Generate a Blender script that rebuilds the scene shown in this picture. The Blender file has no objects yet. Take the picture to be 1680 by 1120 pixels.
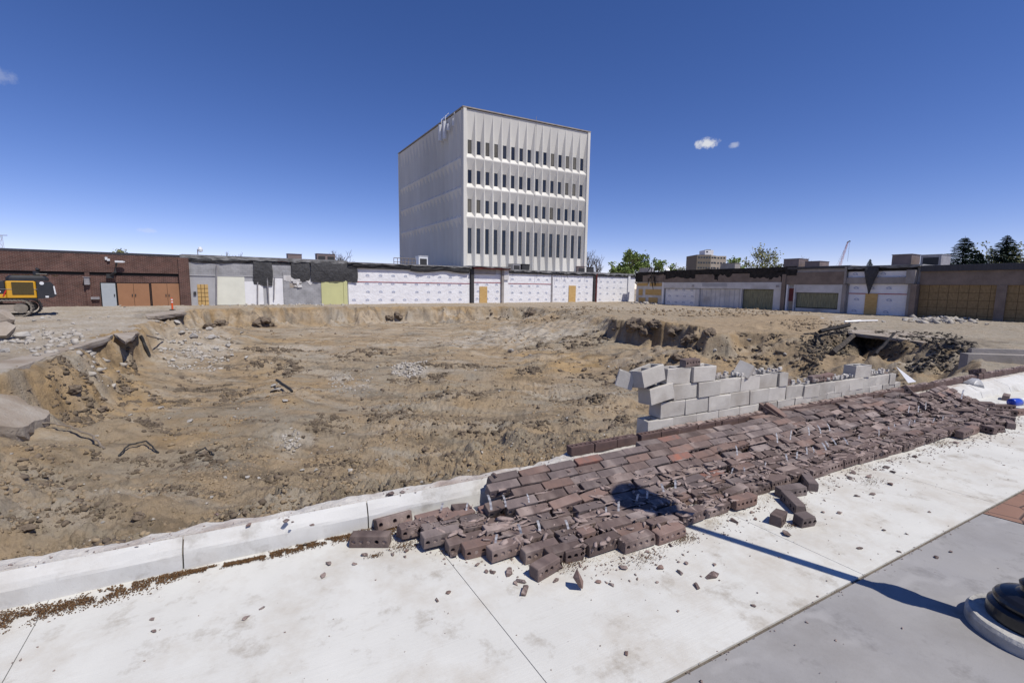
import bpy, math, random
import numpy as np
from mathutils import Vector, Matrix

scene = bpy.context.scene
COL = scene.collection
rnd = random.Random(7)

# ------------------------------------------------------------------ camera
F_PX, CAM_H = 747.0, 1.94
PITCH, ROLL = math.atan((560 - 471) / F_PX), 0.0125
_cp, _sp, _cr, _sr = math.cos(PITCH), math.sin(PITCH), math.cos(ROLL), math.sin(ROLL)
FW = np.array([0, _cp, -_sp]); _u0 = np.array([0, _sp, _cp]); _r0 = np.array([1.0, 0, 0])
RT = _cr * _r0 + _sr * _u0
UP = _cr * _u0 - _sr * _r0
CP = np.array([0, 0, CAM_H])
cam_d = bpy.data.cameras.new("camera")
cam_d.sensor_width = 36.0
cam_d.lens = F_PX / 1680 * 36.0
cam_d.clip_start = 0.1
cam_d.clip_end = 8000
cam = bpy.data.objects.new("camera", cam_d)
COL.objects.link(cam)
cam.matrix_world = Matrix(((RT[0], UP[0], -FW[0], CP[0]), (RT[1], UP[1], -FW[1], CP[1]), (RT[2], UP[2], -FW[2], CP[2]), (0, 0, 0, 1)))
scene.camera = cam

# ------------------------------------------------------------------ light, sky, exposure
SUN_EL = math.radians(58)
SUN_H = (0.788, -0.615)
sun_dir = Vector((SUN_H[0] * math.cos(SUN_EL), SUN_H[1] * math.cos(SUN_EL), math.sin(SUN_EL)))
sl = bpy.data.lights.new("sun", 'SUN')
sl.energy = 4.45
sl.angle = math.radians(0.5)
sl.color = (1.0, 0.945, 0.86)
sun = bpy.data.objects.new("sun", sl)
COL.objects.link(sun)
sun.rotation_euler = (-sun_dir).to_track_quat('-Z', 'Y').to_euler()

world = bpy.data.worlds.new("World")
scene.world = world
world.use_nodes = True
wn, wl = world.node_tree.nodes, world.node_tree.links
wn.clear()
w_out = wn.new('ShaderNodeOutputWorld')
w_bg = wn.new('ShaderNodeBackground')
w_sky = wn.new('ShaderNodeTexSky')
w_sky.sky_type = 'NISHITA'
w_sky.sun_disc = False
w_sky.sun_elevation = SUN_EL
w_sky.sun_rotation = math.atan2(SUN_H[0], SUN_H[1])
w_sky.altitude = 1400
w_sky.air_density = 0.74
w_sky.dust_density = 0.0
w_sky.ozone_density = 3.0
w_bg.inputs['Strength'].default_value = 0.105
wl.new(w_bg.outputs[0], w_out.inputs['Surface'])

scene.view_settings.view_transform = 'Standard'
scene.view_settings.look = 'None'
scene.view_settings.gamma = 1.0
scene.view_settings.exposure = 0.0
scene.view_settings.use_curve_mapping = False
scene.cycles.max_bounces = 6
scene.cycles.use_denoising = True
scene.cycles.denoiser = 'OPENIMAGEDENOISE'
scene.cycles.denoising_input_passes = 'RGB_ALBEDO_NORMAL'
scene.cycles.denoising_prefilter = 'ACCURATE'
scene.cycles.transparent_max_bounces = 8

# ------------------------------------------------------------------ geometry of the photograph
def ray(x, y):
    return FW + RT * (x - 840) / F_PX - UP * (y - 560) / F_PX

def at_z(x, y, z=0.0):
    d = ray(x, y)
    return CP + d * (z - CAM_H) / d[2]

def at_depth(x, y, dep):
    return CP + ray(x, y) * dep

def to_px(P):
    Q = np.asarray(P, float) - CP
    w = Q @ FW
    return 840 + F_PX * (Q @ RT) / w, 560 - F_PX * (Q @ UP) / w

# small clouds in the sky, by direction
tc = wn.new('ShaderNodeTexCoord')
w_tint = wn.new('ShaderNodeHueSaturation')
w_tint.inputs['Saturation'].default_value = 1.25
w_tint.inputs['Hue'].default_value = 0.511
w_tint.inputs['Value'].default_value = 1.15
wl.new(w_sky.outputs[0], w_tint.inputs['Color'])
w_mul = wn.new('ShaderNodeMix'); w_mul.data_type = 'RGBA'; w_mul.blend_type = 'MULTIPLY'
w_mul.inputs['Factor'].default_value = 1.0
w_mul.inputs['B'].default_value = (1.60, 1.14, 1.09, 1)
wl.new(w_tint.outputs[0], w_mul.inputs['A'])
cur = w_mul.outputs['Result']
nz = wn.new('ShaderNodeTexNoise')
nz.inputs['Scale'].default_value = 95
nz.inputs['Detail'].default_value = 6
nz.inputs['Roughness'].default_value = 0.6
wl.new(tc.outputs['Generated'], nz.inputs['Vector'])
for (cx, cy, rx, ry, amt) in ((1159, 235, 36, 16, .9), (1205, 238, 16, 9, .4), (2, 124, 34, 24, .2), (242, 378, 30, 9, .22)):
    d = ray(cx, cy); d = d / np.linalg.norm(d)
    k = abs(math.cos(math.atan2(cx - 840, F_PX)))
    sub = wn.new('ShaderNodeVectorMath'); sub.operation = 'SUBTRACT'
    sub.inputs[1].default_value = tuple(d)
    wl.new(tc.outputs['Generated'], sub.inputs[0])
    mul = wn.new('ShaderNodeVectorMath'); mul.operation = 'MULTIPLY'
    mul.inputs[1].default_value = (F_PX / k / rx, F_PX / k / rx, F_PX / k / ry)
    wl.new(sub.outputs[0], mul.inputs[0])
    ln = wn.new('ShaderNodeVectorMath'); ln.operation = 'LENGTH'
    wl.new(mul.outputs[0], ln.inputs[0])
    mr = wn.new('ShaderNodeMapRange'); mr.interpolation_type = 'SMOOTHSTEP'
    mr.inputs['From Min'].default_value = 1.1; mr.inputs['From Max'].default_value = 0.0
    wl.new(ln.outputs['Value'], mr.inputs['Value'])
    ms = wn.new('ShaderNodeMath'); ms.operation = 'MULTIPLY_ADD'
    wl.new(mr.outputs[0], ms.inputs[0]); ms.inputs[1].default_value = .95
    wl.new(nz.outputs['Fac'], ms.inputs[2])
    m2 = wn.new('ShaderNodeMapRange'); m2.interpolation_type = 'SMOOTHSTEP'
    m2.inputs['From Min'].default_value = 0.98; m2.inputs['From Max'].default_value = 1.45
    m2.inputs['To Max'].default_value = amt
    wl.new(ms.outputs[0], m2.inputs['Value'])
    mx = wn.new('ShaderNodeMix'); mx.data_type = 'RGBA'
    wl.new(m2.outputs[0], mx.inputs['Factor'])
    wl.new(cur, mx.inputs['A'])
    mx.inputs['B'].default_value = (7.2, 7.3, 7.6, 1)
    cur = mx.outputs['Result']
wl.new(cur, w_bg.inputs['Color'])

# ------------------------------------------------------------------ mesh helpers
class MB:
    """collects polygons, becomes ONE mesh object"""
    def __init__(self):
        self.v, self.f, self.m = [], [], []

    def add(self, vs, fs, mi=0):
        b = len(self.v)
        self.v += [tuple(float(c) for c in p) for p in vs]
        for q in fs:
            self.f.append(tuple(b + i for i in q)); self.m.append(mi)

    def box(self, x0, x1, y0, y1, z0, z1, mi=0, jit=0.0):
        vs = [(x, y, z) for z in (z0, z1) for y in (y0, y1) for x in (x0, x1)]
        if jit:
            vs = [(x + rnd.uniform(-jit, jit), y + rnd.uniform(-jit, jit), z + rnd.uniform(-jit, jit)) for x, y, z in vs]
        self.add(vs, ((0, 2, 3, 1), (4, 5, 7, 6), (0, 1, 5, 4), (2, 6, 7, 3), (0, 4, 6, 2), (1, 3, 7, 5)), mi)

    def tube(self, pts, rad, n=6, mi=0, cap=True):
        pts = [Vector(p) for p in pts]
        rads = rad if isinstance(rad, (list, tuple)) else [rad] * len(pts)
        rings = []
        for i, p in enumerate(pts):
            t = (pts[min(i + 1, len(pts) - 1)] - pts[max(i - 1, 0)])
            if t.length < 1e-9: t = Vector((0, 0, 1))
            t.normalize()
            a = Vector((0, 0, 1)) if abs(t.z) < 0.9 else Vector((1, 0, 0))
            e1 = t.cross(a).normalized(); e2 = t.cross(e1)
            rings.append([p + (e1 * math.cos(2 * math.pi * k / n) + e2 * math.sin(2 * math.pi * k / n)) * rads[i] for k in range(n)])
        vs = [v for r in rings for v in r]
        fs = []
        for i in range(len(pts) - 1):
            for k in range(n):
                k2 = (k + 1) % n
                fs.append((i * n + k, i * n + k2, (i + 1) * n + k2, (i + 1) * n + k))
        if cap:
            fs.append(tuple(range(n - 1, -1, -1)))
            fs.append(tuple(range((len(pts) - 1) * n, len(pts) * n)))
        self.add(vs, fs, mi)

    def lathe(self, prof, n=24, cx=0, cy=0, mi=0):
        vs, fs = [], []
        for r, z in prof:
            for k in range(n):
                a = 2 * math.pi * k / n
                vs.append((cx + r * math.cos(a), cy + r * math.sin(a), z))
        for i in range(len(prof) - 1):
            for k in range(n):
                k2 = (k + 1) % n
                fs.append((i * n + k, i * n + k2, (i + 1) * n + k2, (i + 1) * n + k))
        fs.append(tuple(range(n - 1, -1, -1)))
        fs.append(tuple(range((len(prof) - 1) * n, len(prof) * n)))
        self.add(vs, fs, mi)

    def prism(self, poly, axis_pt, thick, mi=0):
        """poly: list of 3D points (planar); extruded by the vector thick"""
        n = len(poly)
        t = Vector(thick)
        vs = [Vector(p) for p in poly] + [Vector(p) + t for p in poly]
        fs = [tuple(range(n - 1, -1, -1)), tuple(range(n, 2 * n))]
        for k in range(n):
            k2 = (k + 1) % n
            fs.append((k, k2, n + k2, n + k))
        self.add(vs, fs, mi)

    def merge(self, other, M=None, mi=None):
        b = len(self.v)
        if M is None: self.v += other.v
        else: self.v += [tuple(M @ Vector(p)) for p in other.v]
        for q, m in zip(other.f, other.m):
            self.f.append(tuple(b + i for i in q)); self.m.append(m if mi is None else mi)

    def mesh(self, name, mats, smooth=False):
        me = bpy.data.meshes.new(name)
        me.from_pydata(self.v, [], self.f)
        for m in (mats if isinstance(mats, (list, tuple)) else [mats]):
            me.materials.append(m)
        if any(self.m): me.polygons.foreach_set('material_index', self.m)
        if smooth: me.polygons.foreach_set('use_smooth', [True] * len(self.f))
        me.update()
        return me

    def build(self, name, mats, parent=None, loc=(0, 0, 0), rot=(0, 0, 0), smooth=False, rel=False):
        if rel and parent is not None:
            o = parent.location
            self.v = [(x - o.x, y - o.y, z - o.z) for x, y, z in self.v]
        return link(name, self.mesh(name, mats, smooth), parent, loc, rot)

def link(name, me, parent=None, loc=(0, 0, 0), rot=(0, 0, 0)):
    o = bpy.data.objects.new(name, me)
    COL.objects.link(o)
    o.location = loc
    o.rotation_euler = rot
    if parent is not None: o.parent = parent
    return o

def tag(o, label=None, cat=None, group=None, kind=None):
    if label: o['label'] = label
    if cat: o['category'] = cat
    if group: o['group'] = group
    if kind: o['kind'] = kind
    return o

def thing(name, label, cat, loc=(0, 0, 0), rz=0.0, group=None):
    o = link(name, None, None, loc, (0, 0, rz))
    o.empty_display_size = 0.1
    return tag(o, label, cat, group)

def copy_tree(root):
    r = root.copy(); COL.objects.link(r)
    for ch in root.children:
        c = ch.copy(); COL.objects.link(c); c.parent = r
        for g in ch.children:
            d = g.copy(); COL.objects.link(d); d.parent = c
    return r

# ------------------------------------------------------------------ materials
def mat(name, c1, c2=None, scale=3.0, rough=0.85, bump=0.0, bscale=40.0, metal=0.0, spec=0.3, rand=0.0, detail=8.0,
        contrast=(0.35, 0.65), stretch=(1, 1, 1), tint=None, c3=None, s3=0.6, spots=None):
    m = bpy.data.materials.new(name); m.use_nodes = True
    n, l = m.node_tree.nodes, m.node_tree.links
    b = n['Principled BSDF']
    b.inputs['Roughness'].default_value = rough
    b.inputs['Metallic'].default_value = metal
    b.inputs['Specular IOR Level'].default_value = spec
    t = n.new('ShaderNodeTexCoord')
    mp = n.new('ShaderNodeMapping'); mp.inputs['Scale'].default_value = stretch
    l.new(t.outputs['Object'], mp.inputs['Vector'])
    vec = mp.outputs[0]
    if rand:
        oi = n.new('ShaderNodeObjectInfo')
        mm = n.new('ShaderNodeMath'); mm.operation = 'MULTIPLY'; mm.inputs[1].default_value = 37.0
        l.new(oi.outputs['Random'], mm.inputs[0])
        av = n.new('ShaderNodeVectorMath'); av.operation = 'ADD'
        l.new(mp.outputs[0], av.inputs[0]); l.new(mm.outputs[0], av.inputs[1])
        vec = av.outputs[0]
    col = None
    if c2 is not None:
        ns = n.new('ShaderNodeTexNoise'); ns.inputs['Scale'].default_value = scale
        ns.inputs['Detail'].default_value = detail; ns.inputs['Roughness'].default_value = 0.62
        l.new(vec, ns.inputs['Vector'])
        mr = n.new('ShaderNodeMapRange')
        mr.inputs['From Min'].default_value, mr.inputs['From Max'].default_value = contrast
        l.new(ns.outputs['Fac'], mr.inputs['Value'])
        mx = n.new('ShaderNodeMix'); mx.data_type = 'RGBA'
        l.new(mr.outputs[0], mx.inputs['Factor'])
        mx.inputs['A'].default_value = (*c1, 1); mx.inputs['B'].default_value = (*c2, 1)
        col = mx.outputs['Result']
    if c3 is not None:
        n3 = n.new('ShaderNodeTexNoise'); n3.inputs['Scale'].default_value = s3
        n3.inputs['Detail'].default_value = 6
        l.new(vec, n3.inputs['Vector'])
        r3 = n.new('ShaderNodeMapRange'); r3.inputs['From Min'].default_value = 0.5; r3.inputs['From Max'].default_value = 0.75
        l.new(n3.outputs['Fac'], r3.inputs['Value'])
        x3 = n.new('ShaderNodeMix'); x3.data_type = 'RGBA'
        l.new(r3.outputs[0], x3.inputs['Factor'])
        if col is not None: l.new(col, x3.inputs['A'])
        else: x3.inputs['A'].default_value = (*c1, 1)
        x3.inputs['B'].default_value = (*c3, 1)
        col = x3.outputs['Result']
    if rand:
        hs = n.new('ShaderNodeHueSaturation')
        rr = n.new('ShaderNodeMapRange')
        rr.inputs['To Min'].default_value, rr.inputs['To Max'].default_value = 1 - rand, 1 + rand
        l.new(oi.outputs['Random'], rr.inputs['Value'])
        l.new(rr.outputs[0], hs.inputs['Value'])
        if col is not None: l.new(col, hs.inputs['Color'])
        else: hs.inputs['Color'].default_value = (*c1, 1)
        col = hs.outputs[0]
    if col is not None: l.new(col, b.inputs['Base Color'])
    else: b.inputs['Base Color'].default_value = (*c1, 1)
    if bump:
        nb = n.new('ShaderNodeTexNoise'); nb.inputs['Scale'].default_value = bscale; nb.inputs['Detail'].default_value = 6
        nb.inputs['Roughness'].default_value = 0.65
        l.new(vec, nb.inputs['Vector'])
        bp = n.new('ShaderNodeBump'); bp.inputs['Strength'].default_value = bump; bp.inputs['Distance'].default_value = 1.0 / bscale
        l.new(nb.outputs['Fac'], bp.inputs['Height'])
        l.new(bp.outputs[0], b.inputs['Normal'])
    return m

def brick_wall_mat(name, ca, cb, mortar, bw, bh, mw):
    m = bpy.data.materials.new(name); m.use_nodes = True
    n, l = m.node_tree.nodes, m.node_tree.links
    b = n['Principled BSDF']; b.inputs['Roughness'].default_value = 0.9; b.inputs['Specular IOR Level'].default_value = 0.2
    t = n.new('ShaderNodeTexCoord'); sx = n.new('ShaderNodeSeparateXYZ'); cx = n.new('ShaderNodeCombineXYZ')
    ad = n.new('ShaderNodeMath'); ad.operation = 'ADD'
    l.new(t.outputs['Object'], sx.inputs[0])
    l.new(sx.outputs['X'], ad.inputs[0]); l.new(sx.outputs['Y'], ad.inputs[1])
    l.new(ad.outputs[0], cx.inputs[0]); l.new(sx.outputs['Z'], cx.inputs[1])
    br = n.new('ShaderNodeTexBrick')
    br.inputs['Scale'].default_value = 1.0
    br.inputs['Brick Width'].default_value = bw; br.inputs['Row Height'].default_value = bh
    br.inputs['Mortar Size'].default_value = mw; br.inputs['Mortar Smooth'].default_value = 0.1
    br.inputs['Color1'].default_value = (*ca, 1); br.inputs['Color2'].default_value = (*cb, 1); br.inputs['Mortar'].default_value = (*mortar, 1)
    l.new(cx.outputs[0], br.inputs['Vector'])
    ns = n.new('ShaderNodeTexNoise'); ns.inputs['Scale'].default_value = 1.3; ns.inputs['Detail'].default_value = 8
    l.new(t.outputs['Object'], ns.inputs['Vector'])
    mr = n.new('ShaderNodeMapRange'); mr.inputs['From Min'].default_value = 0.3; mr.inputs['From Max'].default_value = 0.7
    mr.inputs['To Min'].default_value = 0.75; mr.inputs['To Max'].default_value = 1.2
    l.new(ns.outputs['Fac'], mr.inputs['Value'])
    hs = n.new('ShaderNodeHueSaturation')
    l.new(mr.outputs[0], hs.inputs['Value']); l.new(br.outputs['Color'], hs.inputs['Color'])
    l.new(hs.outputs[0], b.inputs['Base Color'])
    bp = n.new('ShaderNodeBump'); bp.inputs['Strength'].default_value = 0.5; bp.inputs['Distance'].default_value = 0.01; bp.invert = True
    l.new(br.outputs['Fac'], bp.inputs['Height']); l.new(bp.outputs[0], b.inputs['Normal'])
    return m

M = {}
M['brickwall'] = brick_wall_mat('brown_brick_wall', (.120, .056, .044), (.078, .038, .032), (.19, .145, .125), .30, .10, .012)
M['cmu'] = brick_wall_mat('grey_block_wall', (.34, .34, .35), (.30, .30, .31), (.25, .25, .25), .40, .20, .010)
M['cmu_cream'] = brick_wall_mat('beige_block_wall', (.50, .49, .44), (.47, .46, .42), (.40, .39, .36), .40, .20, .008)
M['wrap'] = mat('white_house_wrap', (.78, .78, .79), (.70, .70, .72), scale=1.2, rough=.55, bump=.25, bscale=3)
M['print'] = mat('blue_print', (.36, .40, .52), (.44, .47, .56), scale=4, rough=.6)
M['tape'] = mat('red_tape', (.35, .06, .06), rough=.5)
M['cream'] = mat('cream_paint', (.70, .70, .60), (.63, .63, .54), scale=.8, rough=.7)
M['white'] = mat('white_paint', (.76, .76, .76), (.68, .68, .69), scale=1.0, rough=.6)
M['offwhite'] = mat('dusty_white_panel', (.62, .61, .60), (.50, .49, .48), scale=.9, rough=.7, c3=(.33, .31, .29), s3=.5)
M['greypaint'] = mat('grey_paint', (.40, .40, .41), (.34, .34, .35), scale=.9, rough=.75)
M['greylight'] = mat('light_grey_paint', (.50, .50, .51), (.42, .42, .43), scale=.8, rough=.75)
M['lime'] = mat('lime_green_paint', (.54, .54, .27), (.49, .49, .25), scale=.7, rough=.7)
M['ply'] = mat('plywood', (.56, .38, .16), (.44, .28, .10), scale=2.0, rough=.75, stretch=(1, 1, 6))
M['osb'] = mat('strand_board', (.31, .215, .105), (.19, .13, .06), scale=5.0, rough=.8, stretch=(1.6, 1, .8), contrast=(.3, .7))
M['osbdark'] = mat('board_seam', (.07, .045, .02), rough=.9)
M['olive'] = mat('glassed_curtain', (.26, .25, .15), (.12, .12, .075), scale=1.4, rough=.4, stretch=(8, 1, 1))
M['tan_door'] = mat('tan_door_paint', (.33, .17, .09), (.29, .15, .08), scale=1.0, rough=.6)
M['steel_door'] = mat('grey_steel_door', (.40, .43, .45), (.35, .38, .40), scale=1.0, rough=.5)
M['black'] = mat('black_membrane', (.022, .022, .024), (.05, .05, .052), scale=2.5, rough=.7, bump=.3, bscale=6)
M['tarp'] = mat('black_tarp', (.035, .035, .037), (.065, .065, .068), scale=2.0, rough=.65, bump=.5, bscale=4)
M['char'] = mat('charred', (.010, .010, .010), (.035, .030, .028), scale=2.5, rough=.9, bump=.4, bscale=8)
M['fascia'] = mat('dark_metal_fascia', (.055, .055, .062), (.04, .04, .046), scale=1.5, rough=.5, stretch=(6, 1, .3))
M['membrane'] = mat('roofing_edge', (.30, .30, .30), (.07, .07, .07), scale=1.5, rough=.8, stretch=(1, 1, 3))
M['band'] = mat('exposed_aggregate_panel', (.24, .19, .155), (.17, .135, .11), scale=1.4, rough=.95, bump=.4, bscale=30)
M['pillar'] = mat('grey_concrete_pillar', (.34, .31, .29), (.25, .23, .21), scale=1.2, rough=.9, bump=.3, bscale=20)
M['redsteel'] = mat('red_primer_steel', (.17, .035, .03), (.11, .03, .028), scale=3, rough=.7)
M['darkgap'] = mat('dark_interior_and_shade', (.012, .012, .013), rough=1)  # also paints the shade band of the brick building
M['roof'] = mat('roof_membrane', (.28, .28, .28), (.2, .2, .2), scale=.5, rough=.9)
M['galv'] = mat('galvanised_metal', (.38, .37, .37), (.27, .25, .25), scale=1.5, rough=.5, metal=.3)
M['ductbrown'] = mat('weathered_duct', (.22, .17, .16), (.15, .12, .115), scale=1.2, rough=.7)
M['duct_dark'] = mat('dark_grille', (.04, .04, .042), rough=.7)
M['whitemetal'] = mat('white_metal', (.72, .73, .74), (.60, .61, .62), scale=6, rough=.4, spec=.5)
M['orange'] = mat('safety_orange', (.75, .10, .02), (.62, .08, .02), scale=4, rough=.5)
M['precast'] = mat('white_precast_concrete', (.68, .665, .615), (.61, .595, .55), scale=.35, rough=.9, c3=(.53, .515, .475), s3=.12, stretch=(1, 1, .3))
M['glass'] = mat('dark_glass', (.012, .014, .018), (.03, .032, .035), scale=.5, rough=.08, spec=.6, rand=.5)
M['blind'] = mat('window_blind', (.10, .095, .08), (.14, .13, .11), scale=1, rough=.5, rand=.3)
M['leadgrey'] = mat('roof_coping', (.36, .32, .27), (.26, .23, .20), scale=2, rough=.7)
M['bark'] = mat('bark', (.10, .08, .065), (.06, .05, .042), scale=6, rough=.95)
M['leaf'] = mat('spring_leaves', (.21, .27, .08), (.13, .19, .05), scale=1.2, rough=.7, contrast=(.4, .6))
M['leaf2'] = mat('olive_spring_leaves', (.27, .27, .11), (.18, .19, .07), scale=1.2, rough=.7, contrast=(.4, .6))
M['needle'] = mat('spruce_needles', (.022, .045, .030), (.012, .026, .018), scale=2, rough=.8)
M['concrete'] = mat('broken_concrete', (.46, .44, .41), (.34, .32, .29), scale=4, rough=.95, bump=.5, bscale=25, rand=.15)
M['slab'] = mat('dirty_concrete_slab', (.30, .25, .20), (.38, .34, .29), scale=1.6, rough=.95, bump=.5, bscale=14, c3=(.22, .17, .12), s3=1.0)
M['block'] = mat('grey_concrete_block', (.50, .475, .43), (.43, .405, .365), scale=5, rough=.95, bump=.35, bscale=60, rand=.13, c3=(.34, .31, .27), s3=3.0)
M['mortar'] = mat('broken_mortar', (.34, .265, .235), (.235, .18, .16), scale=8, rough=.95, bump=.5, bscale=50, rand=.15)
M['ledgebrick'] = mat('kerb_course_brick', (.125, .080, .070), (.085, .056, .052), scale=7, rough=.85, bump=.3, bscale=60, c3=(.15, .11, .10), s3=3)
M['tie'] = mat('galvanised_wall_tie', (.62, .62, .62), (.55, .55, .56), scale=20, rough=.45, metal=.2)
M['excav_yellow'] = mat('machine_yellow', (.62, .33, .02), (.55, .29, .02), scale=1, rough=.35, spec=.5)
M['excav_black'] = mat('machine_black', (.018, .019, .022), (.028, .029, .032), scale=2, rough=.45, spec=.5)
M['excav_grille'] = mat('dusty_grille', (.085, .062, .022), (.06, .045, .018), scale=20, rough=.7)
M['red'] = mat('red_paint', (.45, .03, .02), rough=.5)
M['trackmetal'] = mat('dusty_track_steel', (.27, .24, .20), (.17, .15, .125), scale=3, rough=.8)
M['lampblack'] = mat('black_lamp_paint', (.008, .008, .010), (.014, .014, .016), scale=3, rough=.28, spec=.6)
M['lampglass'] = mat('milky_lamp_globe', (.75, .75, .72), rough=.2, spec=.5)
M['cable'] = mat('black_cable', (.03, .03, .03), rough=.6)
M['pipe_tan'] = mat('dusty_pipe', (.25, .21, .17), (.19, .16, .13), scale=5, rough=.8)
M['pvc'] = mat('white_board', (.80, .80, .80), rough=.4)
M['bud'] = mat('brown_maple_buds', (.19, .105, .045), (.10, .055, .025), scale=40, rough=.9, rand=.2)
M['clod'] = mat('dirt_clods', (.31, .24, .158), (.19, .145, .098), scale=.8, rough=1.0, c3=(.30, .205, .11), s3=.25)
M['burnt'] = mat('burnt_debris', (.030, .027, .024), (.095, .080, .066), scale=5, rough=.95)
M['plastic'] = mat('blue_plastic', (.02, .06, .42), rough=.3, spec=.5)
M['bag'] = mat('grey_plastic_film', (.42, .42, .42), (.28, .28, .28), scale=12, rough=.35, spec=.5)
M['strip'] = mat('purple_grey_gravel', (.30, .26, .24), (.19, .17, .16), scale=30, rough=1)

def brick_mat(name, c1, c2, c3, rand):
    return mat(name, c1, c2, scale=5, rough=.82, bump=.3, bscale=70, rand=rand, c3=c3, s3=2.2, stretch=(2.2, 1, 1))
BRICKM = [brick_mat('brown_brick', (.160, .116, .102), (.108, .079, .072), (.33, .265, .235), .24),
          brick_mat('purple_brown_brick', (.165, .130, .122), (.120, .095, .091), (.32, .265, .24), .18),
          brick_mat('reddish_brick', (.215, .138, .112), (.160, .112, .098), (.28, .205, .175), .16),
          brick_mat('orange_flashed_brick', (.30, .125, .085), (.17, .118, .105), (.17, .12, .11), .1)]

# ------------------------------------------------------------------ the ground: noise, pit shape, soil
def _perm(seed):
    r = np.random.RandomState(seed)
    p = r.permutation(256)
    a = r.rand(256) * 2 * np.pi
    return np.concatenate([p, p]), np.cos(a), np.sin(a)
_P = {}
def pnoise(x, y, seed=0):
    if seed not in _P: _P[seed] = _perm(seed)
    p, gx, gy = _P[seed]
    xi = np.floor(x).astype(np.int64); yi = np.floor(y).astype(np.int64)
    xf = x - xi; yf = y - yi
    u = xf * xf * xf * (xf * (xf * 6 - 15) + 10); v = yf * yf * yf * (yf * (yf * 6 - 15) + 10)
    X = xi & 255; Y = yi & 255; X1 = (X + 1) & 255; Y1 = (Y + 1) & 255
    def g(a, b, dx, dy):
        h = p[p[a] + b]
        return gx[h] * dx + gy[h] * dy
    n00 = g(X, Y, xf, yf); n10 = g(X1, Y, xf - 1, yf); n01 = g(X, Y1, xf, yf - 1); n11 = g(X1, Y1, xf - 1, yf - 1)
    a = n00 + u * (n10 - n00); b = n01 + u * (n11 - n01)
    return (a + v * (b - a)) * 1.5

def fbm(x, y, sc, octs=4, seed=0, gain=0.5):
    s = 0.0; a = 1.0; f = 1.0 / sc
    for o in range(octs):
        s = s + a * pnoise(x * f + 17.3 * o, y * f - 9.1 * o, seed + o)
        a *= gain; f *= 2.03
    return s

_W = {}
def clods(x, y, cell, seed, pres=.5, k=.62):
    """half buried lumps: one per cell at most"""
    if seed not in _W:
        r = np.random.RandomState(seed)
        p = r.permutation(256)
        _W[seed] = (np.concatenate([p, p]), r.rand(256), r.rand(256), .22 + .38 * r.rand(256) ** 1.5, r.rand(256))
    p, cx, cy, rr_, pp = _W[seed]
    xs, ys = x / cell, y / cell
    wxx = .16 * pnoise(xs * 2.7, ys * 2.7, seed + 1); wyy = .16 * pnoise(xs * 2.7 + 31, ys * 2.7, seed + 1)
    xs, ys = xs + wxx, ys + wyy
    xi = np.floor(xs).astype(np.int64); yi = np.floor(ys).astype(np.int64)
    out = np.zeros(np.shape(xs))
    for dx in (-1, 0, 1):
        for dy in (-1, 0, 1):
            h = p[p[(xi + dx) & 255] + ((yi + dy) & 255)]
            d2 = (xs - xi - dx - cx[h]) ** 2 + (ys - yi - dy - cy[h]) ** 2
            r = rr_[h]
            v = np.sqrt(np.maximum(1 - d2 / (r * r), 0)) * r * k * cell
            out = np.maximum(out, np.where(pp[h] < pres, v, 0))
    return out

def sstep(a, b, x):
    t = np.clip((x - a) / (b - a), 0, 1)
    return t * t * (3 - 2 * t)

# kerb frame: s along the kerb, t out over the pavement, z up
K_ANG = math.radians(27.0)
KU = np.array([math.cos(K_ANG), math.sin(K_ANG)]); KN = np.array([math.sin(K_ANG), -math.cos(K_ANG)])
KO = np.array([-1.15, 3.44])
def kw(s, t, z=0.0):
    p = KO + KU * s + KN * t
    return (float(p[0]), float(p[1]), float(z))
def ks(x, y):
    return (x - KO[0]) * KU[0] + (y - KO[1]) * KU[1], (x - KO[0]) * KN[0] + (y - KO[1]) * KN[1]
def px_st(x, y, z=0.0):
    p = at_z(x, y, z)
    s, t = ks(p[0], p[1]); return float(s), float(t)

G0 = -0.15                                     # level of the old plaza round the pit
#        px   py   steep share, steep width, total width, lip level
LIPS = [(-260, 700, .5, .6, 3.0, G0), (-60, 622, .6, .6, 2.6, G0), (0, 604, .55, .8, 2.6, G0), (60, 590, .55, .9, 2.8, G0), (130, 572, .55, .8, 2.8, G0),
        (185, 553, .6, .5, 3.0, G0), (226, 537, .8, .3, 3.0, G0), (236, 528, .2, .8, 7.0, G0), (250, 517, .35, .6, 6.0, G0), (305, 508, .75, .5, 4.0, G0),
        (400, 505.5, .88, 1.0, 3.0, G0), (520, 503.5, .88, 1.2, 3.0, G0), (700, 502.5, .85, 1.0, 3.5, G0), (850, 502.5, .7, 1.0, 5.0, G0),
        (915, 506, .2, 1.2, 11.0, G0), (975, 513, .1, 1.5, 12.0, G0), (1012, 522, .4, .5, 9.0, G0 + .15), (1040, 525, .72, .28, 7.0, G0 + .28), (1090, 526, .72, .28, 7.0, G0 + .28),
        (1125, 532, .62, .3, 6.0, G0 + .2), (1165, 549, .6, .3, 6.0, G0 + .05), (1235, 547, .3, .8, 7.0, G0), (1300, 551, .3, .8, 6.0, G0),
        (1350, 548, .3, .5, 5.0, G0), (1392, 542, .5, .3, 4.0, G0), (1450, 551, .55, .5, 3.0, G0), (1520, 562, .55, .6, 3.0, G0), (1590, 577, .6, .4, 3.0, G0), (1650, 586, .7, .3, 3.0, G0)]
PITP = []
for (x, y, c, w1, w2, z) in LIPS:
    p = at_z(x, y, z)
    PITP.append((p[0], p[1], c, w1, w2, z))
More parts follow.
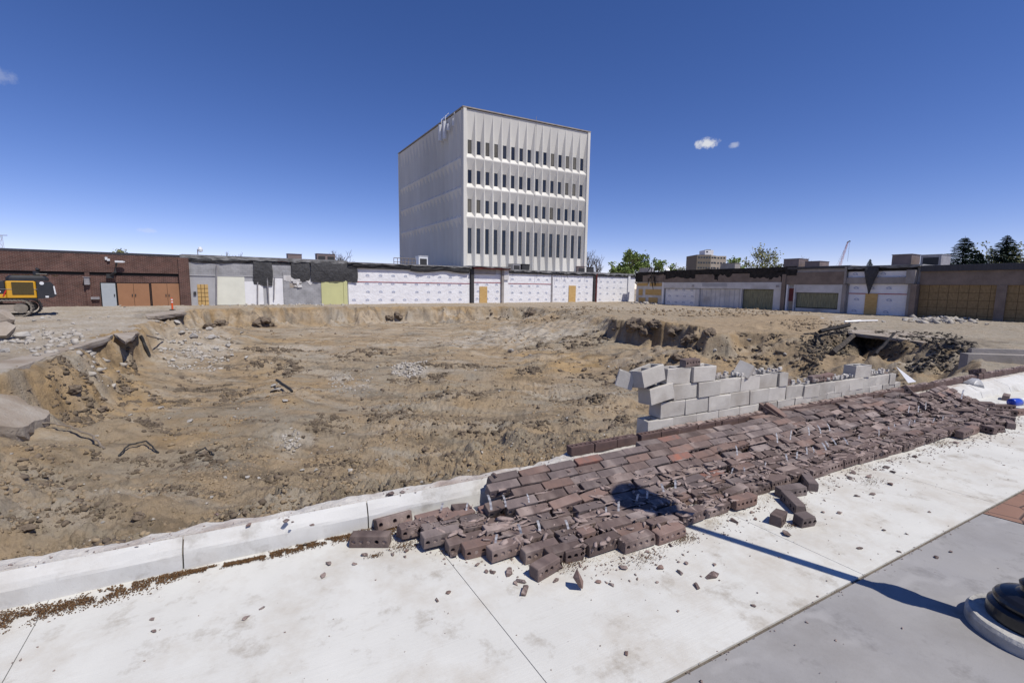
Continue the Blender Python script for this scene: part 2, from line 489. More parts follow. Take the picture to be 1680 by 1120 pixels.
for (s, t) in ((13.5, -.9), (10.5, -.50), (8, -.50), (5.5, -.50), (3.3, -.50), (2.4, -.30), (1.2, -.25), (0, -.21), (-1.2, -.19), (-2.5, -.19), (-4.5, -.19), (-7, -.19)):
    p = kw(s, t)
    deep = .14 if s > 3 else .06
    PITP.append((p[0], p[1], deep, .3, 6.5, .13))
PITP = np.array(PITP)

def pit_eval(X, Y):
    n = len(PITP)
    dmin = np.full(X.shape, 1e9)
    wsum = np.zeros(X.shape); acc = [np.zeros(X.shape) for _ in range(4)]
    inside = np.zeros(X.shape, bool)
    for i in range(n):
        a = PITP[i]; b = PITP[(i + 1) % n]
        ex, ey = b[0] - a[0], b[1] - a[1]
        L2 = ex * ex + ey * ey
        t = np.clip(((X - a[0]) * ex + (Y - a[1]) * ey) / L2, 0, 1)
        d2 = (X - a[0] - t * ex) ** 2 + (Y - a[1] - t * ey) ** 2
        dmin = np.minimum(dmin, d2)
        w = 1.0 / (d2 + 0.02) ** 2 * math.sqrt(L2)
        wsum += w
        for k in range(4):
            acc[k] += w * (a[2 + k] + t * (b[2 + k] - a[2 + k]))
        cond = ((a[1] > Y) != (b[1] > Y))
        with np.errstate(divide='ignore', invalid='ignore'):
            xi = ex * (Y - a[1]) / (ey if ey != 0 else 1e-9) + a[0]
        inside ^= cond & (X < xi)
    return np.sqrt(dmin), inside, [q / wsum for q in acc]

MOUNDS = [(1080, 585, 3.2, .35), (1230, 575, 2.4, .35), (1150, 600, 2.0, .25), (900, 590, 1.5, .2), (1280, 590, 1.6, .25), (480, 640, 1.3, .18),
          (440, 575, 2.0, .2), (760, 640, 1.4, .16), (860, 700, 1.0, .14), (560, 780, .9, .12), (240, 810, 1.0, .15), (200, 690, .9, .3), (100, 660, .7, .25),
          (1040, 512, 4.0, .35), (1160, 520, 3.0, .3), (1300, 533, 2.5, .25), (700, 590, 1.5, .15), (620, 720, 1.2, .14), (1000, 640, 1.2, .2), (1330, 600, 1.0, .15), (1500, 606, 3.0, .55), (1420, 602, 3.0, .35), (1570, 604, 2.0, .5)]
MOUNDS = [(*at_z(x, y, -1.3 if x < 1350 else -.9)[:2], r, h) for x, y, r, h in MOUNDS]
RUTS = [((560, 700), (960, 520), 9.0, 2.2), ((380, 600), (760, 560), 8.0, 2.0), ((560, 640), (1000, 690), 3.0, 1.2), ((760, 620), (1080, 640), 3.5, 1.5)]
RUTS = [(at_z(*a, -1.6)[:2], at_z(*b, -1.4)[:2], L, wd) for a, b, L, wd in RUTS]

def terr(X, Y, full=False):
    X = np.asarray(X, float); Y = np.asarray(Y, float)
    S, T = ks(X, Y)
    near = sstep(-.25, -3.0, T)                       # 0 at the kerb
    wx = fbm(X, Y, 6.0, 2, 12) * .6 * sstep(12, 20, np.hypot(X, Y)) + fbm(X, Y, 2.4, 3, 11) * .55 + fbm(X, Y, .5, 2, 15) * .09
    wy = fbm(X, Y, 6.0, 2, 22) * .6 * sstep(12, 20, np.hypot(X, Y)) + fbm(X, Y, 2.4, 3, 21) * .55 + fbm(X, Y, .5, 2, 25) * .09
    d, ins, (c, w1, w2, zl) = pit_eval(X + wx * near, Y + wy * near)
    w1 = w1 * np.clip(1.25 + 1.1 * fbm(X, Y, 3.6, 2, 33), .5, 2.6)
    floor = -1.72 + fbm(X, Y, 7, 2, 31) * .22
    dr = d * (1 + .25 * fbm(X, Y, 1.2, 2, 35))
    steep = sstep(0, 1, np.clip(dr / (w1 * 1.5), 0, 1))
    steep = np.clip(steep + (1.1 * fbm(X, Y, 1.7, 3, 37) + .5 * fbm(X, Y, .3, 2, 39)) * steep * (1 - steep), 0, 1)
    q = np.clip(dr / w2, 0, 1); slope = q * (1.6 - .6 * q)
    z_in = zl + (floor - zl) * np.clip(c * steep + (1 - c) * slope, 0, 1)
    z_out = G0 + (zl - G0) * np.exp(-d / 1.5)
    rough = sstep(-.35, .45, fbm(X, Y, 4.5, 2, 41))
    bank = np.where(~ins & (T < -1.5), sstep(2, 8, X) * sstep(40, 24, X + .25 * Y) * sstep(15, 20, Y), 0)      # rough bank before the right row
    inm = np.maximum(np.where(ins, sstep(0, .5, d), 0.0), bank * .7)
    patch1 = sstep(-.25, .35, fbm(X, Y, 1.9, 3, 43)); patch2 = sstep(-.15, .4, fbm(X, Y, 1.1, 3, 47))
    rad = np.hypot(X, Y)
    nearf = .30 + .70 * sstep(17, 7, rad)
    fine = sstep(12, 7, rad)
    scrape = fbm(X * .28 + .3 * fbm(X, Y, 5, 2, 57), Y, .8, 4, 59) * .055 * sstep(7, 13, rad)
    det = scrape + fbm(X, Y, 3.0, 2, 51) * .13 + fbm(X, Y, .9, 3, 55) * .065 * (.4 + .9 * rough)
    bil = np.abs(fbm(X, Y, .38, 3, 61, .55))
    lump = np.maximum(fbm(X, Y, .26, 3, 71, .6) - .12, 0)
    micro = fbm(X, Y, .11, 2, 81)
    z = np.where(ins, z_in, z_out)
    z = z + inm * (det + (.04 - bil * .09) * (.3 + rough) * nearf + lump * .05 * rough + np.abs(micro) * .028 * (.4 + rough)
                   + clods(X, Y, .62, 401, .36, .55) * patch1 * (.3 + .7 * rough) * nearf + clods(X, Y, .27, 405, .55, 1.05) * patch2 * (.4 + .6 * rough) * np.minimum(nearf, sstep(20, 10, rad) * .8 + .12) + clods(X, Y, .115, 409, .6, 1.15) * (.35 + .65 * patch2) * fine + clods(X, Y, .05, 413, .5, 1.2) * sstep(14, 8, np.hypot(X, Y)))
    z = z + (1 - inm) * (fbm(X, Y, 2.5, 3, 91) * .03 + np.maximum(fbm(X, Y, .35, 2, 95) - .25, 0) * .09)
    cl = np.where(ins, np.clip(c, 0, 1) * sstep(.05, .2, dr / w1) * sstep(2.2, 1.0, dr / w1), 0)
    z = z + cl * (fbm(X, Y, .9, 4, 107) * .13 + fbm(X, Y, .33, 3, 109) * .12 * sstep(24, 16, np.hypot(X, Y)) + clods(X, Y, .4, 417, .6, .8))
    for (mx, my, r, h) in MOUNDS:
        g = np.exp(-((X - mx) ** 2 + (Y - my) ** 2) / (2 * (r * .5) ** 2))
        z = z + h * g * inm * (1 + .6 * fbm(X, Y, .8, 2, 99))
    for (a, b, L, wd) in RUTS:
        e = b - a; e = e / np.linalg.norm(e)
        m = (a + b) / 2
        al = (X - m[0]) * e[0] + (Y - m[1]) * e[1]; ac = -(X - m[0]) * e[1] + (Y - m[1]) * e[0]
        g = np.exp(-(al / L) ** 2 - (ac / wd) ** 2) * inm
        acw = ac + .25 * fbm(X, Y, 3, 2, 103)
        z = z + g * .05 * np.sin(acw * 2 * np.pi / .62) * (.7 + .3 * np.sin(al * 2 * np.pi / .21))
    z = np.where((T > -.18) & (S > -9), np.minimum(z, -.03 - .25 * sstep(-.18, -.06, T)), z)
    kmix = sstep(-.21, -1.1, T)
    z = np.where((T <= -.18) & (T > -1.1) & (S > -9) & (S < 3.0), z * kmix + (1 - kmix) * np.minimum(z, .11 + .05 * micro), z)
    if not full: return z
    return z, d, ins, c, w1, rough, T, S

def hit(px, py):
    """where the sight line through a pixel meets the ground"""
    d = ray(px, py)
    t = np.concatenate([np.linspace(2.5, 30, 900), np.linspace(30, 120, 900)])
    P = CP[None, :] + d[None, :] * t[:, None]
    z = terr(P[:, 0], P[:, 1])
    i = np.argmax(P[:, 2] < z)
    if not (P[:, 2] < z).any(): i = len(t) - 1
    return P[i, 0], P[i, 1], float(z[i])

def grid_obj(name, X, Y, Z, mats, keep=None, attr=None, smooth=True):
    nr, nc = X.shape
    idx = np.arange(nr * nc).reshape(nr, nc)
    q = np.stack([idx[:-1, :-1], idx[:-1, 1:], idx[1:, 1:], idx[1:, :-1]], -1).reshape(-1, 4)
    if keep is not None:
        q = q[keep.reshape(-1)]
    me = bpy.data.meshes.new(name)
    me.vertices.add(nr * nc)
    me.vertices.foreach_set('co', np.stack([X, Y, Z], -1).reshape(-1).astype(np.float32))
    me.loops.add(len(q) * 4); me.loops.foreach_set('vertex_index', q.reshape(-1).astype(np.int32))
    me.polygons.add(len(q)); me.polygons.foreach_set('loop_start', (np.arange(len(q)) * 4).astype(np.int32))
    me.polygons.foreach_set('use_smooth', np.full(len(q), smooth))
    me.materials.append(mats)
    me.update(calc_edges=True)
    if attr is not None:
        ca = me.color_attributes.new('soil', 'FLOAT_COLOR', 'POINT')
        ca.data.foreach_set('color', attr.reshape(-1).astype(np.float32))
    return link(name, me)

# soil: R ochre sand, G grey, B pale dust, A dark soil and painted shade
def soil_mat():
    m = bpy.data.materials.new('excavated_soil'); m.use_nodes = True
    n, l = m.node_tree.nodes, m.node_tree.links
    b = n['Principled BSDF']; b.inputs['Roughness'].default_value = 1.0; b.inputs['Specular IOR Level'].default_value = 0.1
    t = n.new('ShaderNodeTexCoord')
    at = n.new('ShaderNodeVertexColor'); at.layer_name = 'soil'
    sp = n.new('ShaderNodeSeparateColor'); l.new(at.outputs['Color'], sp.inputs[0])
    def noise(sc, det=8, r=.62):
        x = n.new('ShaderNodeTexNoise'); x.inputs['Scale'].default_value = sc; x.inputs['Detail'].default_value = det; x.inputs['Roughness'].default_value = r
        l.new(t.outputs['Object'], x.inputs['Vector']); return x.outputs['Fac']
    def rng(v, a, b_, c=0., d=1.):
        x = n.new('ShaderNodeMapRange'); x.inputs['From Min'].default_value = a; x.inputs['From Max'].default_value = b_
        x.inputs['To Min'].default_value = c; x.inputs['To Max'].default_value = d
        l.new(v, x.inputs['Value']); return x.outputs[0]
    def mix(f, A, B):
        x = n.new('ShaderNodeMix'); x.data_type = 'RGBA'
        if isinstance(f, float): x.inputs['Factor'].default_value = f
        else: l.new(f, x.inputs['Factor'])
        for s, v in (('A', A), ('B', B)):
            if isinstance(v, tuple): x.inputs[s].default_value = (*v, 1)
            else: l.new(v, x.inputs[s])
        return x.outputs['Result']
    def mul(a, b_):
        x = n.new('ShaderNodeMath'); x.operation = 'MULTIPLY'
        for i, v in enumerate((a, b_)):
            if isinstance(v, float): x.inputs[i].default_value = v
            else: l.new(v, x.inputs[i])
        return x.outputs[0]
    n1 = noise(1.1); n2 = noise(6.0); n3 = noise(28.0, 5); n4 = noise(70, 3)
    base = mix(rng(n1, .35, .65), (0.297, 0.221, 0.138), (0.378, 0.284, 0.182))
    base = mix(rng(n2, .45, .7, 0., .6), base, (0.240, 0.188, 0.125))
    base = mix(mul(sp.outputs[0], rng(n2, .25, .6, .35, 1.)), base, (0.380, 0.256, 0.124))
    sz_ = n.new('ShaderNodeSeparateXYZ'); l.new(t.outputs['Object'], sz_.inputs[0])
    cz_ = n.new('ShaderNodeCombineXYZ'); l.new(sz_.outputs['Z'], cz_.inputs[2])
    zn = n.new('ShaderNodeTexNoise'); zn.inputs['Scale'].default_value = 2.6; zn.inputs['Detail'].default_value = 5
    wv = n.new('ShaderNodeMapping'); wv.inputs['Scale'].default_value = (.12, .12, 1.6); l.new(t.outputs['Object'], wv.inputs['Vector']); l.new(wv.outputs[0], zn.inputs['Vector'])
    base = mix(mul(sp.outputs[0], rng(zn.outputs['Fac'], .48, .6, 0., .6)), base, (0.210, 0.141, 0.065))
    base = mix(mul(sp.outputs[1], rng(n1, .3, .6, .4, 1.)), base, (0.289, 0.250, 0.192))
    base = mix(mul(sp.outputs[2], rng(n2, .3, .55, .25, 1.)), base, (0.436, 0.399, 0.340))
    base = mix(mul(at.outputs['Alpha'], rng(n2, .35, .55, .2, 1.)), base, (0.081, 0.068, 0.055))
    base = mix(rng(noise(3.2, 10, .75), .52, .66, 0., .62), base, (0.158, 0.128, 0.085))
    base = mix(rng(noise(11, 8, .75), .56, .68, 0., .5), base, (0.126, 0.102, 0.070))
    base = mix(rng(n3, .66, .74, 0., .55), base, (0.569, 0.510, 0.388))
    base = mix(rng(n4, .62, .72, 0., .45), base, (0.120, 0.097, 0.073))
    l.new(base, b.inputs['Base Color'])
    bp = n.new('ShaderNodeBump'); bp.inputs['Strength'].default_value = 1.0; bp.inputs['Distance'].default_value = .055
    l.new(noise(17, 8, .7), bp.inputs['Height'])
    bp2 = n.new('ShaderNodeBump'); bp2.inputs['Strength'].default_value = .5; bp2.inputs['Distance'].default_value = .008
    l.new(noise(90, 4, .7), bp2.inputs['Height']); l.new(bp.outputs[0], bp2.inputs['Normal'])
    l.new(bp2.outputs[0], b.inputs['Normal'])
    return m
M['soil'] = soil_mat()

# patches of soil by where they lie: (px, py, half width px, half height px, channel, amount)
PATCH = [(140, 640, 110, 36, 0, .9), (220, 690, 90, 40, 0, .8), (330, 700, 110, 40, 0, .7), (150, 610, 90, 30, 0, .9), (120, 720, 80, 30, 0, .5), (925, 592, 85, 18, 0, 1.0), (450, 560, 110, 14, 0, .5), (850, 612, 60, 14, 0, .5),
         (470, 640, 90, 34, 0, .6), (380, 525, 80, 16, 0, .5), (640, 520, 220, 12, 2, .45), (450, 520, 140, 12, 2, .4), (560, 520, 70, 10, 0, .6),
         (600, 545, 200, 10, 2, .25), (860, 548, 90, 12, 2, .8), (800, 560, 110, 10, 2, .6), (660, 565, 60, 5, 2, .6), (930, 535, 60, 10, 2, .4),
         (430, 690, 110, 34, 1, .9), (500, 700, 120, 40, 1, .6), (370, 740, 80, 30, 1, .7), (560, 600, 140, 26, 1, .5), (700, 640, 160, 40, 1, .4), (960, 560, 120, 20, 1, .6), (1080, 515, 120, 14, 1, .7), (1000, 510, 90, 10, 1, .8),
         (320, 565, 80, 40, 2, .55), (290, 580, 50, 34, 2, .5), (672, 606, 34, 13, 2, 1.0), (560, 620, 20, 8, 2, .9), (478, 728, 34, 28, 2, .5), (585, 640, 40, 12, 2, .4), (500, 575, 110, 10, 2, .3),
         (1390, 560, 70, 22, 3, .9), (1330, 568, 40, 16, 3, .6), (1440, 552, 50, 10, 3, .9), (1560, 566, 90, 12, 3, .6), (1090, 545, 60, 14, 3, .35), (260, 516, 45, 9, 3, .5), (30, 600, 80, 14, 3, .35),  # burnt ground; shade of the hollow, undercut and scarp is put into the colour
         (540, 800, 200, 40, 1, .3), (250, 860, 260, 50, 1, .35), (110, 800, 120, 40, 1, .4), (820, 690, 160, 50, 1, .3), (1150, 580, 120, 26, 0, .25), (1250, 600, 90, 26, 0, .35), (1010, 690, 50, 40, 2, .2)]

AZ = math.radians(64)
az = np.linspace(-AZ, AZ, 1400)
rr = [2.6]
while rr[-1] < 150:
    r = rr[-1]
    rr.append(r + (min(max(.0042 * r * r / 9, .010), .10) if r < 11 else .055 + (r - 11) * .004 if r < 20 else .09 if r < 50 else .5 if r < 76 else 3.0))
rr = np.array(rr + [180, 240, 400, 900, 3500])
A_, R_ = np.meshgrid(az, rr)
GX, GY = R_ * np.sin(A_), R_ * np.cos(A_)
GZ, gd, gin, gc, gw1, grough, GT, GS = terr(GX, GY, True)
far = sstep(80, 120, R_)
GZ = GZ * (1 - far) + (G0 - .02) * far
pxx, pxy = to_px(np.stack([GX, GY, GZ], -1))
soil = np.zeros(GX.shape + (4,))
wob = fbm(GX, GY, 1.0, 3, 121)
for (cx, cy, rx, ry, ch, am) in PATCH:
    e = ((pxx - cx) / rx) ** 2 + ((pxy - cy) / ry) ** 2
    soil[..., ch] = np.maximum(soil[..., ch], am * sstep(1.25, .25, e + wob * .9))
cliff = np.where(gin & (gc > .45), sstep(0.0, .1, gd / gw1) * sstep(1.5, .7, gd / gw1), 0)
soil[..., 0] = np.maximum(soil[..., 0], cliff * .7)
outm = np.where(gin, 0.0, 1.0) * np.maximum(np.maximum(sstep(330, 300, pxx), sstep(1330, 1390, pxx)), np.where(R_ > 46, .55, .12))
soil[..., 2] = np.maximum(soil[..., 2], outm * np.clip(.75 + .5 * fbm(GX, GY, 2.5, 3, 131), 0, 1))
rgt = outm * sstep(1370, 1410, pxx)
soil[..., 1] = np.maximum(soil[..., 1], np.maximum(outm * .55, rgt * 1.0))
soil[..., 2] = soil[..., 2] * (1 - .55 * rgt)
soil[..., 0] = np.clip(soil[..., 0] + .25 * np.where(gin, sstep(.1, .6, fbm(GX, GY, 3.2, 3, 141)), 0), 0, 1)
soil[..., 1] = np.clip(soil[..., 1] + .5 * np.where(gin, sstep(.1, .6, fbm(GX, GY, 3.6, 3, 151)), 0), 0, 1)
st1 = fbm(GX * .22, GY, .7, 4, 171); st2 = fbm(GX * .25 + 9, GY, 1.1, 4, 175); st3 = fbm(GX * .25 + 5, GY, .9, 4, 179)
soil[..., 3] = np.clip(soil[..., 3] + .5 * np.where(gin, sstep(.18, .6, st1), 0), 0, 1)
soil[..., 2] = np.clip(soil[..., 2] + .4 * np.where(gin, sstep(.2, .6, st2), 0), 0, 1)
soil[..., 1] = np.clip(soil[..., 1] + .6 * np.where(gin, sstep(.1, .5, st3), 0), 0, 1)
soil[..., 1] = np.clip(soil[..., 1] + np.where(gin, .16, 0), 0, 1)
soil[..., 3] = np.clip(soil[..., 3] + .35 * np.where(gin, sstep(.35, .75, fbm(GX, GY, .9, 3, 161)), 0), 0, 1)
keepT = (GT < -.02) | (GS < -7.0)
keep = keepT[:-1, :-1] | keepT[1:, 1:]
g = grid_obj('excavated_ground', GX, GY, GZ, M['soil'], keep, soil)
tag(g, 'excavated pit of tan dirt inside the old plaza level', 'ground', kind='structure')

# ground beside and behind the camera
mb = MB()
N = 40
ang = np.linspace(AZ - .001, 2 * math.pi - AZ + .001, N)
for i in range(N - 1):
    a, b = ang[i], ang[i + 1]
    mb.add([(0, 0, -.2), (3000 * math.sin(a), 3000 * math.cos(a), -.2), (3000 * math.sin(b), 3000 * math.cos(b), -.2)], [(0, 2, 1)])
o = mb.build('ground', mat('plain_ground', (.26, .23, .19), (.2, .18, .15), scale=.3, rough=1))
tag(o, 'plain ground around the street', 'ground', kind='structure')

# ------------------------------------------------------------------ pavement
def pave_mat(name, c1, c2, stain, sc, broom=0.0, swirl=False):
    m = bpy.data.materials.new(name); m.use_nodes = True
    n, l = m.node_tree.nodes, m.node_tree.links
    b = n['Principled BSDF']; b.inputs['Roughness'].default_value = .9; b.inputs['Specular IOR Level'].default_value = .25
    t = n.new('ShaderNodeTexCoord')
    def noise(scale, det=8, r=.62, st=(1, 1, 1)):
        mp = n.new('ShaderNodeMapping'); mp.inputs['Scale'].default_value = st
        l.new(t.outputs['Object'], mp.inputs['Vector'])
        x = n.new('ShaderNodeTexNoise'); x.inputs['Scale'].default_value = scale; x.inputs['Detail'].default_value = det; x.inputs['Roughness'].default_value = r
        l.new(mp.outputs[0], x.inputs['Vector']); return x.outputs['Fac']
    def rng(v, a, b_, c=0., d=1.):
        x = n.new('ShaderNodeMapRange'); x.inputs['From Min'].default_value = a; x.inputs['From Max'].default_value = b_
        x.inputs['To Min'].default_value = c; x.inputs['To Max'].default_value = d
        l.new(v, x.inputs['Value']); return x.outputs[0]
    def mix(f, A, B):
        x = n.new('ShaderNodeMix'); x.data_type = 'RGBA'; l.new(f, x.inputs['Factor'])
        for s, v in (('A', A), ('B', B)):
            if isinstance(v, tuple): x.inputs[s].default_value = (*v, 1)
            else: l.new(v, x.inputs[s])
        return x.outputs['Result']
    c = mix(rng(noise(sc), .3, .7), c1, c2)
    c = mix(rng(noise(1.1, 10, .72), .47, .66, 0., .55), c, stain)
    c = mix(rng(noise(3.3, 8, .7), .55, .68, 0., .6), c, tuple(v * .72 for v in stain))
    if swirl:
        wv = n.new('ShaderNodeTexWave'); wv.wave_type = 'RINGS'; wv.inputs['Scale'].default_value = 1.6; wv.inputs['Distortion'].default_value = 14
        wv.inputs['Detail'].default_value = 3; wv.inputs['Detail Scale'].default_value = .7
        l.new(t.outputs['Object'], wv.inputs['Vector'])
        mk = n.new('ShaderNodeMath'); mk.operation = 'MULTIPLY'
        l.new(rng(wv.outputs['Fac'], .55, .95), mk.inputs[0]); l.new(rng(noise(1.7, 4), .52, .66, 0., .5), mk.inputs[1])
        c = mix(mk.outputs[0], c, tuple(v * 1.22 for v in c1))
        c = mix(rng(noise(.8, 6), .45, .7, 0., .4), c, (.27, .27, .285))
    c = mix(rng(noise(9, 6, .7), .62, .78, 0., .45), c, stain)
    c = mix(rng(noise(6, 6, .7, (.35, 1, 1)), .60, .75, 0., .35), c, tuple(v * .75 for v in stain))
    c = mix(rng(noise(150, 2), .62, .75, 0., .3), c, tuple(v * .5 for v in c1))
    l.new(c, b.inputs['Base Color'])
    bp = n.new('ShaderNodeBump'); bp.inputs['Strength'].default_value = .25; bp.inputs['Distance'].default_value = .004
    l.new(noise(130, 4), bp.inputs['Height'])
    last = bp
    if broom:
        b2 = n.new('ShaderNodeBump'); b2.inputs['Strength'].default_value = broom; b2.inputs['Distance'].default_value = .003
        l.new(noise(60, 3, .6, (.04, 1, 1)), b2.inputs['Height']); l.new(bp.outputs[0], b2.inputs['Normal'])
        last = b2
    l.new(last.outputs[0], b.inputs['Normal'])
    return m
M['walk'] = pave_mat('light_broomed_concrete', (.625, .62, .575), (.55, .542, .50), (.39, .335, .26), 1.6, .4)
M['grey_pave'] = pave_mat('grey_concrete', (.335, .325, .315), (.285, .277, .268), (.215, .203, .192), 1.3, 0.0, True)
M['kerbconc'] = pave_mat('white_kerb_concrete', (.585, .58, .555), (.52, .515, .49), (.40, .37, .325), 2.5)
M['joint'] = mat('dirty_joint', (.10, .085, .07), (.16, .14, .115), scale=8, rough=1)

e0 = ks(*at_z(1090, 1120)[:2]); e1 = ks(*at_z(1680, 803)[:2])
def t_edge(s): return e0[1] + (s - e0[0]) * (e1[1] - e0[1]) / (e1[0] - e0[0])
KROT = (0, 0, K_ANG)
KLOC = (KO[0], KO[1], 0)
# local pavement frame: x = s, y = -t
mb = MB()
js = [-14, -11.3, -9.0, -6.6, -4.25, -1.88, .40, 2.80, 5.15, 7.5, 9.9, 12.3, 14.7, 17.1, 19.5, 24.3, 29.1, 36, 45]
G = .0022
for a, b in zip(js[:-1], js[1:]):
    sk = .085          # joints run a touch askew
    def cx(s, t): return s + sk * t
    N_ = 8
    p = [(cx(a + G, -.06), .06, 0), (cx(b - G, -.06), .06, 0), (cx(b - G, t_edge(b)), -t_edge(b) + .012, 0), (cx(a + G, t_edge(a)), -t_edge(a) + .012, 0)]
    lo = [(x, y, -.10) for x, y, z in p]
    mb.add(p + lo, [(0, 3, 2, 1), (0, 1, 5, 4), (1, 2, 6, 5), (2, 3, 7, 6), (3, 0, 4, 7)])
o = mb.build('sidewalk', M['walk'], loc=KLOC, rot=KROT)
tag(o, 'light concrete sidewalk between the kerb and the grey paving', 'sidewalk', kind='structure')
mb = MB()
mb.add([(-14, .05, -.012), (45, .05, -.012), (45, -3.4, -.012), (-14, -3.4, -.012)], [(0, 3, 2, 1)])
tag(mb.build('sidewalk_bed', M['joint'], loc=KLOC, rot=KROT), 'dirty joint bed under the sidewalk panels', 'sidewalk', kind='structure')

# grey paving, brown stamped paving; the line between them runs away from the sidewalk
b0 = ks(*at_z(1608, 840)[:2]); b1 = ks(*at_z(1680, 859)[:2])
bd = (b1[0] - b0[0], b1[1] - b0[1])
def s_bound(t): return b0[0] + (t - b0[1]) * bd[0] / bd[1]
mb = MB()
tf = 14.0
g1, g2 = -14.0, None
P_ = [(g1, -t_edge(g1) - .012, -.002), (s_bound(b0[1]) - .01, -t_edge(b0[0]) - .012, -.002), (s_bound(tf) - .01, -tf, -.002), (g1, -tf, -.002)]
mb.add(P_ + [(x, y, -.1) for x, y, z in P_], [(0, 3, 2, 1), (0, 1, 5, 4), (1, 2, 6, 5)])
tag(mb.build('grey_paving', M['grey_pave'], loc=KLOC, rot=KROT), 'smooth grey concrete paving beside the sidewalk', 'paving', kind='structure')
mb = MB()
P_ = [(s_bound(b0[1]) + .01, -t_edge(b0[0]) - .012, -.002), (45, -t_edge(45) - .012, -.002), (45, -tf, -.002), (s_bound(tf) + .01, -tf, -.002)]
mb.add(P_ + [(x, y, -.1) for x, y, z in P_], [(0, 3, 2, 1), (0, 1, 5, 4), (3, 0, 4, 7)])
def stamped():
    m = bpy.data.materials.new('brown_stamped_concrete'); m.use_nodes = True
    n, l = m.node_tree.nodes, m.node_tree.links
    b = n['Principled BSDF']; b.inputs['Roughness'].default_value = .7
    t = n.new('ShaderNodeTexCoord')
    v = n.new('ShaderNodeTexVoronoi'); v.feature = 'DISTANCE_TO_EDGE'; v.inputs['Scale'].default_value = 2.6
    l.new(t.outputs['Object'], v.inputs['Vector'])
    r = n.new('ShaderNodeMapRange'); r.inputs['From Min'].default_value = .006; r.inputs['From Max'].default_value = .022
    l.new(v.outputs['Distance'], r.inputs['Value'])
    ns = n.new('ShaderNodeTexNoise'); ns.inputs['Scale'].default_value = 5; ns.inputs['Detail'].default_value = 6
    l.new(t.outputs['Object'], ns.inputs['Vector'])
    x = n.new('ShaderNodeMix'); x.data_type = 'RGBA'; l.new(ns.outputs['Fac'], x.inputs['Factor'])
    x.inputs['A'].default_value = (.21, .115, .075, 1); x.inputs['B'].default_value = (.29, .165, .11, 1)
    y = n.new('ShaderNodeMix'); y.data_type = 'RGBA'; l.new(r.outputs[0], y.inputs['Factor'])
    y.inputs['A'].default_value = (.12, .07, .05, 1); l.new(x.outputs['Result'], y.inputs['B'])
    l.new(y.outputs['Result'], b.inputs['Base Color'])
    bp = n.new('ShaderNodeBump'); bp.inputs['Strength'].default_value = .8; bp.inputs['Distance'].default_value = .012
    l.new(r.outputs[0], bp.inputs['Height']); l.new(bp.outputs[0], b.inputs['Normal'])
    return m
tag(mb.build('brown_paving', stamped(), loc=KLOC, rot=KROT), 'brown stamped stone pattern paving past the grey concrete', 'paving', kind='structure')
mb = MB()
mb.add([(-14, -1.2, -.016), (45, -1.2, -.016), (45, -tf, -.016), (-14, -tf, -.016)], [(0, 3, 2, 1)])
tag(mb.build('paving_bed', M['joint'], loc=KLOC, rot=KROT), 'dirty joint bed under the paving', 'paving', kind='structure')

# kerb: profile swept along s, in pieces between its joints; rough mortar footing behind it
def kerb_piece(mb, s0, s1):
    n_ = max(3, int((s1 - s0) / .06))
    ss = np.linspace(s0, s1, n_)
    rows = []
    for s in ss:
        grow = max(0, s) * .016
        w = lambda k: .0035 * math.sin(s * 9 + k * 2.1) + rnd.uniform(-.0022, .0022)
        prof = [(.0 + grow, -.1), (.0 + grow + w(0), .0), (-.008 + grow * .8 + w(1) * .5, .105), (-.014 + grow * .7, .122 + w(2)), (-.026 + grow * .5, .145 + w(3)), (-.05 + grow * .2, .182 + w(4)), (-.068 + w(5) * .5, .203 + w(6)), (-.075, .204), (-.078, .16)]
        rows.append([(s, -t, z) for t, z in prof])
    k = len(rows[0])
    vs = [p for r in rows for p in r]
    fs = [(i * k + j, (i + 1) * k + j, (i + 1) * k + j + 1, i * k + j + 1) for i in range(n_ - 1) for j in range(k - 1)]
    fs.append(tuple(range(k))); fs.append(tuple(range((n_ - 1) * k + k - 1, (n_ - 1) * k - 1, -1)))
    mb.add(vs, fs)
kj = [-14, -12.2, -11, -9.8, -8.55, -7.3, -6.1, -4.9, -3.65, -2.42, -1.2, .02, 1.25, 2.5, 3.7, 4.9, 6.15, 7.4, 8.6, 9.8, 11.05, 12.3, 13.5, 14.8, 17, 20, 24, 30, 38, 45]
mb = MB()
for a, b in zip(kj[:-1], kj[1:]): kerb_piece(mb, a + .005, b - .005)
tag(mb.build('kerb', M['kerbconc'], loc=KLOC, rot=KROT), 'white concrete kerb with rounded top along the sidewalk', 'kerb', kind='structure')
mb = MB(); mb.add([(-14, .022, .10), (45, .022, .10), (45, .07, .185), (-14, .07, .185)], [(0, 1, 2, 3)]); 
tag(mb.build('kerb_joint_filler', M['joint'], loc=KLOC, rot=KROT), 'dark filler in the kerb joints', 'kerb', kind='structure')
ss = np.arange(-9, 18, .035)
tt = np.linspace(0, 1, 12)
S2, Q2 = np.meshgrid(ss, tt, indexing='ij')
wid = .15 + .32 * sstep(1.6, 3.0, S2) + .09 * fbm(S2, S2 * 0, .9, 3, 171) * (1 + 0 * S2) + .02 * fbm(S2, S2 * 0 + 4, .15, 2, 175)
T2 = -.083 - Q2 * np.maximum(wid, .07)
Z2 = .200 + .012 * fbm(S2, T2, .12, 3, 181) + .010 * fbm(S2, T2, .4, 2, 183) - .20 * sstep(.8, 1.0, Q2) - .03 * sstep(.05, 0, Q2)
M['footing'] = mat('rough_white_mortar', (.60, .58, .54), (.47, .44, .40), scale=7, rough=1, bump=.7, bscale=45, c3=(.33, .26, .22), s3=2.5)
f = grid_obj('mortar_footing', S2, -T2, Z2, M['footing'], smooth=False)
f.location = KLOC; f.rotation_euler = KROT
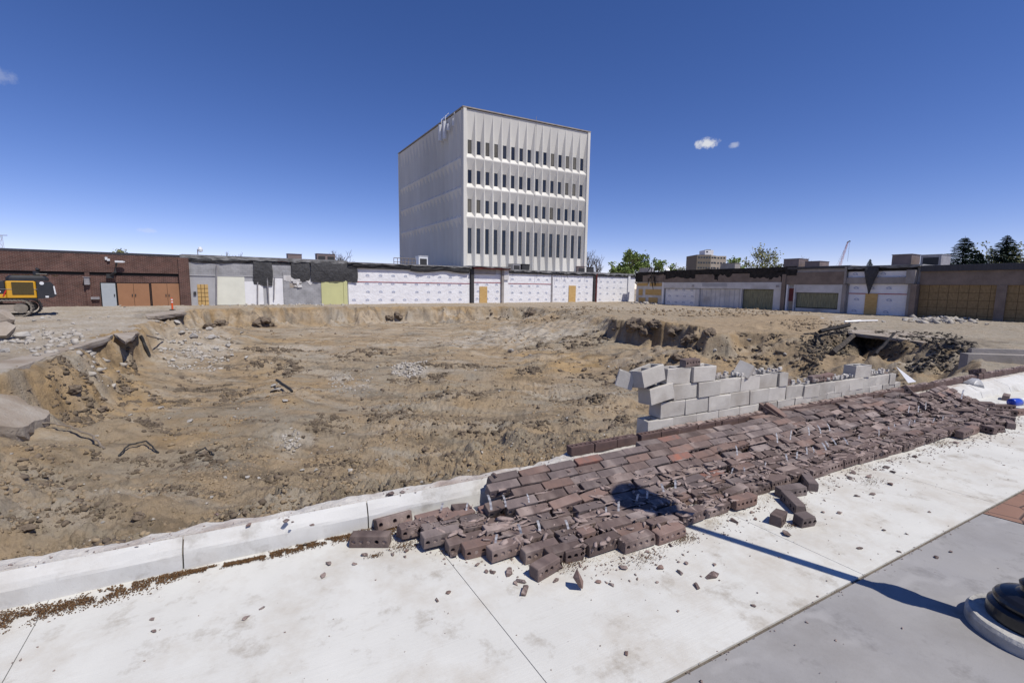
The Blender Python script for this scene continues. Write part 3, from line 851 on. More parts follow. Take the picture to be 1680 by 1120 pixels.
tag(f, 'rough broken white mortar footing along the back of the kerb', 'footing')

# ------------------------------------------------------------------ the old shopping row: facade planes
class Facade:
    def __init__(self, P0, P1):
        self.O = np.array(P0[:2]); d = np.array(P1[:2]) - self.O
        self.u = d / np.linalg.norm(d)
        self.n = np.array([self.u[1], -self.u[0]])           # outward, to the pit
        self.rz = math.atan2(self.u[1], self.u[0])
    def loc(self, px, py, off=0.0):
        d = ray(px, py)
        o = self.O + self.n * off
        k = ((o - CP[:2]) @ self.n) / (d[:2] @ self.n)
        p = CP + d * k
        return float((p[:2] - self.O) @ self.u), float(p[2])
    def pt(self, s, off=0.0):
        p = self.O + self.u * s + self.n * off
        return float(p[0]), float(p[1])

FL = Facade(at_depth(0, 504, 36.15), at_depth(1040, 495, 74.7))
FR = Facade(at_depth(1050, 498, 65.9), at_depth(1680, 528, 33.6))

class Shop:
    """one building of the row; local x along the front, -y towards the pit, z up from the plaza"""
    def __init__(self, F, name, label, cat, px0, px1, py=470, group=None, s0=None, s1=None, z0=G0 - .25):
        self.F = F
        self.s0 = F.loc(px0, py)[0] if s0 is None else s0
        self.s1 = F.loc(px1, py)[0] if s1 is None else s1
        self.w = self.s1 - self.s0
        x, y = F.pt(self.s0)
        self.zb = z0
        self.root = thing(name, label, cat, (x, y, z0), F.rz, group)
    def q(self, px, py, off=0.0):
        s, z = self.F.loc(px, py, off)
        return s - self.s0, z - self.zb
    def rect(self, px0, py0, px1, py1, off=0.0):
        ym, xm = (py0 + py1) / 2, (px0 + px1) / 2
        x0 = self.q(px0, ym, off)[0]; x1 = self.q(px1, ym, off)[0]
        z1 = self.q(xm, py0, off)[1]; z0 = self.q(xm, py1, off)[1]
        return x0, x1, max(z0, 0.02), z1
    def top(self, px, py): return self.q(px, py)[1]
    def panel(self, mb, r, d0, d1, mi=0):
        x0, x1, z0, z1 = r
        mb.box(x0, x1, -d1, -d0, z0, z1, mi)
    def part(self, name, mats, r, d0, d1, label=None, parent=None):
        mb = MB(); self.panel(mb, r, d0, d1)
        o = mb.build(name, mats, self.root if parent is None else parent)
        if label: o['label'] = label
        return o
    def mesh(self, name, mb, mats, label=None, parent=None, smooth=False):
        o = mb.build(name, mats, self.root if parent is None else parent, smooth=smooth)
        if label: o['label'] = label
        return o
    def shell(self, h, wallmat, depth=14.0, roof=True):
        mb = MB(); mb.box(0, self.w, 0, depth, 0, h)
        self.mesh('wall', mb, wallmat)
        if roof:
            mb = MB(); mb.box(.02, self.w - .02, .25, depth - .1, h, h + .06)
            self.mesh('roof', mb, M['roof'])

def marks(mb, x0, x1, z0, z1, y, dx=1.45, dz=.92, size=.52, mi=1, skew=0.0, skip=0.04, zs=None):
    """rows of small printed arcs on house wrap"""
    nz = int((z1 - z0) / dz) + 1
    for j in (range(nz) if zs is None else range(len(zs))):
        z = z0 + .45 + j * dz if zs is None else zs[j]
        if z > z1 - .15: continue
        x = x0 + .35 + (j % 2) * .12
        while x < x1 - size - .05:
            if rnd.random() > skip:
                n_ = 6
                for k in range(n_):
                    a0, a1 = math.pi * k / n_, math.pi * (k + 1) / n_
                    r0, r1 = size * .5, size * .5 - .10
                    c = x + size * .5
                    mb.add([(c - math.cos(a0) * r0, y, z + math.sin(a0) * .17), (c - math.cos(a1) * r0, y, z + math.sin(a1) * .17),
                            (c - math.cos(a1) * r1, y, z + math.sin(a1) * .10), (c - math.cos(a0) * r1, y, z + math.sin(a0) * .10)], [(0, 3, 2, 1)], mi)
                for k in range(3):
                    mb.add([(x + .09 + k * .12, y, z - .06), (x + .18 + k * .12, y, z - .06), (x + .18 + k * .12, y, z - .005), (x + .09 + k * .12, y, z - .005)], [(0, 1, 2, 3)], mi)
            x += dx + rnd.uniform(-.03, .03)

def wrap(shop, r, d=.04, dx=1.45, dz=.92, zs=None, name='house_wrap', size=.44):
    mb = MB()
    x0, x1, z0, z1 = r
    # slightly puckered sheet
    nx, nz = max(4, int((x1 - x0) / .35)), max(4, int((z1 - z0) / .35))
    X, Z = np.meshgrid(np.linspace(x0, x1, nx), np.linspace(z0, z1, nz))
    Y = -d - .012 * fbm(X + shop.s0, Z, 1.1, 3, 201) - .004
    vs = list(zip(X.ravel(), Y.ravel(), Z.ravel()))
    mb.add(vs, [(j * nx + i, j * nx + i + 1, (j + 1) * nx + i + 1, (j + 1) * nx + i) for j in range(nz - 1) for i in range(nx - 1)])
    mb.box(x0, x1, -d + .012, -.004, z0, z1)
    marks(mb, x0, x1, z0, z1, -d - .034, dx, dz, size, zs=zs)
    return shop.mesh(name, mb, [M['wrap'], M['print']])

def hang(shop, name, pts, z_top, drop, d=.12, material='tarp', seed=0):
    """membrane that hangs off the roof edge: pts = list of (x, drop) along the front"""
    mb = MB(); n_ = 9
    rows = []
    for i, (x, dr) in enumerate(pts):
        col = []
        for k in range(n_):
            f = k / (n_ - 1)
            w = .04 * math.sin(x * 3.1 + f * 3 + seed) + .02 * math.sin(x * 9 + f * 5)
            col.append((x + .04 * math.sin(f * 6 + i), -d - .10 * math.sin(f * math.pi) - w * (.2 + f), z_top - dr * drop * f))
        rows.append(col)
    vs = [p for c in rows for p in c]
    back = [(x, y + .025, z) for x, y, z in vs]
    m = len(vs)
    fs = []
    for i in range(len(pts) - 1):
        for k in range(n_ - 1):
            a = i * n_ + k
            fs.append((a, a + 1, a + n_ + 1, a + n_)); fs.append((m + a, m + a + n_, m + a + n_ + 1, m + a + 1))
    mb.add(vs + back, fs)
    return shop.mesh(name, mb, M[material], smooth=True)

def ragged_edge(shop, name, x0, x1, z, h, mats, d0=-.05, d1=.22, amp=.12, seed=0):
    """roof edge: a long beam with a torn outline"""
    mb = MB(); n_ = max(6, int((x1 - x0) / .45))
    xs = np.linspace(x0, x1, n_)
    top = z + amp * .5 * fbm(xs + seed, xs * 0, 1.6, 3, 211)
    bot = z - h - amp * np.maximum(fbm(xs + seed, xs * 0 + 5, .9, 3, 215), -.4)
    out = d1 + .05 * fbm(xs + seed, xs * 0 + 9, 1.1, 2, 219)
    vs = []
    for i in range(n_):
        vs += [(xs[i], -d0, bot[i]), (xs[i], -out[i], bot[i]), (xs[i], -out[i] - .02, top[i]), (xs[i], -d0 + .3, top[i] + .01)]
    fs = [(i * 4 + k, (i + 1) * 4 + k, (i + 1) * 4 + (k + 1) % 4, i * 4 + (k + 1) % 4) for i in range(n_ - 1) for k in range(4)]
    fs += [(0, 1, 2, 3), ((n_ - 1) * 4 + 3, (n_ - 1) * 4 + 2, (n_ - 1) * 4 + 1, (n_ - 1) * 4)]
    mb.add(vs, fs)
    return shop.mesh(name, mb, mats)

# --- brown brick building at the left
B = Shop(FL, 'brick_building', 'brown brick building with two pairs of tan doors behind the excavator', 'building', 0, 300, s0=FL.loc(0, 470)[0] - 26)
h = B.top(200, 415)
mb = MB(); mb.box(0, B.w, 0, 15, 0, h - .18); B.mesh('wall', mb, M['brickwall'])
mb = MB(); mb.box(.0, B.w + .05, -.06, 15.05, h - .18, h + .02); B.mesh('roof_edge', mb, M['fascia'])
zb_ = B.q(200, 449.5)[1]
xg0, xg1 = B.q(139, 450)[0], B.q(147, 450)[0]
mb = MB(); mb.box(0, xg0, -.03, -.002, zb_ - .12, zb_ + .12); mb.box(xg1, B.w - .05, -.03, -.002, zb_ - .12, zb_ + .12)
B.mesh('painted_recess_shadow', mb, M['darkgap'])  # near-black strip stands in for the shade in the recess under the upper brickwork
mb = MB(); mb.box(0, B.w - .1, -.13, -.002, zb_ + .12, h - .19); B.mesh('upper_brickwork', mb, M['brickwall'])
mb = MB(); mb.box(xg0, xg1, -.10, -.003, 0, zb_ + .12); B.mesh('pilaster', mb, M['brickwall'])
def door(shop, r, m, knob=True, leafs=1, d=.05, name='door'):
    x0, x1, z0, z1 = r
    mb = MB(); mb.box(x0 - .06, x1 + .06, -.03, -.002, z0, z1 + .06)
    fr = shop.mesh('door_frame', mb, M['darkgap'])
    for k in range(leafs):
        a = x0 + (x1 - x0) * k / leafs + .012; b = x0 + (x1 - x0) * (k + 1) / leafs - .012
        mb = MB(); mb.box(a, b, -d, -.031, z0 + .02, z1)
        dd = shop.mesh(name, mb, m)
        if knob:
            kx = b - .10 if k == 0 else a + .10
            mb = MB(); mb.box(kx - .03, kx + .03, -d - .06, -d - .001, z0 + .95, z0 + 1.15)
            shop.mesh('handle', mb, M['duct_dark'], parent=dd)
door(B, B.rect(167, 464.5, 191, 504), M['steel_door'])
door(B, B.rect(193.5, 465, 246, 503.5), M['tan_door'], leafs=2)
door(B, B.rect(249.5, 465, 300, 503), M['tan_door'], leafs=2)
# security camera on its arm, a bracket, a box lamp
x, z = B.q(198, 430)
mb = MB(); mb.box(x - .30, x + .26, -.66, -.46, z - .06, z + .10); mb.box(x + .261, x + .36, -.62, -.50, z - .03, z + .06)
cam_o = B.mesh('security_camera', mb, M['whitemetal'])
mb = MB(); mb.tube([(x - .2, -.60, z - .1), (x - .35, -.5, z - .9), (x - .75, -.16, z - 1.2)], .10, 6); mb.box(x - 1.0, x - .5, -.25, -.131, z - 1.4, z - 1.05)
B.mesh('camera_arm', mb, M['duct_dark'], parent=cam_o)
x, z = B.q(177, 425); mb = MB()
mb.box(x - .16, x + .0, -.24, -.131, z - .08, z + .16); mb.box(x - .02, x + .16, -.30, -.131, z - .16, z + .02); B.mesh('wall_bracket', mb, M['whitemetal'])
x, z = B.q(144, 461.5); mb = MB(); mb.box(x - .17, x + .17, -.36, -.10, z - .28, z + .34); lampo = B.mesh('wall_lamp', mb, M['galv'])
mb = MB(); mb.box(x - .22, x + .22, -.42, -.09, z + .342, z + .38); B.mesh('lamp_cover', mb, M['galv'], parent=lampo)
r = B.rect(150, 487, 164, 491); mb = MB(); mb.box(r[0], r[1], -.2, -.002, r[2], r[3]); B.mesh('wall_valve', mb, M['galv'])

# --- gutted grey shop with hanging black tarp
B = Shop(FL, 'gutted_shop', 'gutted grey and cream shop front with torn black tarp along its roof', 'building', 300.5, 570.5)
h = B.top(435, 423)
B.shell(h, M['greypaint'])
zu = B.q(435, 453)[1]
x300, x415 = .02, B.q(415, 450)[0]
mb = MB(); mb.box(.02, B.q(478, 450)[0], -.05, -.002, zu, h - .35); B.mesh('block_band', mb, M['cmu'])
mb = MB(); mb.box(.02, B.q(478, 450)[0], -.07, -.051, zu - .09, zu); B.mesh('ledge', mb, M['greypaint'])
B.part('cream_wall', M['cream'], B.rect(355, 454, 402, 500), .0025, .05)
B.part('white_wall', M['white'], B.rect(402, 462, 432, 500), .0025, .06)
B.part('white_wall', M['white'], B.rect(441, 456, 464.5, 500), .0025, .055)
B.part('block_infill', M['cmu'], B.rect(464.8, 447, 526.5, 500), .003, .10)
B.part('lime_wall', M['lime'], B.rect(527, 454, 563, 499.5), .003, .12)
B.part('lime_wall', M['lime'], B.rect(563.3, 454, 569.5, 499.5), .003, .16)
B.part('dark_opening', M['darkgap'], B.rect(526.8, 442, 569, 453.8), .003, .06)
B.part('plywood_door', M['ply'], B.rect(324.5, 466.5, 342, 500.5), .003, .05)
x0, x1, z0, z1 = B.rect(324.5, 466.5, 342, 500.5)
mb = MB()
for k in (1, 2): mb.box(x0 + (x1 - x0) * k / 3 - .02, x0 + (x1 - x0) * k / 3 + .02, -.054, -.0505, z0, z1)
for k in range(1, 5): mb.box(x0, x1, -.0545, -.0505, z0 + (z1 - z0) * k / 5 - .02, z0 + (z1 - z0) * k / 5 + .02)
B.mesh('board_seams', mb, M['osbdark'])
mb = MB(); x0, x1, z0, z1 = B.rect(475, 456.5, 492.5, 472); mb.box(x0, x1, -.106, -.1005, z0, z1); B.mesh('wall_hole', mb, M['slab'])
mb = MB()
for k in range(14):
    a = rnd.uniform(x0 + .1, x1 - .3); c = rnd.uniform(z0 + .05, z1 - .3); w = rnd.uniform(.15, .5)
    mb.box(a, a + w, -.16 - rnd.uniform(0, .06), -.107, c, c + rnd.uniform(.1, .35), jit=.06)
B.mesh('torn_insulation', mb, M['offwhite'])
mb = MB(); xa, xb = B.q(465, 455)[0], B.q(515, 455)[0]; za = B.q(490, 452)[1]
n_ = 26; pts = []
for k in range(n_ + 1):
    f = k / n_; pts.append((xa + (xb - xa) * f, za - .35 - .55 * abs(fbm(np.array(f * 5.0), np.array(.3), 1, 3, 221)) - .25 * math.sin(f * 9) ** 2))
for k in range(n_):
    (p, q), (p2, q2) = pts[k], pts[k + 1]
    mb.add([(p, -.13, q), (p2, -.13, q2), (p2, -.112, za), (p, -.112, za), (p, -.105, q), (p2, -.105, q2)], [(0, 1, 2, 3), (0, 4, 5, 1)])
B.mesh('torn_paper', mb, M['offwhite'])
for px, y0_, y1_, sl in ((422.5, 463, 500, 0), (438, 456, 499, 3), (450, 456, 492, -1), (355.5, 434, 500, 0)):
    a = B.q(px, y0_); b = B.q(px + sl, y1_)
    mb = MB(); mb.tube([(a[0], -.16, a[1]), (b[0], -.16, b[1])], .06, 6)
    B.mesh('pipe', mb, M['galv'])
x, z = B.q(320, 481); mb = MB(); mb.box(x - .1, x + .1, -.12, -.002, z - .15, z + .15); B.mesh('switch_box', mb, M['duct_dark'])
ragged_edge(B, 'roof_edge', -.1, B.w, h, .34, M['membrane'], seed=3)
mb = MB(); mb.box(.05, B.w - .05, -.10, -.002, h - .62, h - .36); B.mesh('dark_fascia', mb, M['black'])
r = B.rect(455, 424, 474, 429.5); B.part('steel_beam', M['redsteel'], r, .101, .20)
x0 = lambda px: B.q(px, 436)[0]
hang(B, 'hanging_tarp', [(x, .55 + .2 * math.sin(x * .7)) for x in np.linspace(.3, x0(414), 20)], h - .15, .75, seed=1)
hang(B, 'hanging_tarp', [(x, 1 + .03 * math.sin(x * 2)) for x in np.linspace(x0(415), x0(446), 12)], h - .15, 2.55, seed=2)
hang(B, 'hanging_tarp', [(x, 1 + .02 * math.sin(x * 2)) for x in np.linspace(x0(477), x0(507.5), 12)], h - .15, 2.1, seed=5)
hang(B, 'hanging_tarp', [(x, .98 + .02 * math.sin(x * 1.7)) for x in np.linspace(x0(509), x0(585), 24)], h - .15, 2.15, d=.2, seed=7)
mb = MB(); mb.box(-.25, .55, -.28, -.003, 0, h - .3); B.mesh('brick_pier', mb, M['brickwall'])

# --- shop fronts in white house wrap
WL = 'house wrapped shops on the left row'
B = Shop(FL, 'wrapped_shop', 'widest shop front in white house wrap right of the lime green wall', 'building', 570.8, 771, group=WL)
h = B.top(670, 434)
B.shell(h, M['greylight'])
r = B.rect(571, 441, 770, 498.5); wrap(B, r, .06)
x0, x1, z0, z1 = r; zt = B.q(670, 463.5)[1]
mb = MB(); mb.box(x0, x1, -.108, -.0985, zt - .035, zt + .035); B.mesh('red_tape', mb, M['tape'])
ragged_edge(B, 'roof_edge', 0, B.w, h, .14, M['membrane'], d1=.5, seed=13)
mb = MB(); mb.box(0, B.w, -.32, -.003, h - .62, h - .15); B.mesh('dark_fascia', mb, M['black'])
hang(B, 'hanging_tarp', [(x, .4 + .28 * abs(math.sin(x * .55))) for x in np.linspace(B.q(672, 440)[0], B.w - .3, 26)], h - .1, 1.1, d=.34, material='black', seed=4)
hang(B, 'hanging_tarp', [(x, .3 + .3 * abs(math.sin(x * .8))) for x in np.linspace(.5, 7, 14)], h - .1, .7, d=.34, material='black', seed=9)

B = Shop(FL, 'wrapped_shop', 'narrow wrapped shop front with a plywood door under a red steel canopy', 'building', 771.2, 833, group=WL)
h = B.top(800, 437.5)
B.shell(h, M['greylight'])
r = B.rect(776, 450, 821, 497.5); wrap(B, r, .06, zs=[.75, 1.7, 2.6])
x0, x1, z0, z1 = r; zt = B.q(800, 463.5)[1]
mb = MB(); mb.box(x0, x1, -.108, -.0985, zt - .035, zt + .035); B.mesh('red_tape', mb, M['tape'])
B.part('plywood_door', M['ply'], B.rect(786, 470, 798.5, 497.5), .061, .14)
B.part('pillar', M['duct_dark'], B.rect(770.8, 437, 775.8, 497.5), .003, .35)
B.part('pillar', M['pillar'], B.rect(821.2, 441, 824.5, 497.5), .003, .35)
B.part('pillar', M['white'], B.rect(824.7, 444, 832, 497.5), .003, .22)
B.part('concrete_beam', M['pillar'], B.rect(776, 441.5, 812, 449.5), .107, .3)
B.part('concrete_beam', M['offwhite'], B.rect(824.6, 443, 832, 459), .223, .40)
ragged_edge(B, 'roof_edge', 0, B.w, h, .13, M['membrane'], d1=.9, seed=23)
mb = MB(); mb.box(.2, B.w - .1, -.8, -.003, h - .34, h - .14); B.mesh('steel_beam', mb, M['redsteel'])

B = Shop(FL, 'wrapped_shop', 'wrapped shop front with a plywood door and red downpipe beside the corner', 'building', 833.2, 1041, group=WL)
h = B.top(935, 446)
B.shell(h, M['greylight'])
r = B.rect(833, 447.5, 903.5, 497); wrap(B, r, .06)
x0, x1, z0, z1 = r; zt = B.q(868, 465.5)[1]
mb = MB(); mb.box(x0, x1, -.108, -.0985, zt - .035, zt + .035); B.mesh('red_tape', mb, M['tape'])
r = B.rect(906, 448, 972, 496.5); wrap(B, r, .06)
r = B.rect(979, 450, 1028, 496.5); wrap(B, r, .10)
B.part('plywood_door', M['ply'], B.rect(932.3, 468.5, 943.5, 496.5), .061, .15)
B.part('pillar', M['galv'], B.rect(903.6, 447, 905.8, 497), .003, .16)
B.part('pillar', M['duct_dark'], B.rect(972.3, 447, 974.6, 497), .003, .25)
mb = MB(); a = B.q(977, 448); b = B.q(977, 497); mb.tube([(a[0], -.25, max(b[1], .02)), (a[0], -.25, a[1])], .13, 8); B.mesh('downpipe', mb, M['redsteel'])
B.part('pillar', M['white'], B.rect(1028.2, 450, 1031.5, 496.5), .003, .3)
B.part('side_wrap', M['wrap'], B.rect(1031.7, 452, 1040.5, 496.5), .003, .08)
ragged_edge(B, 'roof_edge', 0, B.w, h, .22, M['membrane'], d1=.35, seed=33, amp=.18)
mb = MB(); mb.box(0, B.w, -.25, -.003, h - .50, h - .23); B.mesh('dark_fascia', mb, M['black'])
for k in range(9):
    mb = MB(); xx = rnd.uniform(.5, B.w - .5); mb.tube([(xx, -.38, h - .1), (xx + rnd.uniform(-.1, .1), -.42, h - .5), (xx + rnd.uniform(-.2, .2), -.40, h - rnd.uniform(.7, 1.4))], .025, 4)
    B.mesh('loose_cable', mb, M['cable'])

# --- the right hand row, in shade
RL = 'shops of the burnt right row'
def dark_edge(B, h, hh=.55, m='char', d=.35, amp=.15, seed=0):
    ragged_edge(B, 'roof_edge', 0, B.w, h, hh, M[m], d1=d, amp=amp, seed=seed)

B = Shop(FR, 'burnt_shop', 'fire blackened shop front with plywood framing at the inner corner', 'building', 1044, 1091, py=472, group=RL)
h = B.top(1068, 446.5)
B.shell(h, M['offwhite'], depth=16)
B.part('panel_band', M['band'], B.rect(1057, 450, 1091, 462.5), .003, .30)
B.part('charred_opening', M['char'], B.rect(1044.5, 450, 1056.8, 462.5), .003, .25)
r = B.rect(1045, 463.2, 1089, 498); B.part('white_boarding', M['offwhite'], r, .003, .12)
for rc in ((1046.5, 464, 1064, 469), (1067, 464, 1087, 469.5), (1049, 474, 1055.5, 484), (1060, 474.5, 1086, 484), (1049, 488, 1060, 496), (1065, 488, 1080, 497)):
    B.part('plywood_board', M['ply'], B.rect(*rc), .121, .16)
B.part('pillar', M['white'], B.rect(1088.5, 463, 1090.8, 498), .122, .3)
dark_edge(B, h, .35, seed=41)
mb = MB(); x, z = B.q(1073, 466)
for k in range(10):
    a = (x + rnd.uniform(-.6, .6), -.4 - rnd.uniform(0, .3), z + rnd.uniform(-.2, 2.4)); b = (a[0] + rnd.uniform(-.5, .5), a[1] - .1, a[2] - rnd.uniform(.5, 1.4))
    mb.tube([a, b], [.10, .04], 4)
B.mesh('hanging_debris', mb, M['char'])

B = Shop(FR, 'burnt_shop', 'long burnt shop front with white siding and a curtained display window', 'building', 1091.2, 1291, py=480, group=RL)
h = B.top(1190, 441.5)
B.shell(h, M['greypaint'], depth=16)
B.part('panel_band', M['band'], B.rect(1091.4, 449.5, 1284, 463), .003, .30)
B.part('charred_fascia', M['char'], B.rect(1091.4, 441, 1290, 449.3), .003, .22)
for rc in ((1092, 446, 1141, 458), (1170, 446, 1201, 455), (1172, 450, 1178, 461), (1230, 446, 1262, 457), (1262, 446, 1290, 459)):
    x0, x1, z0, z1 = B.rect(*rc, off=.3)
    mb = MB(); n_ = 14; xs = np.linspace(x0, x1, n_); lo = z0 + .5 * np.abs(fbm(xs, xs * 0 + x0, 1.0, 3, 231))
    for k in range(n_ - 1): mb.add([(xs[k], -.315, lo[k]), (xs[k + 1], -.315, lo[k + 1]), (xs[k + 1], -.315, z1), (xs[k], -.315, z1)], [(0, 1, 2, 3)])
    mb.box(x0, x1, -.314, -.302, z1 - .25, z1)
    B.mesh('burn_scar', mb, M['char'])
B.part('white_band', M['offwhite'], B.rect(1091.4, 463.2, 1289, 473.5), .003, .34)
B.part('soot_stain', M['greypaint'], B.rect(1155, 464.5, 1196, 470), .341, .345)
r = B.rect(1092, 474, 1142, 502.5); wrap(B, r, .03, zs=[.6, 1.4, 2.2], dx=1.2)
B.part('pillar', M['offwhite'], B.rect(1142.5, 474, 1149, 503.5), .003, .3)
r = B.rect(1149.5, 474, 1216, 507); x0, x1, z0, z1 = r
mb = MB(); mb.box(x0, x1, -.06, -.003, z0, z1)
k = x0 + .2
while k < x1: mb.box(k, k + .06, -.085, -.061, z0, z1, 1); k += .62
B.mesh('white_siding', mb, [M['offwhite'], M['greylight']])
B.part('pillar', M['offwhite'], B.rect(1216.5, 474, 1218.8, 507.5), .003, .3)
r = B.rect(1219.2, 474.5, 1269.5, 508.5); x0, x1, z0, z1 = r
def curtained(B, r, name='display_window'):
    x0, x1, z0, z1 = r
    mb = MB(); mb.box(x0, x1, -.02, -.003, z0, z1); win = B.mesh(name, mb, M['darkgap'])
    mb = MB(); n_ = int((x1 - x0) / .09)
    xs = np.linspace(x0 + .05, x1 - .05, n_)
    ys = -.045 - .018 * np.sin(xs * 2 * np.pi / .55) - .008 * np.sin(xs * 2 * np.pi / .19)
    vs = [(x, y, z0 + .08) for x, y in zip(xs, ys)] + [(x, y, z1 - .04) for x, y in zip(xs, ys)]
    mb.add(vs, [(i, i + 1, n_ + i + 1, n_ + i) for i in range(n_ - 1)])
    B.mesh('curtain', mb, M['olive'], parent=win, smooth=True)
    return win
curtained(B, r)
B.part('white_panel', M['offwhite'], B.rect(1269.8, 474.5, 1284, 509), .003, .2)
B.part('pillar', M['band'], B.rect(1284.3, 450, 1290.6, 509.5), .003, .38)
dark_edge(B, h, .45, seed=47, amp=.22)
B.part('wall_sign_plate', M['galv'], B.rect(1138, 467, 1141.5, 470.5), .341, .37)
B.part('wall_sign_plate', M['galv'], B.rect(1276, 467.5, 1281.5, 471.5), .341, .37)

B = Shop(FR, 'burnt_shop', 'boarded shop front with a wide olive window and a torn open doorway', 'building', 1291.2, 1390, py=485, group=RL)
h = B.top(1340, 437.5)
B.shell(h, M['greypaint'], depth=16)
B.part('panel_band', M['band'], B.rect(1291.4, 446.5, 1389, 466.5), .003, .30)
B.part('charred_fascia', M['char'], B.rect(1291.4, 437, 1310, 452), .301, .34)
B.part('grey_fascia', M['pillar'], B.rect(1310.5, 441, 1389, 446.2), .003, .25)
B.part('dark_opening', M['redsteel'], B.rect(1294, 473, 1303.5, 494), .003, .03)
B.part('dark_opening', M['slab'], B.rect(1294, 494.2, 1303.5, 512), .003, .03)
B.part('white_band', M['offwhite'], B.rect(1307, 467, 1381, 480), .003, .24)
curtained(B, B.rect(1306.5, 480.5, 1377, 506))
B.part('stall_riser', M['offwhite'], B.rect(1306, 506.3, 1377, 514), .003, .2)
B.part('pillar', M['white'], B.rect(1291.4, 467, 1293.8, 511), .003, .3)
B.part('pillar', M['offwhite'], B.rect(1303.8, 467, 1306.2, 512.5), .003, .3)
B.part('pillar', M['offwhite'], B.rect(1377.5, 467, 1383, 515), .003, .3)
B.part('pillar', M['pillar'], B.rect(1383.3, 467, 1389.5, 516), .003, .42)
dark_edge(B, h, .22, 'fascia', seed=53, amp=.05)

B = Shop(FR, 'wrapped_shop', 'shaded wrapped shop front with a plywood door between two concrete pillars', 'building', 1390.2, 1507, py=485, group=RL)
h = B.top(1450, 436)
B.shell(h, M['greypaint'], depth=16)
r = B.rect(1392, 466, 1490, 520); wrap(B, r, .06, dx=1.25, dz=1.05, size=.42)
x0, x1, z0, z1 = r; zt = B.q(1440, 482)[1]
mb = MB(); mb.box(x0, x1, -.112, -.1, zt - .035, zt + .035); B.mesh('red_tape', mb, M['tape'])
B.part('panel_band', M['pillar'], B.rect(1391, 455, 1490, 465.7), .003, .30)
r = B.rect(1393, 445, 1490, 454.7); wrap(B, r, .1, zs=[(r[2] + r[3]) / 2], dx=2.2, size=.42)
B.part('plywood_door', M['ply'], B.rect(1419.5, 481.5, 1439.5, 519), .113, .17)
B.part('pillar', M['pillar'], B.rect(1490.3, 466, 1497, 521), .003, .45)
B.part('pillar', M['band'], B.rect(1497.2, 466, 1506.5, 522), .003, .7)
B.part('concrete_beam', M['pillar'], B.rect(1491, 443, 1506, 465.5), .003, .6)
B.part('dark_fascia', M['char'], B.rect(1391, 437, 1506, 444.6), .003, .2)
B.part('pillar', M['pillar'], B.rect(1388.5, 438, 1392, 466), .31, .45)
ragged_edge(B, 'roof_edge', 0, B.w, h, .22, M['membrane'], d1=.42, amp=.16, seed=61)
hang(B, 'hanging_tarp', [(x, f) for x, f in zip(np.linspace(B.q(1423, 445)[0], B.q(1446, 445)[0], 9), (.25, .6, .8, 1.0, .95, .75, .5, .35, .15))], h - .05, 2.5, d=.46, seed=3)

B = Shop(FR, 'boarded_shop', 'dark roofed shop with two big strand board hoardings beside the right pillar', 'building', 1507.2, 1680, py=490, group=RL, s1=FR.loc(1680, 490)[0] + 16)
h = B.top(1590, 434.5)
B.shell(h, M['band'], depth=16)
zt = B.q(1590, 444)[1]; zb2 = B.q(1590, 467.5)[1]
mb = MB(); mb.box(0, B.w + .1, -.35, -.003, zt, h + .02); B.mesh('roof_fascia', mb, M['fascia'])
mb = MB(); mb.box(0, B.w, -.16, -.003, zb2, zt - .002); B.mesh('panel_band', mb, M['band'])
xs = [B.q(p, 490)[0] for p in (1508, 1634, 1651)]
def hoard(x0, x1, z1):
    mb = MB(); mb.box(x0, x1, -.04, -.003, .02, z1)
    o = B.mesh('strand_board_hoarding', mb, M['osb'])
    mb = MB()
    k = x0 + .61
    while k < x1: mb.box(k - .012, k + .012, -.046, -.041, .02, z1); k += .61
    z = z1 - .61
    while z > .1: mb.box(x0, x1, -.0465, -.041, z - .012, z + .012); z -= .61
    B.mesh('board_seam', mb, M['osbdark'], parent=o)
hoard(xs[0], xs[1], zb2 - .01)
hoard(xs[2], xs[2] + 6.0, zb2 - .01); hoard(xs[2] + 6.7, B.w - .3, zb2 - .01)
for a, b in ((xs[1], xs[2]), (xs[2] + 6.0, xs[2] + 6.7)):
    mb = MB(); mb.box(a, b, -.18, -.003, .0, zb2 - .003); B.mesh('pillar', mb, M['band'])

# ------------------------------------------------------------------ things on the roofs
def roof_unit(F, px0, py0, px1, py1, back, label, m, vents=True, depth=1.2, name='rooftop_unit', cat='rooftop unit', group='rooftop units', zroof=None):
    s0, z1 = F.loc(px0, py0, -back); s1, _ = F.loc(px1, py0, -back)
    _, z0 = F.loc((px0 + px1) / 2, py1, -back)
    z0 = min(z0, 4.2) if zroof is None else zroof
    x, y = F.pt(s0, -back)
    r = thing(name, label, cat, (x, y, z0), F.rz, group)
    w, h = s1 - s0, z1 - z0
    mb = MB(); mb.box(0, w, 0, depth, .12, h); mb.box(-.05, w + .05, -.05, depth + .05, h + .002, h + .05); o = mb.build('casing', m, r)
    mb = MB(); mb.box(.08, w - .08, .05, depth - .05, 0, .118); mb.build('base_frame', M['duct_dark'], r)
    if vents:
        mb = MB()
        n_ = max(1, int(w / .9))
        for k in range(n_):
            a = w * (k + .12) / n_; b = w * (k + .88) / n_
            mb.box(a, b, -.018, -.002, .2, h * .8)
        mb.build('vent_grille', M['duct_dark'], r)
    return r
roof_unit(FL, 472, 416.5, 495, 424, 3.0, 'low brown rooftop duct unit left of the wider one over the grey shop', M['ductbrown'], vents=False)
roof_unit(FL, 520, 416.3, 550, 425, 3.0, 'wider brown rooftop duct unit over the lime green wall', M['ductbrown'])
roof_unit(FL, 687, 420, 702, 430, 4.0, 'small white rooftop unit in front of the tower left face', M['whitemetal'])
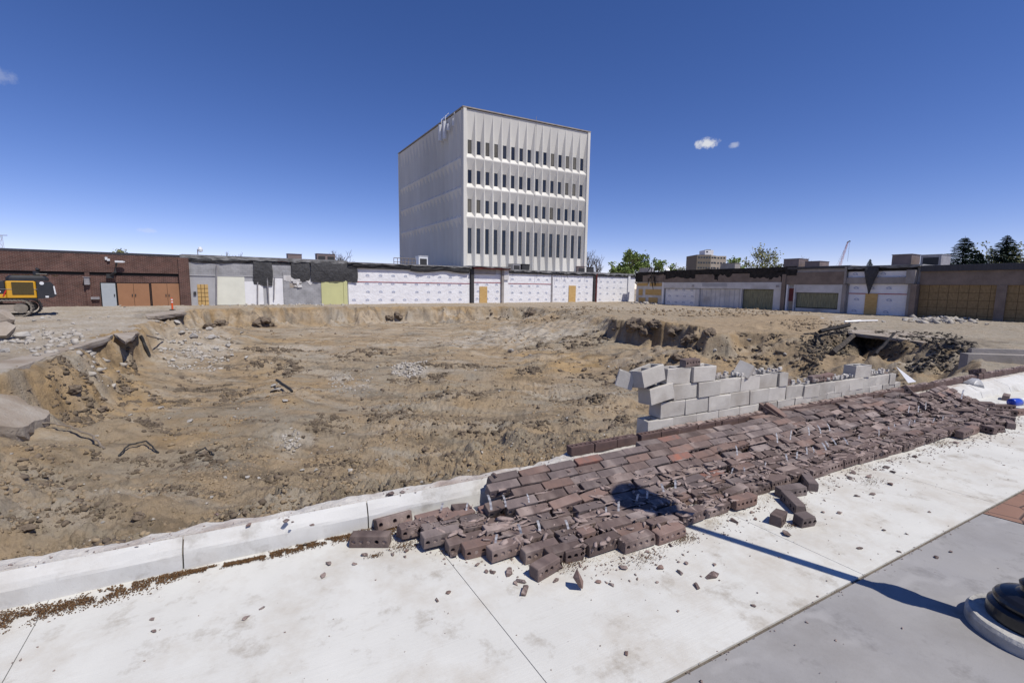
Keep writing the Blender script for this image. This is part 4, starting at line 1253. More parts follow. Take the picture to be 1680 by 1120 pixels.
roof_unit(FL, 841.5, 433, 854, 441.5, 1.5, 'dark rooftop condenser, left one of the pair below the tower', M['galv'])
roof_unit(FL, 857, 433.5, 869, 441.5, 1.5, 'dark rooftop condenser, right one of the pair below the tower', M['duct_dark'])
roof_unit(FL, 947.5, 437, 961, 446, 1.5, 'tan rooftop condenser near the right foot of the tower', M['ductbrown'])
roof_unit(FL, 963, 438.5, 974, 446, 1.5, 'black rooftop condenser beside the tan one near the tower', M['duct_dark'])
roof_unit(FR, 1286, 425.5, 1311, 438, 5.0, 'grey brown rooftop box beside the crane, left one of two', M['ductbrown'], vents=False, depth=2)
roof_unit(FR, 1321, 429.5, 1345, 438, 5.0, 'low grey brown rooftop box beside the crane, right one of two', M['ductbrown'], vents=False, depth=2)
roof_unit(FR, 1464, 418.5, 1496, 434, 4.0, 'large brown rooftop box over the shaded wrapped shop', M['ductbrown'], vents=False, depth=2)
roof_unit(FR, 1511, 419, 1545, 433, 4.0, 'pale rooftop box with a dark end near the spruces', M['galv'], vents=True, depth=2.2)
roof_unit(FR, 1049, 440, 1064, 448, 4.0, 'low pale rooftop vent box over the inner corner', M['galv'], vents=False)
roof_unit(FR, 1182, 433, 1206, 444, 6.0, 'low grey roof plant box in front of the tan apartment block', M['pillar'], vents=False)
# little roof camera pole
s, z = FL.loc(324, 409, -2.0); x, y = FL.pt(s, -2.0)
r = thing('camera_pole', 'thin pole with a white dome camera on the grey shop roof', 'security camera', (x, y, 4.0), FL.rz)
mb = MB(); mb.tube([(0, 0, 0), (0, 0, z - 4.0)], .05, 6); mb.build('pole', M['galv'], r)
mb = MB(); mb.lathe([(.04, z - 4.25), (.2, z - 4.2), (.22, z - 4.0), (.14, z - 3.8), (.02, z - 3.74)], 10, cx=.22); mb.build('camera_dome', M['whitemetal'], r)
# orange guard rail on the roof
s0, z = FL.loc(646, 423, -3); s1, _ = FL.loc(682, 423, -3); x, y = FL.pt(s0, -3)
r = thing('guard_rail', 'rusty orange guard rail on the roof edge below the tower', 'guard rail', (x, y, 4.1), FL.rz)
mb = MB(); L_ = s1 - s0; H_ = z - 4.1
mb.tube([(0, 0, H_), (L_, 0, H_)], .05, 6); mb.tube([(0, 0, H_ * .6), (L_, 0, H_ * .6)], .04, 6); mb.build('rail', M['pipe_tan'], r)
for k in range(7):
    mb = MB(); mb.tube([(L_ * k / 6, 0, 0), (L_ * k / 6, 0, H_)], .04, 6); mb.build('post', M['pipe_tan'], r)

# ------------------------------------------------------------------ the office tower
c0 = at_depth(760, 176, 59.0)
TA = math.radians(27.0); TB = math.radians(122.5)
tz0, tz1 = G0 - .2, float(c0[2])
W1, W2 = 20.2, 25.6
tower = thing('office_tower', 'white six sided precast office tower with four rows of narrow dark windows', 'office building', (float(c0[0]), float(c0[1]), tz0), TA)
tower['label'] = 'white precast office tower with four rows of narrow dark windows'
H_ = tz1 - tz0
def z_of(py): return float(at_depth(760, py, 59.0)[2]) - tz0
rows = [z_of(160 + y / 4.0) for y in (68, 378, 572, 768, 1180)]            # floor lines at the near corner
heads = [z_of(160 + y / 4.0) for y in (257, 452, 645, 838)]
sills = [z_of(160 + y / 4.0) for y in (345, 539, 732, 1010)]
rows[4] = .05
def precast(mb, width, nb, win, x_of, fw, fo):
    """folded precast front: every bay a shallow funnel round its window"""
    bw = width / nb
    for i in range(nb):
        a, b = i * bw, (i + 1) * bw
        for j in range(4):
            zt, zb = rows[j], rows[j + 1]
            hd, sl = heads[j], sills[j]
            rib = .035
            a2, b2 = a + rib, b - rib
            if win: c, d, dp = a + bw * .30, a + bw * .70, .46
            else: c, d, dp = a + bw * .34, a + bw * .66, .50
            zt2, zb2_ = zt - .06, zb + .06
            bot = zb2_ if j < 3 else .3
            P = x_of
            o = [P(a2, 0, zb2_), P(b2, 0, zb2_), P(b2, 0, zt2), P(a2, 0, zt2)]
            inn = [P(c, dp, sl), P(d, dp, sl), P(d, dp, hd), P(c, dp, hd)]
            vs = o + inn + [P(a, 0, zb), P(b, 0, zb), P(b, 0, zt), P(a, 0, zt)]
            fs = [(0, 1, 5, 4), (1, 2, 6, 5), (2, 3, 7, 6), (3, 0, 4, 7), (8, 9, 1, 0), (9, 10, 2, 1), (10, 11, 3, 2), (11, 8, 0, 3)]
            if not win: fs.append((4, 5, 6, 7))
            mb.add(vs, fs)
PW = .42
def xr(x, d, z): return (x + PW, d, z)
mb = MB()
precast(mb, W1 - 2 * PW, 15, True, xr, 0, 0)
mb.box(0, PW, -.12, .5, 0, H_); mb.box(W1 - PW, W1, -.12, .5, 0, H_)
# left face: local direction at TB - TA
ld = (math.cos(TB - TA), math.sin(TB - TA)); ln_ = (ld[1], -ld[0])       # inward normal points to +x
def xl(x, d, z):
    q = x + PW
    return (ld[0] * q + ln_[0] * d, ld[1] * q + ln_[1] * d, z)
mbl = MB()
precast(mbl, W2 - 2 * PW, 18, False, xl, 0, 0)
mbl.f = [tuple(reversed(q)) for q in mbl.f]
mb.merge(mbl)
for q0, q1 in ((0.45, PW), (W2 - PW, W2)):
    ps = [(ld[0] * q, ld[1] * q) for q in (q0, q1)]
    mb.prism([(ps[0][0] - .1 * ln_[0], ps[0][1] - .1 * ln_[1], 0), (ps[1][0] - .1 * ln_[0], ps[1][1] - .1 * ln_[1], 0), (ps[1][0] + .5, ps[1][1], 0), (ps[0][0] + .5, ps[0][1], 0)], None, (0, 0, H_))
# other two faces, plain
e = (ld[0] * W2, ld[1] * W2); f2 = (e[0] + W1, e[1])
mb.add([(e[0], e[1], 0), (f2[0], f2[1], 0), (f2[0], f2[1], H_), (e[0], e[1], H_), (W1, 0, 0), (W1, 0, H_)], [(0, 3, 2, 1), (1, 2, 5, 4)])
mb.build('facade', M['precast'], tower)
mb = MB()
pol = [(-.14, -.16), (W1 + .03, -.16), (f2[0] + .03, f2[1] + .05), (e[0] - .14, e[1] + .05)]
mb.prism([(x, y, H_ + .002) for x, y in pol], None, (0, 0, .14)); mb.build('roof_coping', M['leadgrey'], tower)
bw = (W1 - 2 * PW) / 15
wm = {}
for j in range(4):
    ww, hh = bw * .40, heads[j] - sills[j]
    mb = MB(); mb.box(.005, ww - .005, .0, .04, .005, hh - .005)
    me = mb.mesh('window', M['glass'])
    mb = MB(); fr = .045
    mb.box(0, fr, -.035, -.002, 0, hh); mb.box(ww - fr, ww, -.035, -.002, 0, hh); mb.box(fr, ww - fr, -.035, -.002, 0, fr); mb.box(fr, ww - fr, -.035, -.002, hh - fr, hh)
    if j == 3: mb.box(fr, ww - fr, -.035, -.002, hh * .46, hh * .46 + .06)
    mf = mb.mesh('window_frame', M['fascia'])
    for i in range(15):
        o = link('window', me, tower, (PW + i * bw + bw * .30, .46, sills[j]))
        fo = link('frame', mf, o)
        if (j, i) in ((0, 0), (0, 2), (0, 3), (0, 10), (0, 12), (0, 13), (2, 0), (2, 1), (2, 10), (1, 12), (1, 13)):
            mb = MB(); mb.box(.06, ww - .06, -.012, -.003, .05, hh * .97); mb.build('blind', M['blind'], o)
# antennas at the top of the left face and a lightning rod line
for q, y0_, y1_, rad in ((5.2, 186, 232, .22), (3.9, 172, 228, .20), (2.9, 176, 214, .14), (1.9, 192, 208, .10)):
    pass
for px, yt, yb, rad in ((727, 206, 232, .34), (733.5, 200, 229, .32), (739.5, 204, 215, .26), (747.5, 195, 207, .14)):
    q = (760 - px) / (760 - 654.0); dist = W2 * (q * 1.0) / (1 + .55 * (1 - q)) * 1.12
    P = (ld[0] * dist - .35 * ln_[0], ld[1] * dist - .35 * ln_[1])
    wx = c0[0] + P[0] * math.cos(TA) - P[1] * math.sin(TA); wy = c0[1] + P[0] * math.sin(TA) + P[1] * math.cos(TA)
    def zpx(y):
        d = ray(px, y); k = math.hypot(wx, wy) / math.hypot(d[0], d[1]); return CAM_H + d[2] * k - tz0
    mb = MB(); mb.tube([(P[0], P[1], zpx(yb)), (P[0], P[1], zpx(yt))], rad, 8)
    a = mb.build('antenna_panel', M['whitemetal'], tower)
    mb = MB(); mb.tube([(P[0] + .1, P[1], zpx(yt)), (P[0] + .15, P[1], zpx(yt) + .8), (P[0] + .6, P[1], zpx(yt) + 1.2)], .06, 5); mb.build('cable', M['whitemetal'], a)
xx = PW + 8.1 * bw
mb = MB(); mb.tube([(xx, -.06, .3), (xx, -.06, H_ + .7)], .03, 5); mb.build('conduit', M['galv'], tower)

# ------------------------------------------------------------------ chunks and bricks as reusable meshes
import bmesh
def chunk_mesh(name, m, n=14, sx=1, sy=1, sz=1, seed=0, sub=False):
    r = random.Random(seed)
    bm = bmesh.new()
    for _ in range(n):
        v = Vector((r.gauss(0, 1), r.gauss(0, 1), r.gauss(0, 1))).normalized() * r.uniform(.75, 1.0)
        bm.verts.new((v.x * sx * .5, v.y * sy * .5, v.z * sz * .5))
    res = bmesh.ops.convex_hull(bm, input=bm.verts)
    bad = [v for v in bm.verts if not v.link_faces]
    for v in bad: bm.verts.remove(v)
    me = bpy.data.meshes.new(name); bm.to_mesh(me); bm.free()
    me.materials.append(m)
    return me
def raw_chunks(k, n, sx, sy, sz, seed):
    out = []
    for i in range(k):
        me = chunk_mesh('tmp', M['clod'], n, sx, sy, sz, seed + i)
        v = np.empty(len(me.vertices) * 3); me.vertices.foreach_get('co', v)
        f = [tuple(p.vertices) for p in me.polygons]
        out.append((v.reshape(-1, 3), f))
        bpy.data.meshes.remove(me)
    return out

def scatter_mesh(name, bases, pts, sizes, m, seed=0, flat=1.0):
    """many small lumps as ONE mesh"""
    r = np.random.RandomState(seed)
    V, LI, LS, LT = [], [], [], []
    nv = nl = 0
    for (p, s) in zip(pts, sizes):
        b, f = bases[r.randint(len(bases))]
        a = r.rand() * 6.283; ca, sa = math.cos(a), math.sin(a)
        tl = r.uniform(-.5, .5); ct, st_ = math.cos(tl), math.sin(tl)
        q = b * s * r.uniform(.7, 1.3, 3)
        x, y, z = q[:, 0], q[:, 1] * ct - q[:, 2] * st_, (q[:, 1] * st_ + q[:, 2] * ct) * flat
        V.append(np.stack([x * ca - y * sa + p[0], x * sa + y * ca + p[1], z + p[2]], -1))
        for t in f:
            LS.append(nl); LT.append(len(t)); LI.extend(i + nv for i in t); nl += len(t)
        nv += len(b)
    me = bpy.data.meshes.new(name)
    V = np.concatenate(V)
    me.vertices.add(len(V)); me.vertices.foreach_set('co', V.reshape(-1).astype(np.float32))
    me.loops.add(nl); me.loops.foreach_set('vertex_index', np.array(LI, np.int32))
    me.polygons.add(len(LS)); me.polygons.foreach_set('loop_start', np.array(LS, np.int32))
    me.materials.append(m); me.update(calc_edges=True)
    return link(name, me)

_PX = pxx.ravel(); _PY = pxy.ravel(); _RR = R_.ravel()
_VX, _VY, _VZ = GX.ravel(), GY.ravel(), GZ.ravel()
_ok = (GT.ravel() < -.3)
def ground_at(px, py):
    d2 = (_PX - px) ** 2 + (_PY - py) ** 2
    d2 = np.where(_ok, d2, 1e9)
    c = np.where(d2 < 6)[0]
    i = int(np.argmin(d2)) if len(c) == 0 else int(c[np.argmin(_RR[c])])
    return Vector((_VX[i], _VY[i], _VZ[i]))

BL, BH, BD = .295, .092, .092
def brick_mb(cells=5, length=BL, seed=0, fill=0.3, rough_end=False, chip=.5):
    """cored brick; x length, holes run along y (its bed normal), z the face that looks up"""
    r = random.Random(seed); mb = MB()
    c = .004; hx, hy, hz = length / 2, BH / 2, BD / 2
    xs = [-hx + c + (length - 2 * c) * i / cells for i in range(cells + 1)]
    def jx(x, sgn, z, y):
        if not rough_end or sgn < 0: return x
        return x + .022 * math.sin(z * 90 + seed) + .018 * math.sin(y * 70 + seed * 2) + .01 * math.sin(z * 300)
    for sy in (-1, 1):
        y = sy * hy
        ring_r = .0172
        for i in range(cells):
            x0, x1 = xs[i], xs[i + 1]; cx = (x0 + x1) / 2; z0, z1 = -hz + c, hz - c
            n = 8
            out = []
            for k in range(n):
                a = math.pi / 4 * k
                tx, tz = math.cos(a), math.sin(a)
                sc = 1 / max(abs(tx), abs(tz))
                out.append((cx + tx * sc * (x1 - x0) / 2, y, tz * sc * (z1 - z0) / 2))
            hole = [(cx + ring_r * math.cos(math.pi / 4 * k), y, ring_r * math.sin(math.pi / 4 * k)) for k in range(n)]
            filled = r.random() < fill
            dp = r.uniform(.001, .012) if filled else .040
            rr_ = .85 if filled else .95
            inn = [(cx + (p[0] - cx) * rr_, y - sy * dp, p[2] * rr_) for p in hole]
            fs = []
            for k in range(n):
                k2 = (k + 1) % n
                q1 = (k, k2, n + k2, n + k); q2 = (n + k, n + k2, 2 * n + k2, 2 * n + k)
                if sy > 0: q1, q2 = q1, q2
                else: q1, q2 = q1[::-1], q2[::-1]
                fs += [q1[::-1], q2[::-1]]
            cap = tuple(range(2 * n, 3 * n))
            mb.add(out + hole + inn, fs, 0)
            b = len(mb.v) - n
            capf = tuple(range(b, b + n))
            mb.f.append(capf[::-1] if sy > 0 else capf); mb.m.append(1 if filled else 0)
    for i in range(cells):
        x0, x1 = xs[i], xs[i + 1]
        for sz in (-1, 1):
            q = [(x0, -hy + c, sz * hz), (x1, -hy + c, sz * hz), (x1, hy - c, sz * hz), (x0, hy - c, sz * hz)]
            mb.add(q, [(0, 1, 2, 3) if sz > 0 else (3, 2, 1, 0)])
            for sy in (-1, 1):
                q = [(x0, sy * (hy - c), sz * hz), (x1, sy * (hy - c), sz * hz), (x1, sy * hy, sz * (hz - c)), (x0, sy * hy, sz * (hz - c))]
                mb.add(q, [(0, 1, 2, 3) if sy * sz < 0 else (3, 2, 1, 0)])
    for sx in (-1, 1):
        xe, xi = sx * hx, sx * (hx - c)
        P = [(xe, -hy + c, -hz + c), (xe, hy - c, -hz + c), (xe, hy - c, hz - c), (xe, -hy + c, hz - c)]
        I = [(xi, -hy, -hz + c), (xi, hy, -hz + c), (xi, hy, hz - c), (xi, -hy, hz - c)]
        J = [(xi, -hy + c, -hz), (xi, hy - c, -hz), (xi, hy - c, hz), (xi, -hy + c, hz)]
        vs = P + I + J
        fs = [(0, 1, 2, 3), (0, 3, 7, 4), (2, 1, 5, 6), (1, 0, 8, 9), (3, 2, 10, 11), (0, 4, 8), (1, 9, 5), (2, 6, 10), (3, 11, 7)]
        if sx < 0: fs = [q[::-1] for q in fs]
        mb.add(vs, fs)
    if rough_end:
        mb.v = [(jx(x, x, z, y) if x > hx - .03 else x, y, z) for x, y, z in mb.v]
    # worn arrises: pull a few corners in
    rr2 = random.Random(seed + 50)
    cors = [(sx * hx, sy * hy, sz * hz, rr2.uniform(.0, .012) if rr2.random() < chip * .7 else 0) for sx in (-1, 1) for sy in (-1, 1) for sz in (-1, 1)]
    nv = []
    for x, y, z in mb.v:
        for (a, b, d, am) in cors:
            q = math.sqrt((x - a) ** 2 + (y - b) ** 2 + (z - d) ** 2)
            if am and q < .024:
                f = am * (1 - q / .024)
                x -= math.copysign(f, a); y -= math.copysign(f * .8, b); z -= math.copysign(f * .8, d)
        nv.append((x, y, z))
    mb.v = nv
    return mb
BRICKS = {}
for v in range(5):
    for k, m in enumerate(BRICKM):
        BRICKS[('full', v, k)] = brick_mb(5, BL, v * 7 + 1, .15 + .12 * v).mesh('brick', [m, M['mortar']])
for v in range(4):
    for k, m in enumerate(BRICKM):
        L_ = (.12, .165, .21, .14)[v]
        BRICKS[('part', v, k)] = brick_mb((2, 3, 4, 2)[v], L_, v * 5 + 90, .3, True, .8).mesh('brick', [m, M['mortar']])

def orient(yaw, pitch=0.0, roll=0.0):
    """brick axes in the kerb frame; yaw about up, roll about its length, pitch lifts its right end"""
    return Matrix.Rotation(K_ANG + yaw, 4, 'Z') @ Matrix.Rotation(-pitch, 4, 'Y') @ Matrix.Rotation(roll, 4, 'X')
def put(name, me, pos, Mx, label, cat, group=None):
    o = link(name, me, None, pos)
    o.rotation_euler = Mx.to_euler()
    return tag(o, label, cat, group)

# ------------------------------------------------------------------ the course of bricks still standing on the kerb
CT, CZ = .211, .214                             # course: distance behind the kerb line, height of its bed
mb = MB(); s = 2.08
lb = [brick_mb(5, BL, 300 + i, .25, chip=.3) for i in range(4)]
Rb = Matrix.Rotation(math.pi / 2, 4, 'X')
k = 0
while s < 19:
    L_ = BL if rnd.random() > .12 else .11
    b = lb[rnd.randrange(4)] if L_ == BL else brick_mb(2, .11, 310, .3)
    gap = .045 if k == 2 else .008
    T = Matrix.Translation((s + L_ / 2, CT + rnd.uniform(-.004, .004), CZ + BD / 2 + rnd.uniform(-.002, .002))) @ Matrix.Rotation(rnd.uniform(-.008, .008), 4, 'Z') @ Rb
    mb.merge(b, T)
    if k > 3:                                   # torn mortar bed left on top
        for q in range(6):
            x = s + L_ * rnd.random(); mb.box(x, x + rnd.uniform(.03, .09), CT - .03 + rnd.uniform(0, .03), CT + .04, CZ + .093, CZ + .096 + rnd.uniform(.002, .014), 1, jit=.006)
    if rnd.random() < .35 and k > 0:
        mb.box(s - .0065, s - .0015, CT - .042, CT + .035, CZ + .002, CZ + .09, 1)
    s += L_ + gap; k += 1
mb.box(2.15, 19, CT - .033, CT + .047, CZ - .016, CZ - .0015, 1)
o = mb.build('brick_course', [M['ledgebrick'], M['mortar']], loc=KLOC, rot=KROT)
tag(o, 'single brown brick course still standing along the back of the kerb', 'brick course')

# ------------------------------------------------------------------ concrete block wall behind it
def block_mb(L=.39, H=.19, W=.19, cores=2, seed=0, jit=.003):
    r = random.Random(seed); mb = MB()
    hx, hy, hz = L / 2, W / 2, H / 2; c = .004
    web = .034
    xs = [-hx]
    cw = (L - web * (cores + 1)) / cores
    cells = [(-hx + web + i * (cw + web), -hx + web + i * (cw + web) + cw) for i in range(cores)]
    prof = [(hx, hy, -hz), (hx, hy, hz - c), (hx - c, hy - c, hz)]
    O = [(-1, -1), (1, -1), (1, 1), (-1, 1)]
    vs = []
    for (px_, py_, pz_) in ((hx - c, hy - c, -hz), (hx, hy, -hz + c), (hx, hy, hz - c), (hx - c, hy - c, hz)):
        for a, b in O: vs.append((a * px_, b * py_, pz_))
    fs = [(3, 2, 1, 0)]
    for j in range(3):
        for k in range(4):
            k2 = (k + 1) % 4
            fs.append((j * 4 + k, j * 4 + k2, (j + 1) * 4 + k2, (j + 1) * 4 + k))
    vs = [(x + r.uniform(-jit, jit), y + r.uniform(-jit, jit), z + r.uniform(-jit, jit)) for x, y, z in vs]
    mb.add(vs, fs)
    X0, X1, Y0, Y1 = -hx + c, hx - c, -hy + c, hy - c
    yw = .034
    # top ring, cut by the cores
    mb.add([(X0, Y0, hz), (X1, Y0, hz), (X1, Y0 + yw, hz), (X0, Y0 + yw, hz)], [(0, 1, 2, 3)])
    mb.add([(X0, Y1 - yw, hz), (X1, Y1 - yw, hz), (X1, Y1, hz), (X0, Y1, hz)], [(0, 1, 2, 3)])
    edges = [X0] + [q for ab in cells for q in ab] + [X1]
    for i in range(0, len(edges), 2):
        mb.add([(edges[i], Y0 + yw, hz), (edges[i + 1], Y0 + yw, hz), (edges[i + 1], Y1 - yw, hz), (edges[i], Y1 - yw, hz)], [(0, 1, 2, 3)])
    for a, b in cells:
        y0, y1 = Y0 + yw, Y1 - yw; zb = -hz + .03
        mb.add([(a, y0, hz), (b, y0, hz), (b, y1, hz), (a, y1, hz), (a, y0, zb), (b, y0, zb), (b, y1, zb), (a, y1, zb)],
               [(0, 4, 5, 1), (1, 5, 6, 2), (2, 6, 7, 3), (3, 7, 4, 0), (4, 7, 6, 5)])
    return mb
BLK = [block_mb(seed=i, jit=.006).mesh('concrete_block', M['block']) for i in range(3)]
HALF = [block_mb(L=.19, cores=1, seed=i + 10).mesh('concrete_block', M['block']) for i in range(2)]
WT = -.365                                       # t of the wall centre
wall = thing('block_wall', 'broken stepped remnant wall of grey concrete blocks behind the brick course', 'block wall', kw(3.2, WT, CZ), K_ANG)
ext = {0: (3.22, 9.1), 1: (3.42, 8.75), 2: (3.62, 5.72), 3: (3.52, 4.32)}
zs_ = [CZ + .0985 + .197 * k for k in range(4)]
for c in range(4):
    s, e = ext[c]
    if c % 2 == 0: pass
    off = (.0, .0, .0, .0)[c]
    first = True
    lean = (0, .004, .012, .02)[c]
    while s < e - .1:
        L_ = .39
        if e - s < .3: L_ = .19
        if c == 1 and first: L_ = .39
        # block line drops a little where the wall has cracked
        drop = -.035 * sstep(5.4, 6.2, s) * (1 if c else 0) - .012 * sstep(7.0, 8.2, s)
        me = BLK[rnd.randrange(3)] if L_ > .3 else HALF[rnd.randrange(2)]
        o = link('block', me, wall, (s + L_ / 2 - 3.2, lean + rnd.uniform(-.006, .006) * (1 + c), zs_[c] + float(drop) - CZ + rnd.uniform(-.002, .003)),
                 (rnd.uniform(-.01, .01), rnd.uniform(-.006, .006) + (.015 if c == 3 else 0), rnd.uniform(-.012, .012)))
        s += L_ + (.008 if rnd.random() > .25 else .017)
        first = False
# mortar scraps along the broken top
mb = MB()
for k in range(150):
    s = rnd.uniform(4.35, 8.7)
    z = (zs_[2] + .1 if s < 5.7 else zs_[1] + .1 - .03)
    if 5.2 < s < 5.75: z = zs_[2] + .1
    t = rnd.uniform(-.085, .085)
    a = rnd.uniform(.015, .06)
    mb.box(s - 3.2, s - 3.2 + a, t, t + rnd.uniform(.015, .04), z - .158 - .004, z - CZ + rnd.uniform(.005, .022), jit=.007)
mb.build('mortar_bed', M['footing'], wall)
BG = 'loose grey concrete blocks on the broken wall'
def loose_block(s, t, z, yaw, pitch, roll, label, half=False):
    put('concrete_block', HALF[0] if half else BLK[rnd.randrange(3)], kw(s, t, z), orient(yaw, pitch, roll), label, 'concrete block', BG)
loose_block(3.40, WT + .01, zs_[2] + .01, .06, .10, -.05, 'tilted grey block sticking out at the left end, third course of the wall')
loose_block(3.24, WT + .02, zs_[3] + .035, .16, .14, -.12, 'tilted grey block at the top left corner of the broken block wall')
loose_block(3.03, WT - .12, zs_[3] - .02, .9, -.1, .25, 'grey block hanging behind the top left corner of the block wall', True)
loose_block(4.98, WT + .0, zs_[2] + .16, .5, -.42, .35, 'grey block lying askew on the step in the middle of the block wall', True)
loose_block(7.78, WT, zs_[1] + .155, -.10, .0, .0, 'single upright grey block alone on the right end of the block wall')

# ------------------------------------------------------------------ the fallen sheet of bricks
CN = ['brown', 'purple brown', 'reddish', 'orange flashed']
tmaxS = ([.2, .35, .63, .93, 1.33, 1.97, 2.86, 3.4, 4.42, 5.59, 8.1, 9.0, 9.9], [.30, .42, .68, .90, 1.16, 1.19, 1.12, 1.03, .97, 1.02, 1.08, 1.10, .9])
tminS = ([.2, .9, 1.1, 1.9, 2.9, 4.85, 5.6, 7.2, 8.6, 9.3, 9.9], [.24, .20, .06, .06, .04, -.05, -.10, -.10, .02, .10, .3])
def ztop(t, s):
    lift = .30 if s > 1.0 else .16
    a = np.interp(t, [-.16, -.02, .10, .56, .70], [lift + .01, lift + .005, lift - .02, .112, .098])
    return float(a)
rowt = [-.085, .008] + [.100 + .0955 * i for i in range(5)] + [.590 + .112 * i for i in range(6)]
ORD = ['top', 'second', 'third', 'fourth', 'fifth', 'sixth', 'seventh', 'eighth', 'ninth', 'tenth', 'eleventh', 'twelfth', 'thirteenth', 'lowest']
def section(s):
    return 'left end' if s < 1.6 else 'left part' if s < 3.4 else 'middle' if s < 5.4 else 'right part' if s < 7.4 else 'right end'
SHEET = []
for i, t in enumerate(rowt):
    s = .2 + (i % 2) * .148
    while s < 9.7:
        sc_ = s + BL / 2
        lo, hi = np.interp(sc_, *tminS), np.interp(sc_, *tmaxS)
        if not (lo - .03 <= t <= hi - .03):
            s += .06; continue
        intact = 1.05 < sc_ < 5.4 and i <= 5 + (0 if sc_ < 3.2 else -2)
        chaos = .16 if intact else .72
        if sc_ > 6.3: chaos = .90
        if sc_ > 8.2: chaos = 1.25
        last = hi - .03 - t < .12
        if last and sc_ < 8: chaos = .45
        full = rnd.random() > (.08 if intact else .24) or last
        if not intact and not last and rnd.random() < .10:
            s += .17; continue
        L_ = BL if full else rnd.choice((.12, .165, .21, .14))
        d = .01
        sl = (ztop(t + d, sc_) - ztop(t - d, sc_)) / (2 * d)
        sink = 0 if intact else rnd.uniform(-.014, .012) * (1 if sc_ < 6.3 else 1.7)
        pos = kw(s + L_ / 2, t + rnd.gauss(0, .006 + .012 * chaos), max(ztop(t, sc_) - BD / 2 + sink + rnd.gauss(0, .003), .047))
        yaw = rnd.gauss(0, .008 + .05 * chaos); pit = rnd.gauss(0, .008 + .05 * chaos)
        rol = math.atan(sl) * -1 + rnd.gauss(0, .01 + .07 * chaos)
        if sc_ > 8.0 and rnd.random() < .5: yaw += rnd.uniform(-1.2, 1.2)
        if i < 8 and sc_ < 6: ck = rnd.choices((0, 1, 2, 3), (5, 6, 2.2, .45 if sc_ < 4 else .1))[0]
        else: ck = rnd.choices((0, 1, 2, 3), (7, 3, 1, 0))[0]
        SHEET.append((sc_, i, pos, yaw, pit, rol, ck, L_, full))
        s += L_ + (.009 if intact else rnd.uniform(.006, .03))
first_i = {}
for (sc_, i, *_r) in SHEET:
    kk = round(sc_ * 3)
    first_i[kk] = min(first_i.get(kk, 99), i)
SHEET.sort(key=lambda q: q[2][0] ** 2 + q[2][1] ** 2)
extra = MB()
for n_, (sc_, i, pos, yaw, pit, rol, ck, L_, full) in enumerate(SHEET):
    v = rnd.randrange(5)
    me = BRICKS[('full', v, ck)] if full else BRICKS[('part', (.12, .165, .21, .14).index(L_), ck)]
    Mx = orient(yaw, pit, rol)
    if n_ < 285:
        lab = '%s%s brick in the %s row of the fallen brick sheet, %s' % ('' if full else 'broken ', CN[ck], ORD[i], section(sc_))
        put('brick', me, pos, Mx, lab, 'brick', 'bricks of the fallen sheet')
    else:
        b = brick_mb(5, L_, n_ % 7, .3)
        extra.merge(b, Matrix.Translation(pos) @ Mx)
if extra.v:
    tag(extra.build('far_bricks', [BRICKM[0], M['mortar']]), 'jumble of brown bricks at the far right end of the fallen sheet', 'bricks', 'bricks of the fallen sheet', 'stuff')

def sheet_z(s, t):
    lo, hi = np.interp(s, *tminS), np.interp(s, *tmaxS)
    if lo - .06 < t < hi: return ztop(t, s)
    if t < -.02: return .20
    return 0.0

# loose bricks by where they lie: px, py of the base, yaw, pitch, roll, mesh, label
LG = 'loose bricks round the fallen sheet'
def loose(px, py, z0, yaw, pitch, roll, key, label, lift=0.0, absyaw=True):
    p = at_z(px, py, z0)
    o = put('brick', BRICKS[key], (p[0], p[1], z0 + .046 + lift), orient(yaw - (K_ANG if absyaw else 0), pitch, roll), label, 'brick', LG)
    return o
loose(608, 893, 0, .02, 0, 0, ('full', 1, 0), 'single whole brick lying apart at the left end of the fallen bricks')
loose(645, 862, 0.0, .62, .0, -.35, ('full', 3, 0), 'tilted brick leaning at the left end beside the kerb')
loose(666, 878, 0.0, 1.1, .0, .2, ('part', 0, 2), 'small broken brick with red core behind the single whole brick')
loose(893, 940, 0, .72, .02, -.02, ('part', 2, 0), 'broken brick turned askew on the sidewalk below the front row')
loose(1276, 858, 0, .75, 0, 0, ('part', 3, 0), 'half brick on the sidewalk, left one of the small cluster')
loose(1320, 860, 0, .30, 0, .1, ('part', 1, 1), 'half brick on the sidewalk, right one of the small cluster')
loose(1300, 832, 0, 1.45, .02, 0, ('full', 0, 1), 'brick turned end on between the cluster and the fallen sheet')
loose(1297, 812, 0, .25, .03, .05, ('full', 2, 1), 'brick with its cores showing at the top of the small cluster')
loose(1325, 796, 0, 1.3, .04, 0, ('full', 4, 1), 'brick pointing out of the front row above the small cluster')
loose(940, 915, 0, .35, .05, .0, ('part', 1, 0), 'broken brick with pale mortar just below the front row')
loose(1630, 708, 0, .1, 0, 0, ('part', 2, 0), 'broken brick lying out at the right end on bare sidewalk')
loose(1655, 700, 0, .9, 0, .05, ('full', 1, 0), 'outermost whole brick at the right end on the sidewalk')
loose(1645, 672, .0, -.25, .06, 0, ('full', 0, 0), 'long brick lying level beside the blue bottle')
loose(1610, 668, .05, -.3, .05, .1, ('full', 3, 0), 'brick lying on the jumble left of the blue bottle')
loose(1675, 680, .0, .1, .03, 0, ('full', 2, 2), 'brick cut by the right edge of the picture below the bottle')
loose(1650, 655, .0, .7, 0, .1, ('full', 4, 0), 'brick above the blue bottle at the right edge')
loose(1600, 645, .03, .2, .05, .2, ('full', 2, 0), 'long brick behind the fallen corner piece near the kerb')
loose(1645, 640, .0, 1.2, 0, .0, ('part', 2, 0), 'dark broken brick close to the kerb at the right')
